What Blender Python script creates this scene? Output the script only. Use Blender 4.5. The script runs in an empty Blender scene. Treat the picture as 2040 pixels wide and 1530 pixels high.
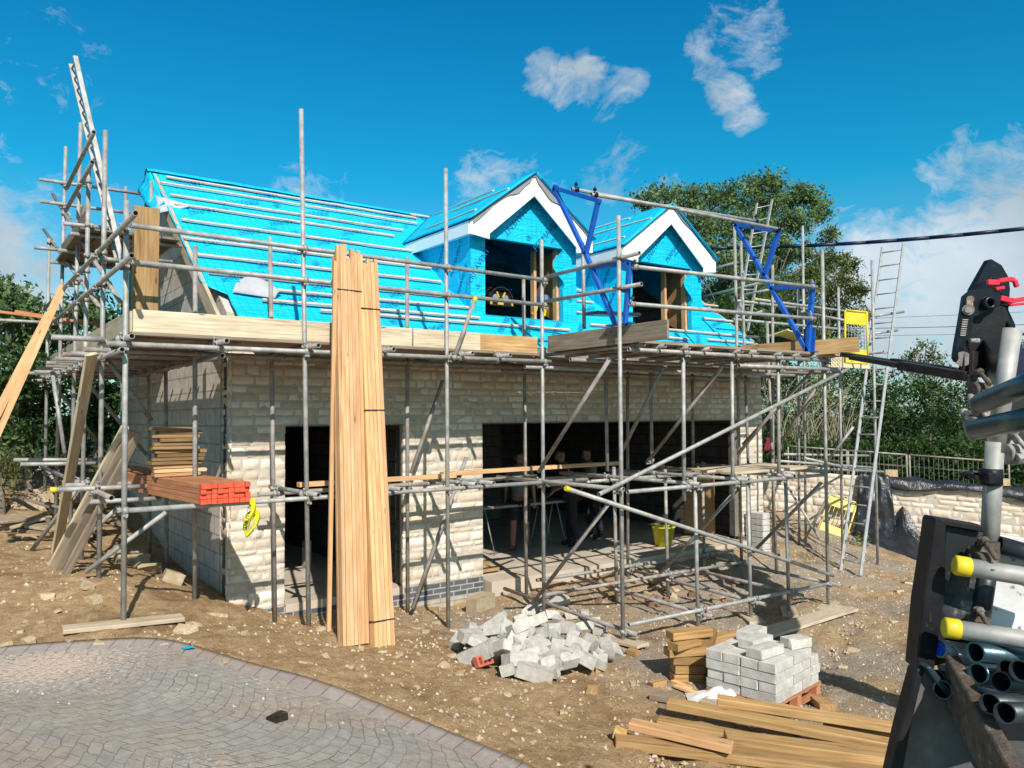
import bpy, bmesh, math, random
import numpy as np
from mathutils import Vector, Matrix, noise
random.seed(7); RNG=np.random.default_rng(11)
SC=bpy.context.scene; COL=SC.collection
# ---------------------------------------------------------------- camera
F=1555.; yaw,pit,rol=[math.radians(a) for a in (36.3,2.37,-.40)]
H=2.4
fw=Vector((math.sin(yaw)*math.cos(pit),math.cos(yaw)*math.cos(pit),math.sin(pit)))
ri=Vector((math.cos(yaw),-math.sin(yaw),0)); up=ri.cross(fw)
R_=ri*math.cos(rol)+up*math.sin(rol); U_=-ri*math.sin(rol)+up*math.cos(rol)
CAM=Vector((0,0,H))
def ray(px,py): return R_*((px-1020)/F)+U_*((765-py)/F)+fw
def P(px,py,X=None,Y=None,Z=None,D=None):
    d=ray(px,py)
    if X is not None: return CAM+d*(X/d.x)
    if Y is not None: return CAM+d*(Y/d.y)
    if Z is not None: return CAM+d*((Z-H)/d.z)
    return CAM+d*D
cd=bpy.data.cameras.new('camera'); cam=bpy.data.objects.new('camera',cd); COL.objects.link(cam)
cd.sensor_width=36; cd.lens=36*F/2040; cd.clip_start=.05; cd.clip_end=2000
M3=Matrix((R_,U_,-fw)).transposed(); cam.matrix_world=Matrix.Translation(CAM)@M3.to_4x4()
SC.camera=cam
# ---------------------------------------------------------------- ground height
GP=[(1.45,8.3,.44),(1.45,9.65,.66),(1.45,11,.67),(1.45,12,.69),(1.45,13.6,.78),(1.45,15.1,.98),(2.4,9.9,.42),(2.4,11.2,.36),(2.4,12.5,.4),
(3.3,8.3,.12),(3.2,9.1,.0),(5.1,8.3,-.22),(5,9.1,-.14),(2.85,9.55,.2),(3.7,9.5,-.1),(5.9,9.5,-.30),(6.5,9.4,-.22),(6.6,8.3,-.34),(6.61,6.8,-.3),(7,9.1,-.22),
(7.9,6.8,-.36),(9,6.8,-.41),(9.9,6.8,-.46),(10.9,6.8,-.52),(9,8.6,-.36),(9.5,9.25,-.13),(11.4,9.2,-.14),(11,8.8,-.4),(12.6,9.2,-.18),(13.3,9.6,-.2),
(.3,8.5,.42),(1.65,7.6,.38),(2.4,6.2,.22),(3.1,4.3,.02),(.3,5.5,.42),(0,2,.35),(2,2,.1),(4,2,-.2),(4.6,5.5,-.2),(6.3,4.5,-.36),(6,2,-.4),(9,3,-.5),(9.6,5,-.5),(12,5,-.55),
(14,9,-.35),(15.8,9.3,-.38),(15.9,10.4,-.15),(15.9,11.5,.12),(16.75,10.3,-.33),(17.0,9.75,-.46),(17.7,8.5,-.72),(18.5,7.1,-1.0),(15.8,6,-.7),(15.8,3,-.8),(12,0,-.6),(14.5,12,.1),(14.5,15,.2),
(0,12,.75),(0,13.2,.82),(-.2,14.6,1.22),(-1,17,1.5),(1.5,18,1.5),(4,18,1.3),(8,18,.8),(12,18,.5),(-6,12,1.1),(-6,6,.7),(-6,0,.5),(0,-4,.3),(8,-4,-.4),(18.6,10.4,.35),(20.5,7,.2),(18,12.6,.6),(18,16,.8),(22,8,.4)]
for a in range(0,360,30):
    GP.append((6+45*math.cos(math.radians(a)),8+45*math.sin(math.radians(a)),.4)); GP.append((6+160*math.cos(math.radians(a)),8+160*math.sin(math.radians(a)),.4))
ga=np.array(GP); _A=np.sqrt(((ga[:,None,:2]-ga[None,:,:2])**2).sum(-1)+.04); _w=np.linalg.solve(_A+np.eye(len(ga))*1e-3,ga[:,2])
def gN(x,y):
    x=np.asarray(x,float).ravel(); y=np.asarray(y,float).ravel()
    return np.sqrt((x[:,None]-ga[:,0])**2+(y[:,None]-ga[:,1])**2+.04)@_w
def g(x,y): return float(gN([x],[y])[0])
def G(px,py,h=None,lo=1.5,hi=45):
    ds=np.concatenate([np.arange(lo,14,.05),np.arange(14,hi,.2)]); d=ray(px,py)
    xs=CAM.x+d.x*ds; ys=CAM.y+d.y*ds; zs=CAM.z+d.z*ds; gz=gN(xs,ys)
    if h is not None: gz=gz+h(xs,ys)
    i=np.argmax(zs<gz)
    if i==0: return P(px,py,D=hi)
    t=(zs[i-1]-gz[i-1])/((zs[i-1]-gz[i-1])+(gz[i]-zs[i])); D=ds[i-1]+(ds[i]-ds[i-1])*t
    return CAM+d*float(D)
# ---------------------------------------------------------------- materials
class NT:
    def __init__(s,nt): s.nt=nt
    def n(s,t,**k):
        nd=s.nt.nodes.new(t)
        for a,v in k.items():
            if a.startswith('i_'):
                key=a[2:]; key=int(key) if key.isdigit() else key.replace('_',' ')
                if isinstance(v,bpy.types.NodeSocket): s.nt.links.new(v,nd.inputs[key])
                else: nd.inputs[key].default_value=v
            else: setattr(nd,a,v)
        return nd
    def l(s,a,b): s.nt.links.new(a,b)
def c4(c): return (c[0],c[1],c[2],1)
def newmat(name,rough=.8,metal=0.,spec=.5):
    m=bpy.data.materials.new(name); m.use_nodes=True; t=NT(m.node_tree); b=m.node_tree.nodes['Principled BSDF']
    b.inputs['Roughness'].default_value=rough; b.inputs['Metallic'].default_value=metal; b.inputs['Specular IOR Level'].default_value=spec
    return m,t,b
def ramp(t,fac,stops):
    r=t.n('ShaderNodeValToRGB'); t.l(fac,r.inputs[0]); e=r.color_ramp.elements
    while len(e)<len(stops): e.new(.5)
    for i,(p,c) in enumerate(stops): e[i].position=p; e[i].color=c4(c) if len(c)==3 else c
    return r.outputs[0]
def vary(name,stops,scale=8,detail=6,rough=.85,metal=0.,bump=.3,bscale=None,dist=.02,coord='Object',stretch=None,spec=.4,second=None,attr=False):
    m,t,b=newmat(name,rough,metal,spec)
    tc=t.n('ShaderNodeTexCoord'); v=tc.outputs[coord]
    if stretch: v=t.n('ShaderNodeMapping',i_Vector=v,i_Scale=stretch).outputs[0]
    n=t.n('ShaderNodeTexNoise',i_Vector=v,i_Scale=scale,i_Detail=detail,i_Roughness=.6)
    col=ramp(t,n.outputs[0],stops)
    if second:
        sc2,c2,lo,hi=second
        n2=t.n('ShaderNodeTexNoise',i_Vector=v,i_Scale=sc2,i_Detail=4)
        f=ramp(t,n2.outputs[0],[(lo,(0,0,0)),(hi,(1,1,1))])
        mx=t.n('ShaderNodeMix',data_type='RGBA'); t.l(f,mx.inputs[0]); t.l(col,mx.inputs[6]); mx.inputs[7].default_value=c4(c2); col=mx.outputs[2]
    if attr:
        a=t.n('ShaderNodeAttribute',attribute_name='Col'); mx=t.n('ShaderNodeMix',data_type='RGBA',blend_type='MULTIPLY'); mx.inputs[0].default_value=1
        t.l(col,mx.inputs[6]); t.l(a.outputs[0],mx.inputs[7]); col=mx.outputs[2]
    t.l(col,b.inputs['Base Color'])
    nb=t.n('ShaderNodeTexNoise',i_Vector=v,i_Scale=bscale or scale*3,i_Detail=8,i_Roughness=.65)
    bp=t.n('ShaderNodeBump',i_Strength=bump,i_Distance=dist,i_Height=nb.outputs[0]); t.l(bp.outputs[0],b.inputs['Normal'])
    return m
def wood(name,c1,c2,c3,rough=.8,bump=.25,knots=True,attr=False):
    m,t,b=newmat(name,rough,0,.3)
    uv=t.n('ShaderNodeTexCoord').outputs['UV']
    v=t.n('ShaderNodeMapping',i_Vector=uv,i_Scale=(1.2,26,1)).outputs[0]
    n=t.n('ShaderNodeTexNoise',i_Vector=v,i_Scale=1.6,i_Detail=7,i_Roughness=.6,i_Distortion=.6)
    v2=t.n('ShaderNodeMapping',i_Vector=uv,i_Scale=(.9,3,1)).outputs[0]
    n2=t.n('ShaderNodeTexNoise',i_Vector=v2,i_Scale=2.2,i_Detail=4)
    ad=t.n('ShaderNodeMath',operation='MULTIPLY_ADD',i_0=n.outputs[0],i_1=.65,i_2=t.n('ShaderNodeMath',operation='MULTIPLY',i_0=n2.outputs[0],i_1=.4).outputs[0])
    col=ramp(t,ad.outputs[0],[(.36,c1),(.52,c2),(.68,c3)])
    if knots:
        v3=t.n('ShaderNodeMapping',i_Vector=uv,i_Scale=(2.2,9,1)).outputs[0]
        vo=t.n('ShaderNodeTexVoronoi',i_Vector=v3,i_Scale=1.0); f=ramp(t,vo.outputs[0],[(.04,(1,1,1)),(.11,(0,0,0))])
        mx=t.n('ShaderNodeMix',data_type='RGBA'); t.l(f,mx.inputs[0]); t.l(col,mx.inputs[6]); mx.inputs[7].default_value=c4([x*.45 for x in c1]); col=mx.outputs[2]
    if attr:
        a=t.n('ShaderNodeAttribute',attribute_name='Col'); mx=t.n('ShaderNodeMix',data_type='RGBA',blend_type='MULTIPLY'); mx.inputs[0].default_value=1
        t.l(col,mx.inputs[6]); t.l(a.outputs[0],mx.inputs[7]); col=mx.outputs[2]
    t.l(col,b.inputs['Base Color'])
    bp=t.n('ShaderNodeBump',i_Strength=bump,i_Distance=.004,i_Height=n.outputs[0]); t.l(bp.outputs[0],b.inputs['Normal'])
    return m
M={}
M['galv']=vary('galvanised_steel',[(.3,(.24,.242,.235)),(.55,(.37,.37,.355)),(.72,(.50,.495,.475))],scale=9,rough=.6,metal=.25,bump=.15,dist=.003,second=(4,(.27,.22,.17),.62,.78))
M['galv_dull']=vary('weathered_steel_tube',[(.3,(.20,.18,.165)),(.55,(.32,.30,.28)),(.75,(.44,.42,.39))],scale=9,rough=.7,metal=.15,bump=.2,dist=.003,second=(5,(.25,.15,.09),.55,.75))
M['coupler']=vary('coupler_steel',[(.3,(.17,.155,.14)),(.5,(.32,.31,.29)),(.7,(.52,.51,.49))],scale=40,rough=.6,metal=.25,bump=.4,dist=.004)
M['alu']=vary('aluminium',[(.3,(.34,.35,.35)),(.7,(.50,.51,.51))],scale=12,rough=.5,metal=.35,bump=.05)
M['bluepaint']=vary('blue_painted_steel',[(.3,(.010,.085,.42)),(.7,(.018,.13,.56))],scale=10,rough=.38,bump=.1,second=(14,(.01,.03,.15),.66,.75))
M['yellow']=vary('yellow_plastic',[(.3,(.60,.45,.015)),(.7,(.72,.57,.03))],scale=7,rough=.4,bump=.05)
M['yellowp']=vary('faded_yellow_paint',[(.3,(.70,.55,.14)),(.7,(.82,.68,.25))],scale=7,rough=.5,bump=.05)
M['bucket']=vary('bucket_yellow',[(.3,(.60,.58,.01)),(.7,(.75,.72,.03))],scale=5,rough=.4,bump=.05)
M['weathered']=wood('weathered_board',(.30,.24,.165),(.46,.38,.27),(.60,.51,.38),attr=True)
M['oldboard']=wood('dark_old_board',(.13,.10,.075),(.22,.175,.13),(.33,.27,.21),attr=True)
M['newwood']=wood('new_softwood',(.46,.24,.115),(.60,.355,.18),(.70,.46,.265),bump=.15,attr=True)
M['treated']=wood('treated_timber',(.20,.12,.05),(.33,.205,.088),(.45,.30,.15),attr=True)
M['redend']=vary('red_end_paint',[(.3,(.55,.07,.03)),(.7,(.72,.12,.055))],scale=12,rough=.7,bump=.2)
M['redwood']=wood('red_brown_batten',(.30,.115,.05),(.45,.19,.09),(.57,.28,.15),attr=True)
M['pinkbatten']=wood('pale_pink_batten',(.48,.36,.29),(.62,.49,.42),(.72,.62,.55),knots=False)
M['osb']=wood('brown_sheet',(.22,.12,.05),(.33,.19,.09),(.42,.27,.14),knots=False)
M['pvc']=vary('white_board',[(.3,(.78,.79,.80)),(.7,(.84,.85,.86))],scale=3,rough=.35,bump=.02)
M['peel']=vary('membrane_underside',[(.3,(.36,.38,.42)),(.7,(.46,.48,.52))],scale=5,rough=.8,bump=.1)
M['brickdull']=vary('dusty_brick',[(.3,(.26,.13,.09)),(.7,(.40,.24,.17))],scale=20,rough=.95,bump=.5,dist=.005,attr=True)
M['greymemb']=vary('grey_membrane_back',[(.3,(.20,.20,.22)),(.7,(.27,.27,.29))],scale=5,rough=.8,bump=.2)
M['black']=vary('black_paint',[(.3,(.004,.006,.011)),(.7,(.010,.013,.022))],scale=9,rough=.3,spec=.3,bump=.1,second=(20,(.10,.10,.10),.68,.8))
M['blackplastic']=vary('black_plastic',[(.3,(.007,.008,.010)),(.7,(.018,.018,.020))],scale=9,rough=.5,spec=.25,bump=.15,second=(40,(.09,.085,.08),.66,.8))
M['print']=vary('dark_print',[(.3,(.003,.09,.22)),(.7,(.005,.12,.27))],scale=9,rough=.6,bump=0)
M['red']=vary('red_paint',[(.3,(.60,.02,.045)),(.7,(.75,.04,.075))],scale=9,rough=.35,bump=.05)
M['rust']=vary('rusty_iron',[(.3,(.06,.045,.035)),(.6,(.14,.11,.09)),(.75,(.30,.27,.245))],scale=30,rough=.75,metal=.3,bump=.5)
M['fork']=vary('fork_steel',[(.3,(.018,.016,.016)),(.7,(.06,.045,.04))],scale=9,rough=.45,metal=.4,bump=.1)
M['block']=vary('concrete_block',[(.3,(.44,.43,.41)),(.5,(.57,.56,.535)),(.7,(.68,.67,.645))],scale=14,detail=10,rough=.95,bump=.6,bscale=90,dist=.006,attr=True,second=(3,(.33,.31,.27),.6,.8))
M['brownblock']=vary('dirty_block',[(.3,(.30,.24,.15)),(.7,(.43,.36,.25))],scale=14,rough=.95,bump=.6,bscale=90,dist=.006,attr=True)
M['redbrick']=vary('red_brick',[(.3,(.36,.085,.05)),(.7,(.52,.15,.09))],scale=20,rough=.9,bump=.5,dist=.005,attr=True)
M['rock']=vary('limestone',[(.3,(.36,.27,.15)),(.55,(.50,.40,.26)),(.72,(.64,.56,.42))],scale=9,rough=.95,bump=.6,dist=.01,attr=True)
M['concrete']=vary('concrete',[(.3,(.42,.35,.27)),(.7,(.55,.47,.38))],scale=3,detail=10,rough=.9,bump=.3,bscale=40,dist=.004)
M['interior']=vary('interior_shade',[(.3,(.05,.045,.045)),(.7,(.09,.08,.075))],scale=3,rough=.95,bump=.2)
M['tarp']=vary('black_tarpaulin',[(.3,(.012,.015,.02)),(.7,(.03,.035,.045))],scale=5,rough=.28,bump=.6,bscale=6,dist=.05,spec=.7)
M['whitebag']=vary('white_sheet',[(.3,(.62,.63,.64)),(.7,(.80,.80,.80))],scale=6,rough=.5,bump=.4,dist=.02)
M['greencap']=vary('blue_cap',[(.3,(.01,.06,.5)),(.7,(.02,.09,.65))],scale=6,rough=.4,bump=0)
M['tealsteel']=vary('teal_grey_steel',[(.3,(.035,.075,.095)),(.7,(.075,.13,.155))],scale=9,rough=.3,metal=.6,bump=.1)
M['darktube']=vary('dark_grey_tube',[(.3,(.03,.038,.045)),(.7,(.07,.08,.09))],scale=9,rough=.4,metal=.5,bump=.1)
M['skin']=vary('skin',[(.3,(.22,.11,.075)),(.7,(.30,.155,.105))],scale=9,rough=.6,bump=.05)
M['cloth_dark']=vary('dark_cloth',[(.3,(.012,.012,.016)),(.7,(.03,.03,.038))],scale=20,rough=.95,bump=.3)
M['cloth_grey']=vary('grey_cloth',[(.3,(.13,.13,.15)),(.7,(.19,.19,.21))],scale=20,rough=.95,bump=.3)
M['hair']=vary('hair',[(.3,(.02,.014,.01)),(.7,(.05,.035,.022))],scale=40,rough=.8,bump=.3)
M['blueplastic']=vary('blue_plastic',[(.3,(.01,.06,.22)),(.7,(.02,.10,.33))],scale=9,rough=.4,bump=.05)
M['maroon']=vary('maroon_cloth',[(.3,(.16,.008,.02)),(.7,(.25,.015,.04))],scale=9,rough=.8,bump=.3)
M['cable']=vary('cable_sleeve',[(.3,(.006,.015,.05)),(.7,(.008,.02,.065))],scale=.3,rough=.45,bump=0)
def matte_wall(name,bw,bh,c1,c2,mortar,ms=.012,off=.5,bump=.5,noise_amt=.35):
    m,t,b=newmat(name,.92,0,.3)
    uv=t.n('ShaderNodeTexCoord').outputs['UV']
    br=t.n('ShaderNodeTexBrick',offset=off,i_Vector=uv,i_Scale=1.0,i_Color1=c4(c1),i_Color2=c4(c2),i_Mortar=c4(mortar)); 
    br.inputs['Mortar Size'].default_value=ms; br.inputs['Brick Width'].default_value=bw; br.inputs['Row Height'].default_value=bh; br.inputs['Mortar Smooth'].default_value=.2
    n=t.n('ShaderNodeTexNoise',i_Vector=uv,i_Scale=7,i_Detail=8,i_Roughness=.65)
    f=ramp(t,n.outputs[0],[(.25,(1-noise_amt,)*3),(.75,(1+noise_amt*.3,)*3)])
    mx=t.n('ShaderNodeMix',data_type='RGBA',blend_type='MULTIPLY'); mx.inputs[0].default_value=1; t.l(br.outputs[0],mx.inputs[6]); t.l(f,mx.inputs[7]); t.l(mx.outputs[2],b.inputs['Base Color'])
    nb=t.n('ShaderNodeTexNoise',i_Vector=uv,i_Scale=60,i_Detail=5)
    h=t.n('ShaderNodeMath',operation='MULTIPLY_ADD',i_0=br.outputs['Fac'],i_1=-1.0,i_2=t.n('ShaderNodeMath',operation='MULTIPLY',i_0=nb.outputs[0],i_1=.5).outputs[0])
    bp=t.n('ShaderNodeBump',i_Strength=bump,i_Distance=.008,i_Height=h.outputs[0]); t.l(bp.outputs[0],b.inputs['Normal'])
    return m
M['blockwall']=matte_wall('blockwork',.45,.225,(.58,.53,.47),(.65,.60,.54),(.40,.365,.32))
M['blockin']=matte_wall('inner_blockwork',.45,.225,(.10,.09,.085),(.135,.125,.115),(.05,.045,.04))  # blockwork again, with the garage's shade put into a much darker colour
M['bluebrick']=matte_wall('blue_engineering_brick',.225,.075,(.085,.09,.11),(.15,.155,.175),(.40,.38,.35),ms=.01)
M['foundation']=matte_wall('foundation_blockwork',.45,.225,(.40,.36,.29),(.46,.42,.35),(.3,.27,.22),ms=.008)
def stone_mat():
    m=vary('limestone_walling',[(.25,(.92,.89,.86)),(.5,(1.06,1.04,1.01)),(.75,(1.16,1.15,1.13))],scale=13,detail=10,rough=.95,bump=.8,bscale=45,dist=.012,attr=True)
    return m
M['stone']=stone_mat()
M['mortar']=vary('lime_mortar',[(.3,(.42,.38,.31)),(.7,(.54,.50,.42))],scale=12,rough=.95,bump=.6,dist=.01)
def membrane():
    m,t,b=newmat('blue_roof_membrane',.55,0,.35)
    uv=t.n('ShaderNodeTexCoord').outputs['UV']
    br=t.n('ShaderNodeTexBrick',offset=0.,i_Vector=uv,i_Scale=1.0,i_Color1=(0,0,0,1),i_Color2=(0,0,0,1),i_Mortar=(1,1,1,1))
    br.inputs['Mortar Size'].default_value=.004; br.inputs['Brick Width'].default_value=.1; br.inputs['Row Height'].default_value=.1; br.inputs['Mortar Smooth'].default_value=.3
    n=t.n('ShaderNodeTexNoise',i_Vector=uv,i_Scale=1.5,i_Detail=5)
    base=ramp(t,n.outputs[0],[(.3,(.0015,.46,.74)),(.7,(.003,.55,.84))])
    mx=t.n('ShaderNodeMix',data_type='RGBA'); f=t.n('ShaderNodeMath',operation='MULTIPLY',i_0=br.outputs[0],i_1=.55); t.l(f.outputs[0],mx.inputs[0]); t.l(base,mx.inputs[6]); mx.inputs[7].default_value=(.002,.13,.35,1)
    t.l(mx.outputs[2],b.inputs['Base Color'])
    v=t.n('ShaderNodeMapping',i_Vector=uv,i_Scale=(.7,2.0,1)).outputs[0]
    nb=t.n('ShaderNodeTexNoise',i_Vector=v,i_Scale=4,i_Detail=5,i_Distortion=1.0)
    bp=t.n('ShaderNodeBump',i_Strength=.7,i_Distance=.06,i_Height=nb.outputs[0]); t.l(bp.outputs[0],b.inputs['Normal'])
    return m
M['memb']=membrane()
def dirtmat():
    m,t,b=newmat('site_earth',.97,0,.15)
    o=t.n('ShaderNodeTexCoord').outputs['Object']
    n1=t.n('ShaderNodeTexNoise',i_Vector=o,i_Scale=.55,i_Detail=5,i_Roughness=.6)
    n2=t.n('ShaderNodeTexNoise',i_Vector=o,i_Scale=7,i_Detail=10,i_Roughness=.72)
    n3=t.n('ShaderNodeTexNoise',i_Vector=o,i_Scale=55,i_Detail=6,i_Roughness=.7)
    ne=t.n('ShaderNodeMath',operation='MULTIPLY_ADD',i_0=n3.outputs[0],i_1=.5,i_2=t.n('ShaderNodeMath',operation='MULTIPLY',i_0=n2.outputs[0],i_1=.5).outputs[0])
    earth=ramp(t,ne.outputs[0],[(.36,(.20,.13,.068)),(.46,(.36,.24,.125)),(.54,(.46,.325,.18)),(.63,(.60,.48,.33))])
    grav=ramp(t,n3.outputs[0],[(.34,(.17,.13,.095)),(.48,(.32,.27,.215)),(.56,(.41,.36,.30)),(.66,(.58,.53,.46))])
    sx=t.n('ShaderNodeSeparateXYZ',i_Vector=o)
    # greyer crushed stone towards the right side of the yard
    gx=t.n('ShaderNodeMapRange',i_Value=sx.outputs[0]); gx.inputs[1].default_value=2.5; gx.inputs[2].default_value=7.5; gx.inputs[3].default_value=-.22; gx.inputs[4].default_value=.10
    s=t.n('ShaderNodeMath',operation='ADD',i_0=n1.outputs[0],i_1=gx.outputs[0])
    f=ramp(t,s.outputs[0],[(.47,(0,0,0)),(.66,(.9,.9,.9))])
    mx=t.n('ShaderNodeMix',data_type='RGBA'); t.l(f,mx.inputs[0]); t.l(earth,mx.inputs[6]); t.l(grav,mx.inputs[7])
    vo=t.n('ShaderNodeTexVoronoi',i_Vector=o,i_Scale=26,i_Randomness=1.0); sp=ramp(t,vo.outputs[0],[(.10,(1,1,1)),(.17,(0,0,0))])
    g2=t.n('ShaderNodeMath',operation='MULTIPLY',i_0=sp,i_1=.30)
    mx2=t.n('ShaderNodeMix',data_type='RGBA'); t.l(g2.outputs[0],mx2.inputs[0]); t.l(mx.outputs[2],mx2.inputs[6]); mx2.inputs[7].default_value=(.55,.47,.34,1)
    # damp and dry patches
    nd=t.n('ShaderNodeTexNoise',i_Vector=o,i_Scale=.9,i_Detail=6,i_Roughness=.65,i_Distortion=.8); md=t.n('ShaderNodeMix',data_type='RGBA',blend_type='MULTIPLY'); md.inputs[0].default_value=1
    t.l(mx2.outputs[2],md.inputs[6]); t.l(ramp(t,nd.outputs[0],[(.34,(.70,.66,.62)),(.47,(1,1,1)),(.62,(1.12,1.12,1.12))]),md.inputs[7]); mx2=md
    # meadow and pasture beyond the building plot
    dv=t.n('ShaderNodeVectorMath',operation='DISTANCE'); t.l(o,dv.inputs[0]); dv.inputs[1].default_value=(7,6,0)
    gf=ramp(t,t.n('ShaderNodeMath',operation='MULTIPLY',i_0=dv.outputs['Value'],i_1=.02).outputs[0],[(.22,(0,0,0)),(.27,(1,1,1))])
    m4=t.n('ShaderNodeMix',data_type='RGBA'); t.l(gf,m4.inputs[0]); t.l(mx2.outputs[2],m4.inputs[6]); t.l(ramp(t,n2.outputs[0],[(.3,(.012,.026,.007)),(.7,(.045,.075,.02))]),m4.inputs[7])
    t.l(m4.outputs[2],b.inputs['Base Color'])
    h=t.n('ShaderNodeMath',operation='MULTIPLY_ADD',i_0=n3.outputs[0],i_1=.6,i_2=n2.outputs[0])
    bp=t.n('ShaderNodeBump',i_Strength=.9,i_Distance=.05,i_Height=h.outputs[0]); t.l(bp.outputs[0],b.inputs['Normal'])
    return m
M['earth']=dirtmat()
def paving_field(m,t,b,uv,v):
    # setts laid in fans: every row bows between the fan centres
    s0=t.n('ShaderNodeSeparateXYZ',i_Vector=v.outputs[0]); sn=t.n('ShaderNodeMath',operation='SINE',i_0=t.n('ShaderNodeMath',operation='MULTIPLY',i_0=s0.outputs[0],i_1=2.4).outputs[0])
    ab=t.n('ShaderNodeMath',operation='ABSOLUTE',i_0=sn.outputs[0]); vy=t.n('ShaderNodeMath',operation='MULTIPLY_ADD',i_0=ab.outputs[0],i_1=.30,i_2=s0.outputs[1])
    v3=t.n('ShaderNodeCombineXYZ',i_X=s0.outputs[0],i_Y=vy.outputs[0])
    wj=t.n('ShaderNodeTexNoise',i_Vector=uv,i_Scale=9,i_Detail=2); wjs=t.n('ShaderNodeVectorMath',operation='SCALE'); t.l(wj.outputs[1],wjs.inputs[0]); wjs.inputs[3].default_value=.05
    v4=t.n('ShaderNodeVectorMath',operation='ADD'); t.l(v3.outputs[0],v4.inputs[0]); t.l(wjs.outputs[0],v4.inputs[1])
    vc=t.n('ShaderNodeTexBrick',offset=.5,i_Vector=v4.outputs[0],i_Scale=1.0,i_Color1=(0,0,0,1),i_Color2=(1,1,1,1),i_Mortar=(.5,.5,.5,1))
    vc.inputs['Mortar Size'].default_value=.006; vc.inputs['Brick Width'].default_value=.145; vc.inputs['Row Height'].default_value=.105; vc.inputs['Mortar Smooth'].default_value=.7
    joint=vc.outputs['Fac']
    n1=t.n('ShaderNodeTexNoise',i_Vector=uv,i_Scale=.75,i_Detail=7,i_Roughness=.65); n2=t.n('ShaderNodeTexNoise',i_Vector=uv,i_Scale=11,i_Detail=9,i_Roughness=.75)
    base=ramp(t,n1.outputs[0],[(.32,(.255,.21,.175)),(.44,(.285,.255,.22)),(.54,(.255,.25,.235)),(.64,(.28,.275,.26)),(.76,(.32,.29,.255))])
    sc=t.n('ShaderNodeSeparateColor',i_Color=vc.outputs['Color'])
    k=t.n('ShaderNodeMath',operation='MULTIPLY_ADD',i_0=sc.outputs[0],i_1=.12,i_2=t.n('ShaderNodeMath',operation='MULTIPLY_ADD',i_0=n2.outputs[0],i_1=1.35,i_2=.36).outputs[0])
    mx=t.n('ShaderNodeMix',data_type='RGBA',blend_type='MULTIPLY'); mx.inputs[0].default_value=1; t.l(base,mx.inputs[6]); t.l(k.outputs[0],mx.inputs[7])
    nj=t.n('ShaderNodeTexNoise',i_Vector=uv,i_Scale=2.3,i_Detail=3); jf=ramp(t,nj.outputs[0],[(.38,(.10,.10,.10)),(.62,(.62,.62,.62))])
    fj=t.n('ShaderNodeMath',operation='MULTIPLY',i_0=joint,i_1=jf); mj=t.n('ShaderNodeMix',data_type='RGBA'); t.l(fj.outputs[0],mj.inputs[0]); t.l(mx.outputs[2],mj.inputs[6]); mj.inputs[7].default_value=(.10,.08,.065,1)
    n3=t.n('ShaderNodeTexNoise',i_Vector=uv,i_Scale=34,i_Detail=6,i_Roughness=.85); n4=t.n('ShaderNodeTexNoise',i_Vector=uv,i_Scale=.6,i_Detail=3)
    ss=t.n('ShaderNodeMath',operation='MULTIPLY_ADD',i_0=n4.outputs[0],i_1=.6,i_2=n3.outputs[0]); f=ramp(t,ss.outputs[0],[(.87,(0,0,0)),(.93,(1,1,1))])
    m3=t.n('ShaderNodeMix',data_type='RGBA'); t.l(f,m3.inputs[0]); t.l(mj.outputs[2],m3.inputs[6]); m3.inputs[7].default_value=(.60,.49,.39,1)
    # sawdust and wood chips trampled about the far left corner of the drive
    oo=t.n('ShaderNodeTexCoord').outputs['Object']; dv=t.n('ShaderNodeVectorMath',operation='DISTANCE'); t.l(oo,dv.inputs[0]); dv.inputs[1].default_value=(.75,7.35,.4)
    dm=t.n('ShaderNodeMapRange',i_Value=dv.outputs['Value']); dm.inputs[1].default_value=.2; dm.inputs[2].default_value=1.5; dm.inputs[3].default_value=.22; dm.inputs[4].default_value=0.
    n5=t.n('ShaderNodeTexNoise',i_Vector=uv,i_Scale=26,i_Detail=7,i_Roughness=.8); s5=t.n('ShaderNodeMath',operation='ADD',i_0=n5.outputs[0],i_1=dm.outputs[0]); f5=ramp(t,s5.outputs[0],[(.66,(0,0,0)),(.72,(1,1,1))])
    m5=t.n('ShaderNodeMix',data_type='RGBA'); t.l(f5,m5.inputs[0]); t.l(m3.outputs[2],m5.inputs[6]); m5.inputs[7].default_value=(.58,.45,.36,1); t.l(m5.outputs[2],b.inputs['Base Color'])
    h=t.n('ShaderNodeMath',operation='MULTIPLY_ADD',i_0=joint,i_1=-.7,i_2=n2.outputs[0]); bp=t.n('ShaderNodeBump',i_Strength=.6,i_Distance=.012,i_Height=h.outputs[0]); t.l(bp.outputs[0],b.inputs['Normal'])
    return m
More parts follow.
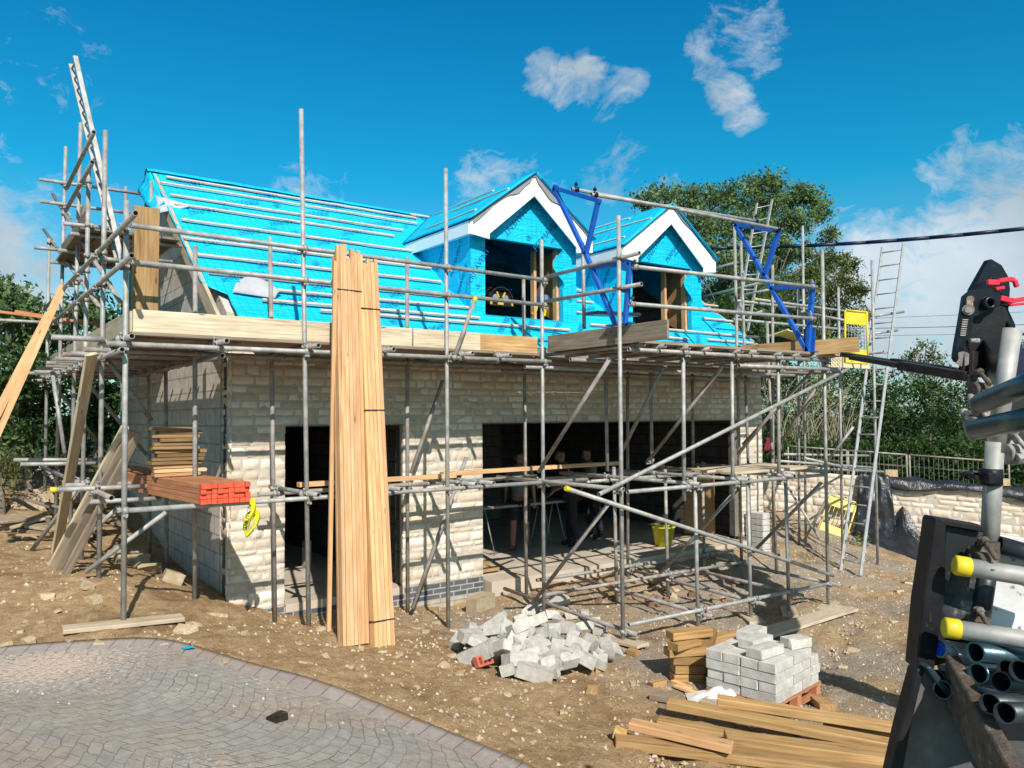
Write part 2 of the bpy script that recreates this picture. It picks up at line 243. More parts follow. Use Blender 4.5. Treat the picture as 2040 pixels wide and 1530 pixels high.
def paving(name,border):
    m,t,b=newmat(name,.85,0,.35)
    uv=t.n('ShaderNodeTexCoord').outputs['UV']
    wn=t.n('ShaderNodeTexNoise',i_Vector=uv,i_Scale=2.2,i_Detail=3); 
    wv=t.n('ShaderNodeVectorMath',operation='SCALE'); t.l(wn.outputs[1],wv.inputs[0]); wv.inputs[3].default_value=.10
    v=t.n('ShaderNodeVectorMath',operation='ADD'); t.l(uv,v.inputs[0]); t.l(wv.outputs[0],v.inputs[1])
    if not border: return paving_field(m,t,b,uv,v)
    br=t.n('ShaderNodeTexBrick',offset=.5,i_Vector=v.outputs[0] if not border else uv,i_Scale=1.0,i_Color1=(.35,.35,.35,1),i_Color2=(.75,.75,.75,1),i_Mortar=(0,0,0,1))
    br.inputs['Mortar Size'].default_value=.009 if not border else .007; br.inputs['Brick Width'].default_value=.20 if not border else .17; br.inputs['Row Height'].default_value=.13 if not border else .30; br.inputs['Mortar Smooth'].default_value=.6
    if not border: br.offset=.43; br.squash=.7; br.squash_frequency=3
    n1=t.n('ShaderNodeTexNoise',i_Vector=uv,i_Scale=.7,i_Detail=6,i_Roughness=.65); n2=t.n('ShaderNodeTexNoise',i_Vector=uv,i_Scale=12,i_Detail=9,i_Roughness=.7)
    if border: base=ramp(t,n1.outputs[0],[(.3,(.25,.215,.20)),(.55,(.31,.275,.26)),(.75,(.38,.345,.325))])
    else: base=ramp(t,n1.outputs[0],[(.32,(.20,.155,.125)),(.46,(.235,.205,.175)),(.56,(.20,.205,.205)),(.72,(.25,.25,.245))])
    vv=t.n('ShaderNodeMath',operation='MULTIPLY_ADD',i_0=n2.outputs[0],i_1=1.1,i_2=.42); mm=t.n('ShaderNodeMath',operation='MULTIPLY_ADD',i_0=br.outputs[0],i_1=.28,i_2=vv.outputs[0])
    mx=t.n('ShaderNodeMix',data_type='RGBA',blend_type='MULTIPLY'); mx.inputs[0].default_value=1; t.l(base,mx.inputs[6]); t.l(mm.outputs[0],mx.inputs[7])
    mj=t.n('ShaderNodeMix',data_type='RGBA'); fj=t.n('ShaderNodeMath',operation='MULTIPLY',i_0=br.outputs[1],i_1=.40); t.l(fj.outputs[0],mj.inputs[0]); t.l(mx.outputs[2],mj.inputs[6]); mj.inputs[7].default_value=(.075,.06,.05,1)
    # pale sawdust and grit trodden onto the drive
    n3=t.n('ShaderNodeTexNoise',i_Vector=uv,i_Scale=38,i_Detail=5,i_Roughness=.8); n4=t.n('ShaderNodeTexNoise',i_Vector=uv,i_Scale=.55,i_Detail=2)
    ss=t.n('ShaderNodeMath',operation='MULTIPLY_ADD',i_0=n4.outputs[0],i_1=.45,i_2=n3.outputs[0]); f=ramp(t,ss.outputs[0],[(.80,(0,0,0)),(.87,(1,1,1))])
    m3=t.n('ShaderNodeMix',data_type='RGBA'); t.l(f,m3.inputs[0]); t.l(mj.outputs[2],m3.inputs[6]); m3.inputs[7].default_value=(.50,.42,.34,1)
    n6=t.n('ShaderNodeTexNoise',i_Vector=uv,i_Scale=3.2,i_Detail=8,i_Roughness=.7); su=t.n('ShaderNodeSeparateXYZ',i_Vector=uv); s6=t.n('ShaderNodeMath',operation='MULTIPLY_ADD',i_0=su.outputs[1],i_1=-1.1,i_2=n6.outputs[0]); f6=ramp(t,s6.outputs[0],[(.40,(0,0,0)),(.50,(.9,.9,.9))])
    m6=t.n('ShaderNodeMix',data_type='RGBA'); t.l(f6,m6.inputs[0]); t.l(m3.outputs[2],m6.inputs[6]); m6.inputs[7].default_value=(.36,.25,.15,1); t.l(m6.outputs[2],b.inputs['Base Color'])
    h=t.n('ShaderNodeMath',operation='MULTIPLY_ADD',i_0=br.outputs[1],i_1=-.7,i_2=t.n('ShaderNodeMath',operation='MULTIPLY',i_0=n2.outputs[0],i_1=.9).outputs[0])
    bp=t.n('ShaderNodeBump',i_Strength=.7,i_Distance=.012,i_Height=h.outputs[0]); t.l(bp.outputs[0],b.inputs['Normal'])
    return m
M['drive']=paving('imprinted_paving',False); M['border']=paving('paving_border',True)
def leafmat(name,c1,c2,c3):
    m,t,b=newmat(name,.55,0,.35)
    a=t.n('ShaderNodeAttribute',attribute_name='Col'); col=ramp(t,a.outputs[2],[(.0,c1),(.5,c2),(1,c3)])
    t.l(col,b.inputs['Base Color'])
    tr=t.n('ShaderNodeBsdfTranslucent'); t.l(col,tr.inputs[0]); mx=t.n('ShaderNodeMixShader'); mx.inputs[0].default_value=.36
    t.l(b.outputs[0],mx.inputs[1]); t.l(tr.outputs[0],mx.inputs[2]); t.l(mx.outputs[0],m.node_tree.nodes['Material Output'].inputs[0])
    return m
M['leaf']=leafmat('leaves_grey_green',(.052,.10,.035),(.14,.225,.08),(.29,.39,.14))
M['leafdark']=leafmat('leaves_deep_green',(.014,.038,.010),(.045,.10,.022),(.11,.19,.045))
M['leafolive']=leafmat('leaves_olive',(.045,.062,.02),(.12,.155,.042),(.25,.27,.07))
M['bark']=vary('bark',[(.3,(.10,.085,.065)),(.7,(.26,.22,.17))],scale=12,rough=.95,bump=.6)
M['stem']=vary('dry_stems',[(.3,(.26,.21,.14)),(.7,(.46,.40,.29))],scale=12,rough=.95,bump=.3)
# ---------------------------------------------------------------- mesh builder
class MB:
    def __init__(s): s.v=[]; s.f=[]; s.uv=[]; s.mi=[]; s.c=[]; s.cur=(1,1,1); s.m=0; s.sm=[]; s.smooth=False
    def vert(s,p): s.v.append((p[0],p[1],p[2])); s.c.append(s.cur); return len(s.v)-1
    def face(s,idx,uv=None): s.f.append(tuple(idx)); s.uv.append(uv or [(0,0)]*len(idx)); s.mi.append(s.m); s.sm.append(s.smooth)
    def quadp(s,pts,uv=None): s.face([s.vert(p) for p in pts],uv)
    def hexa(s,b,t_,L=None,endm=None):
        # b,t_: 4 bottom corners, 4 top corners (same order, ccw from above); long axis along b0->b1
        vs=[Vector(p) for p in list(b)+list(t_)]; i0=[s.vert(p) for p in vs]
        ou=random.uniform(0,50); ov=random.uniform(0,50); base=s.m
        for fi,(a,b_,c,d) in enumerate(((0,3,2,1),(4,5,6,7),(0,1,5,4),(2,3,7,6),(1,2,6,5),(3,0,4,7))):
            p=[vs[k] for k in (a,b_,c,d)]; e1=(p[1]-p[0]); e2=(p[3]-p[0])
            ax=(vs[1]-vs[0]).normalized()
            def uvp(q):
                q=q-p[0]; u=q.dot(ax); r=q-ax*u; return (u+ou,r.length+ov+fi*.37)
            if endm is not None and fi>=4: s.m=endm
            s.face([i0[k] for k in (a,b_,c,d)],[uvp(q) for q in p]); s.m=base
    def box(s,c,size,R=None,taper=0,endm=None):
        c=Vector(c); R=R or Matrix.Identity(3); x,y,z=[k/2 for k in size]; k=1-taper
        b=[c+R@Vector(q) for q in ((-x,-y,-z),(x,-y,-z),(x,y,-z),(-x,y,-z))]; t_=[c+R@Vector(q) for q in ((-x*k,-y*k,z),(x*k,-y*k,z),(x*k,y*k,z),(-x*k,y*k,z))]
        s.hexa(b,t_,endm=endm)
    def beam(s,p0,p1,w,h,upv=(0,0,1),endm=None):
        # w horizontal width, h along upv; centred on the line
        p0=Vector(p0);p1=Vector(p1); a=(p1-p0).normalized(); u=Vector(upv); sd=a.cross(u)
        if sd.length<1e-4: sd=a.cross(Vector((1,0,0)))
        sd.normalize(); u=sd.cross(a)
        s.hexa([p0+sd*w/2-u*h/2,p1+sd*w/2-u*h/2,p1-sd*w/2-u*h/2,p0-sd*w/2-u*h/2][::1],[p0+sd*w/2+u*h/2,p1+sd*w/2+u*h/2,p1-sd*w/2+u*h/2,p0-sd*w/2+u*h/2],endm=endm)
    def tube(s,p0,p1,r,n=12,r1=None,hollow=0,cap=True):
        p0=Vector(p0);p1=Vector(p1); a=(p1-p0).normalized(); e=a.orthogonal().normalized(); f=a.cross(e); r1=r if r1 is None else r1
        sm=s.smooth
        def ring(p,rr): return [s.vert(p+(e*math.cos(2*math.pi*k/n)+f*math.sin(2*math.pi*k/n))*rr) for k in range(n)]
        A=ring(p0,r);B=ring(p1,r1); s.smooth=True
        L=(p1-p0).length
        for k in range(n): j=(k+1)%n; s.face([A[k],A[j],B[j],B[k]],[(0,k/n),(0,(k+1)/n),(L,(k+1)/n),(L,k/n)])
        s.smooth=False
        if hollow:
            for ringv,p,dr in ((A,p0,a),(B,p1,-a)):
                I=ring(p,hollow); J=ring(p+dr*min(.12,L*.3),hollow*.98); fl=1 if dr is a else -1
                for k in range(n):
                    j=(k+1)%n
                    s.face([ringv[k],I[k],I[j],ringv[j]] if ringv is A else [ringv[k],ringv[j],I[j],I[k]])
                    s.face([I[k],J[k],J[j],I[j]] if ringv is A else [I[k],I[j],J[j],J[k]])
                s.face(J if ringv is not A else J[::-1])
        elif cap: s.face(A[::-1]); s.face(B)
        s.smooth=sm
    def sweep(s,pts,r,n=8):
        pts=[Vector(p) for p in pts]
        for a,b in zip(pts[:-1],pts[1:]):
            s.tube(a,b,r,n)
    def prism(s,poly,nrm,th):
        nrm=Vector(nrm).normalized(); A=[s.vert(Vector(p)) for p in poly]; B=[s.vert(Vector(p)+nrm*th) for p in poly]; n=len(A)
        o=Vector(poly[0]); e=(Vector(poly[1])-o).normalized(); f=nrm.cross(e)
        uv=[((Vector(p)-o).dot(e),(Vector(p)-o).dot(f)) for p in poly]
        s.face(A[::-1],uv[::-1]); s.face(B,uv)
        for k in range(n): j=(k+1)%n; L=(Vector(poly[j])-Vector(poly[k])).length; s.face([A[k],A[j],B[j],B[k]],[(0,0),(L,0),(L,th),(0,th)])
    def grid(s,fn,nu,nv,uvfn=None):
        I=[[s.vert(fn(i/nu,j/nv)) for j in range(nv+1)] for i in range(nu+1)]
        for i in range(nu):
            for j in range(nv):
                q=[(i,j),(i+1,j),(i+1,j+1),(i,j+1)]
                s.face([I[a][b] for a,b in q],[uvfn(a/nu,b/nv) if uvfn else (a/nu,b/nv) for a,b in q])
        return I
    def build(s,name,mats,parent=None,origin=None,bevel=0,solid=0,weld=False):
        if not isinstance(mats,(list,tuple)): mats=[mats]
        o0=Vector((0,0,0))
        if parent is not None: o0=ORG[parent.name]
        elif origin is not None: o0=Vector(origin)
        me=bpy.data.meshes.new(name); V=np.array(s.v,float)-np.array(o0)
        me.from_pydata(V.tolist(),[],s.f); 
        ul=me.uv_layers.new(name='UVMap'); ul.data.foreach_set('uv',np.array([x for f in s.uv for q in f for x in q],dtype=np.float32))
        me.polygons.foreach_set('material_index',np.array(s.mi,dtype=np.int32)); me.polygons.foreach_set('use_smooth',np.array(s.sm,dtype=bool))
        ca=me.color_attributes.new('Col','FLOAT_COLOR','POINT'); cc=np.ones((len(s.v),4),dtype=np.float32); cc[:,:3]=np.array(s.c); ca.data.foreach_set('color',cc.ravel())
        for m in mats: me.materials.append(M[m] if isinstance(m,str) else m)
        me.update(); o=bpy.data.objects.new(name,me); COL.objects.link(o)
        if parent is not None: o.parent=parent
        else: o.location=o0
        ORG[o.name]=o0
        if bevel: b=o.modifiers.new('bevel','BEVEL'); b.width=bevel; b.segments=1; b.limit_method='ANGLE'; b.angle_limit=.6
        if solid: b=o.modifiers.new('solid','SOLIDIFY'); b.thickness=solid
        return o
ORG={}
def tag(o,label=None,cat=None,group=None,kind=None):
    if label: o['label']=label
    if cat: o['category']=cat
    if group: o['group']=group
    if kind: o['kind']=kind
    return o
def thing(name,label,cat,loc=(0,0,0),group=None):
    o=bpy.data.objects.new(name,None); COL.objects.link(o); o.location=loc; ORG[o.name]=Vector(loc); o.empty_display_size=.1
    return tag(o,label,cat,group)
def one(name,mb,mats,label,cat,origin,group=None,bevel=0,solid=0):
    return tag(mb.build(name,mats,None,origin,bevel,solid),label,cat,group)
ORDN=['first','second','third','fourth','fifth','sixth','seventh','eighth','ninth','tenth','eleventh','twelfth','thirteenth','fourteenth','fifteenth','sixteenth','seventeenth','eighteenth','nineteenth','twentieth']
def rotm(rx=0,ry=0,rz=0): return (Matrix.Rotation(rz,3,'Z')@Matrix.Rotation(ry,3,'Y')@Matrix.Rotation(rx,3,'X'))
# ---------------------------------------------------------------- light and sky
AZ=math.radians(18.5); EL=math.radians(38.5)
L=Vector((math.sin(AZ)*math.cos(EL),math.cos(AZ)*math.cos(EL),-math.sin(EL)))
sd=bpy.data.lights.new('sun','SUN'); sd.energy=4.9; sd.angle=math.radians(.53); sd.color=(1,.935,.85)
so=bpy.data.objects.new('sun',sd); COL.objects.link(so); so.rotation_euler=L.to_track_quat('-Z','Y').to_euler(); so.location=(0,-10,20)
W=bpy.data.worlds.new('World'); SC.world=W; W.use_nodes=True; t=NT(W.node_tree); bg=W.node_tree.nodes['Background']
sky=t.n('ShaderNodeTexSky',sky_type='NISHITA',sun_disc=False,sun_elevation=EL,sun_rotation=math.radians(198.5),altitude=50,air_density=1.0,dust_density=.6,ozone_density=2.2)
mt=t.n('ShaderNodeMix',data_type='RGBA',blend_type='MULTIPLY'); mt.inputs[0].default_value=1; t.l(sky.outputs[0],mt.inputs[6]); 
wc0=t.n('ShaderNodeTexCoord').outputs['Generated']; wz=t.n('ShaderNodeSeparateXYZ',i_Vector=wc0)
hz=ramp(t,wz.outputs[2],[(.0,(.70,1.0,1.05)),(.12,(.62,1.08,1.06)),(.28,(.07,1.10,1.26)),(.49,(.03,.93,1.26)),(.57,(.55,.42,.27))]); t.l(hz,mt.inputs[7])  # last stop: unseen sky above the frame, made greyer for neutral fill light
wc=t.n('ShaderNodeTexCoord').outputs['Generated']
nw=t.n('ShaderNodeTexNoise',i_Vector=wc,i_Scale=5,i_Detail=5)
off=t.n('ShaderNodeVectorMath',operation='SCALE'); t.l(nw.outputs[1],off.inputs[0]); off.inputs[3].default_value=.10
wv=t.n('ShaderNodeVectorMath',operation='ADD'); t.l(wc,wv.inputs[0]); t.l(off.outputs[0],wv.inputs[1])
nc=t.n('ShaderNodeTexNoise',i_Vector=wv.outputs[0],i_Scale=11,i_Detail=10,i_Roughness=.66)
acc=None
# (px,py,angular radius deg,stretch strength): clouds hang in these directions of the sky
CL=[(ray(px,py).normalized(),rad,stg) for px,py,rad,stg in ((1088,122,1.8,.70),(1135,142,1.8,.68),(1185,140,2.1,.78),(1235,158,1.8,.66),(1220,190,1.3,.5),(1385,72,1.7,.66),(1408,118,1.5,.58),(1436,168,2.0,.76),(1460,208,1.7,.66),(640,360,3.0,.52),(690,372,3.0,.52),(1000,312,3.6,.48),(1080,322,3.6,.50),(1240,300,3,.46),(215,90,4.5,.40),(1330,385,3,.46),(1460,40,4,.42),
      (1990,275,4.5,.66),(1920,250,3,.5),(1880,320,4,.55),(2040,330,5,.7),(2080,420,9,1.1),(1900,500,7.5,1.2),(1760,540,6,1.05),(2100,560,12,1.2),(1980,640,9,.95),(1800,430,3,.5),(20,500,7.5,1.15),(120,520,5.5,.9),(-150,470,12,1.1),(60,340,6,.45),(230,340,4,.30),(1640,470,4,.5))]
for az_,el_,rad,stg in ((170,35,30,1.0),(235,40,26,1.0),(110,45,20,.9),(290,40,22,.95)):  # unseen clouds added out of frame for neutral fill light
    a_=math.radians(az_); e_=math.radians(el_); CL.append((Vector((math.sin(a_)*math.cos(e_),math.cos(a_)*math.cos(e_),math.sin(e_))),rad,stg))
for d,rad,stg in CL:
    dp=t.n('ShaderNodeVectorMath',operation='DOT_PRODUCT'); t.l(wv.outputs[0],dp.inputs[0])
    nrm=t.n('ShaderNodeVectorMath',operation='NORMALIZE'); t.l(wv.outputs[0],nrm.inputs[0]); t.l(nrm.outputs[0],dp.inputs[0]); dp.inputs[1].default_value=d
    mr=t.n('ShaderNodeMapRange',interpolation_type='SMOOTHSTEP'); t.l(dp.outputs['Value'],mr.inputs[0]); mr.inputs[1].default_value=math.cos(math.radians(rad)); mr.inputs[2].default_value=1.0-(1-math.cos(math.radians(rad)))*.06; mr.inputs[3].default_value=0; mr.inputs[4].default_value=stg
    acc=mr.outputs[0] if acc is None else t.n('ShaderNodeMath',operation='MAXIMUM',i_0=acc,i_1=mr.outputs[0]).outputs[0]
wm=t.n('ShaderNodeMapping',i_Vector=wv.outputs[0],i_Rotation=(0,.5,.3),i_Scale=(1,1,1.7)).outputs[0]
nf=t.n('ShaderNodeTexNoise',i_Vector=wm,i_Scale=30,i_Detail=9,i_Roughness=.68,i_Distortion=.5)
nm_=t.n('ShaderNodeMath',operation='MULTIPLY_ADD',i_0=nf.outputs[0],i_1=.55,i_2=t.n('ShaderNodeMath',operation='MULTIPLY',i_0=nc.outputs[0],i_1=.45).outputs[0])
k1=t.n('ShaderNodeMapRange',i_Value=nm_.outputs[0]); k1.inputs[1].default_value=.36; k1.inputs[2].default_value=.62; k1.inputs[3].default_value=-1.0; k1.inputs[4].default_value=0.
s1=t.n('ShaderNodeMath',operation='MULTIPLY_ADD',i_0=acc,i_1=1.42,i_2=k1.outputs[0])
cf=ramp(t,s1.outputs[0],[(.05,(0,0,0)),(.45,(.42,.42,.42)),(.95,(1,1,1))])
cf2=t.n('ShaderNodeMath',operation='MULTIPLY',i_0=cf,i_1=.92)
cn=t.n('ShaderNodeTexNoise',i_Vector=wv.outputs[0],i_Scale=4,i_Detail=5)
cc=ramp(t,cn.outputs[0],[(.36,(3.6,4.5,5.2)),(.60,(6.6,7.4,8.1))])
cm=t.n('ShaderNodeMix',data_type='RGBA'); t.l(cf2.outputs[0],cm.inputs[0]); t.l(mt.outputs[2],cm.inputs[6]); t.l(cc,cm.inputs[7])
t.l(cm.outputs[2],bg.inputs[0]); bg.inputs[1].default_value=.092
SC.view_settings.view_transform='Standard'; SC.view_settings.look='None'; SC.view_settings.exposure=.27; SC.view_settings.gamma=1
# ---------------------------------------------------------------- drive outline
EDG=[(-600,1330),(-300,1310),(0,1292),(100,1284),(200,1277),(290,1272),(350,1276),(420,1299),(500,1326),(600,1349),(700,1383),(820,1430),(940,1478),(1060,1530),(1250,1625),(1500,1790)]
EW=[G(*p) for p in EDG]; PIV=Vector((-1.5,1.5))
EW=[Vector((p.x,p.y)) for p in EW]+[Vector((3.9,.6)),Vector((3.9,-1.5))]; EW=[Vector((-6,8.6))]+EW[1:] if EW[0].x>-1 else EW
def resamp(pts,step):
    out=[pts[0]]
    for a,b in zip(pts[:-1],pts[1:]):
        n=max(1,int((b-a).length/step))
        for k in range(1,n+1): out.append(a.lerp(b,k/n))
    return out
ER=resamp(EW,.08)
for _ in range(14): ER=[ER[0]]+[(ER[i-1]+ER[i]*2+ER[i+1])/4 for i in range(1,len(ER)-1)]+[ER[-1]]
ea=np.array([(p.x,p.y) for p in ER]+[(PIV.x,PIV.y)])
def in_drive(x,y):
    n=len(ea); ins=np.zeros(len(x),bool)
    for i in range(n):
        x1,y1=ea[i]; x2,y2=ea[(i+1)%n]
        c=((y1>y)!=(y2>y))&(x<(x2-x1)*(y-y1)/((y2-y1)+1e-12)+x1); ins^=c
    return ins
mb=MB(); al=[0]
for a,b in zip(ER[:-1],ER[1:]): al.append(al[-1]+(b-a).length)
ds=[0,.01,.1,.2,.30]; dl=list(np.linspace(0,1,46)[1:])
rows=[]
for i,p in enumerate(ER):
    Lp=(PIV-p).length; q=[]
    for d in ds: q.append((p.lerp(PIV,d/Lp),d))
    for k in dl: q.append((p.lerp(PIV,(.30+(Lp-.32)*k)/Lp),-1))
    rows.append(q)
allp=np.array([[(a[0].x,a[0].y) for a in r] for r in rows]); zz=gN(allp[...,0],allp[...,1]).reshape(allp.shape[:2])
I=[[mb.vert((allp[i,j,0],allp[i,j,1],zz[i,j]+(.022 if j else -.06)+noise.noise(Vector((allp[i,j,0]*1.3,allp[i,j,1]*1.3,3)))*.012)) for j in range(allp.shape[1])] for i in range(len(rows))]
mb.smooth=True
for i in range(len(rows)-1):
    for j in range(allp.shape[1]-1):
        bd=j<4; mb.m=1 if bd else 0
        q=[(i,j),(i+1,j),(i+1,j+1),(i,j+1)][::-1]
        if bd: uv=[(al[a],rows[a][b_][1]) for a,b_ in q]
        else: uv=[(allp[a,b_,0]*.82+allp[a,b_,1]*.57,allp[a,b_,1]*.82-allp[a,b_,0]*.57) for a,b_ in q]
        mb.face([I[a][b_] for a,b_ in q],uv)
tag(mb.build('driveway',['drive','border']),kind='structure')
# ---------------------------------------------------------------- ground
def axis(lo,hi,step,far):
    a=list(np.arange(lo,hi,step)); x=hi; s=step
    while x<far: a.append(x); s*=1.25; x+=s
    a.append(far); x=lo; s=step; b=[]
    while x>-far: s*=1.25; x-=s; b.append(max(x,-far))
    return np.array(sorted(set(b))+a)
xs=axis(-1.,16.5,.065,400.); ys=axis(3.,15.5,.065,400.)
gx,gy=np.meshgrid(xs,ys,indexing='ij'); X1=gx.ravel(); Y1=gy.ravel(); z=np.concatenate([gN(X1[i:i+20000],Y1[i:i+20000]) for i in range(0,len(X1),20000)])
ind=in_drive(X1,Y1); near=(np.abs(X1-7)<13)&(np.abs(Y1-9)<11)
nz=np.array([ (noise.noise(Vector((a*1.1,b*1.1,0)))*.035+noise.noise(Vector((a*4.3,b*4.3,5)))*.030+max(0,noise.noise(Vector((a*11,b*11,9))))*.03) if nn else 0 for a,b,nn in zip(X1,Y1,near)])
# spoil mound in front of the gable corner, ragged bank far left
for ra,rb in (((3.2,3.6),(10.5,5.9)),((4.1,2.3),(11.4,4.5))):
    dx_,dy_=rb[0]-ra[0],rb[1]-ra[1]; ln_=math.hypot(dx_,dy_); tt_=((X1-ra[0])*dx_+(Y1-ra[1])*dy_)/ln_; dd_=((X1-ra[0])*dy_-(Y1-ra[1])*dx_)/ln_+.12*np.sin(tt_*1.1)
    nz+=near*(tt_>0)*(tt_<ln_)*(-.035*np.exp(-(dd_/.13)**2)+.018*np.exp(-((np.abs(dd_)-.24)/.07)**2))
nz+=.09*np.exp(-(((X1-2.35)/.55)**2+((Y1-8.75)/.35)**2))*near
z=z+nz; z[ind]-=.09
hs=(X1>2.95)&(X1<13.15)&(Y1>9.75)&(Y1<16.5); z[hs]=-.5
nX,nY=len(xs),len(ys)
idx=np.arange(nX*nY).reshape(nX,nY); q=np.stack([idx[:-1,:-1],idx[1:,:-1],idx[1:,1:],idx[:-1,1:]],-1).reshape(-1,4)
me=bpy.data.meshes.new('ground'); me.from_pydata(np.stack([X1,Y1,z],1).tolist(),[],q.tolist()); me.polygons.foreach_set('use_smooth',np.ones(len(q),bool)); me.materials.append(M['earth'])
go=bpy.data.objects.new('ground',me); COL.objects.link(go); tag(go,kind='structure')
# ---------------------------------------------------------------- stone walling generator
def stones(mb,x0,x1,z0,z1,fn,holes=(),rows=(.09,.17),wid=(.16,.48),seed=1,tone=((.58,.50,.42),(.68,.60,.51),(.62,.51,.40),(.72,.65,.57),(.56,.48,.40),(.70,.62,.53))):
    r=random.Random(seed); zc=z0
    while zc<z1-.02:
        h=min(r.uniform(*rows),z1-zc)
        if z1-(zc+h)<.06: h=z1-zc
        spans=[(x0,x1)]
        for hx0,hx1,hz0,hz1 in holes:
            if zc+h*.5>hz0 and zc+h*.5<hz1:
                spans=[s for a,b in spans for s in ((a,min(b,hx0)),(max(a,hx1),b)) if s[1]-s[0]>.03]
        for a,b in spans:
            x=a
            while x<b-.01:
                w=r.uniform(*wid)
                if b-(x+w)<.12: w=b-x
                tn=r.choice(tone); k=r.uniform(.86,1.08); mb.cur=tuple(min(1,c*k) for c in tn)
                jog=r.uniform(-.012,.012) if (abs(x-a)<.01 or abs(x+w-b)<.01) else 0
                xa=x+.005; xb=x+w-.005; za=zc+.004; zb=zc+h-.004; pr=r.uniform(.001,.012)
                if abs(x-a)<.01: xa-=abs(jog)+.006
                if abs(x+w-b)<.01: xb+=abs(jog)+.006
                eu=.013/(xb-xa); ev=.013/(zb-za); nm=max(1,int((xb-xa)/.08)); US=[0,eu]+[eu+(1-2*eu)*i/(nm+1) for i in range(1,nm+1)]+[1-eu,1]; VS=[0,ev,.5,1-ev,1]; nu=len(US)-1; nv=4; sm=mb.smooth; mb.smooth=True
                ph=r.uniform(0,99)
                def f(u,v):
                    u=US[int(round(u*nu))]; v=VS[int(round(v*nv))]
                    X=xa+(xb-xa)*u; Z=za+(zb-za)*v; e=min(u*(xb-xa),(1-u)*(xb-xa),v*(zb-za),(1-v)*(zb-za))
                    d=(pr if e>.02 else pr*.85) if e>1e-6 else -.009
                    nn=noise.noise(Vector((X*9+ph,Z*12,ph)))
                    return fn(X+nn*.006*(0 if e>1e-6 else 1),Z+noise.noise(Vector((X*8,ph,Z*8)))*.008*(0 if e>1e-6 else 1),d+nn*.014*(1 if e>1e-6 else 0))
                mb.grid(f,nu,nv); mb.smooth=sm; x+=w
        zc+=h
    mb.cur=(1,1,1)
# ---------------------------------------------------------------- the house
YF=9.6; HX0,HX1=2.82,13.25; YB=16.6; RP=.74; RY,RZ=9.45,3.60; YR=13.12
zr=lambda y: RZ+RP*(y-RY)
house=thing('house','unfinished stone house with bright blue roof membrane and two dormers','house',(8,13,0))
DO=(3.52,5.20,.06,2.28); GO=(6.52,12.50,-.6,2.28)
mb=MB(); stones(mb,HX0,HX1,.05,3.42,lambda x,z,d:(x,YF+.03-d,z),holes=(DO,GO),rows=(.065,.15),wid=(.10,.36),seed=3)
# rough quoin return on the gable corner and on the opening jambs
stones(mb,9.6,9.95,.05,3.4,lambda y,z,d:(HX0+.02-d,y,z),rows=(.085,.15),wid=(.12,.3),seed=4)
mb.build('stone_face','stone',house)
mb=MB()
for a,b,c,d in ((HX0+.01,3.52,.05,3.45),(5.2,6.52,.05,3.45),(12.5,HX1,.05,3.45),(3.52,5.2,2.285,3.45),(6.52,12.5,2.285,3.45)):
    mb.prism([(a,YF+.03,c),(b,YF+.03,c),(b,YF+.03,d),(a,YF+.03,d)],(0,1,0),.11)
mb.build('mortar_backing','mortar',house)
mb=MB()
for a,b in ((HX0+.012,3.52),(5.2,6.52),(12.5,HX1)):
    mb.prism([(a,YF+.145,.05),(b,YF+.145,.05),(b,YF+.145,3.45),(a,YF+.145,3.45)],(0,1,0),.12)
mb.prism([(3.52,YF+.145,2.29),(12.5,YF+.145,2.29),(12.5,YF+.145,3.45),(3.52,YF+.145,3.45)],(0,1,0),.12)
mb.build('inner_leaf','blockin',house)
for a,b in ((HX0+.02,6.5),(12.52,HX1)):
    mb=MB(); mb.prism([(a,YF-.005,-.17),(b,YF-.005,-.17),(b,YF-.005,.048),(a,YF-.005,.048)],(0,1,0),.2); mb.build('damp_course','bluebrick',house)
for a,b in ((HX0+.03,6.47),(12.55,HX1-.01)):
    mb=MB(); mb.prism([(a,YF-.002,-.9),(b,YF-.002,-.9),(b,YF-.002,-.172),(a,YF-.002,-.172)],(0,1,0),.21); mb.build('foundation','foundation',house)
mb=MB(); ztop=zr(YR)-.12
mb.prism([(HX0,9.95,-.4),(HX0,YB,-.4),(HX0,YB,3.4),(HX0,YR,ztop),(HX0,9.75,zr(9.75)-.12),(HX0,9.75,3.2),(HX0,9.95,3.2)],(1,0,0),.14)
mb.build('gable_wall','blockwall',house)
mb=MB(); mb.prism([(HX1-.14,YF+.2,-.6),(HX1-.14,YB,-.6),(HX1-.14,YB,3.4),(HX1-.14,YR,ztop),(HX1-.14,YF+.2,zr(YF+.2)-.12)],(1,0,0),.14)
mb.build('gable_wall','blockwall',house)
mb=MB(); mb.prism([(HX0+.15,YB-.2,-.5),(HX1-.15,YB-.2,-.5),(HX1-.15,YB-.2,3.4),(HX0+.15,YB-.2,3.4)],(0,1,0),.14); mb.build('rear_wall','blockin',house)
mb=MB()
mb.prism([(5.35,9.9,-.5),(5.35,16.3,-.5),(5.35,16.3,2.9),(5.35,9.9,2.9)],(1,0,0),.1)
mb.prism([(12.85,9.9,-.5),(12.85,16.3,-.5),(12.85,16.3,2.9),(12.85,9.9,2.9)],(1,0,0),.1)
mb.prism([(6.5,13.9,-.5),(9.9,13.9,-.5),(9.9,13.9,2.9),(6.5,13.9,2.9)],(0,1,0),.1)
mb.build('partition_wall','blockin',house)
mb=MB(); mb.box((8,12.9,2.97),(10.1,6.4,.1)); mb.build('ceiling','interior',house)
mb=MB(); mb.box((9.5,9.65,-.30),(5.94,.46,.59)); mb.build('threshold_slab','concrete',house)
mb=MB(); mb.box((9.2,13.14,-.06),(7.8,6.5,.125)); mb.build('floor_slab','concrete',house)
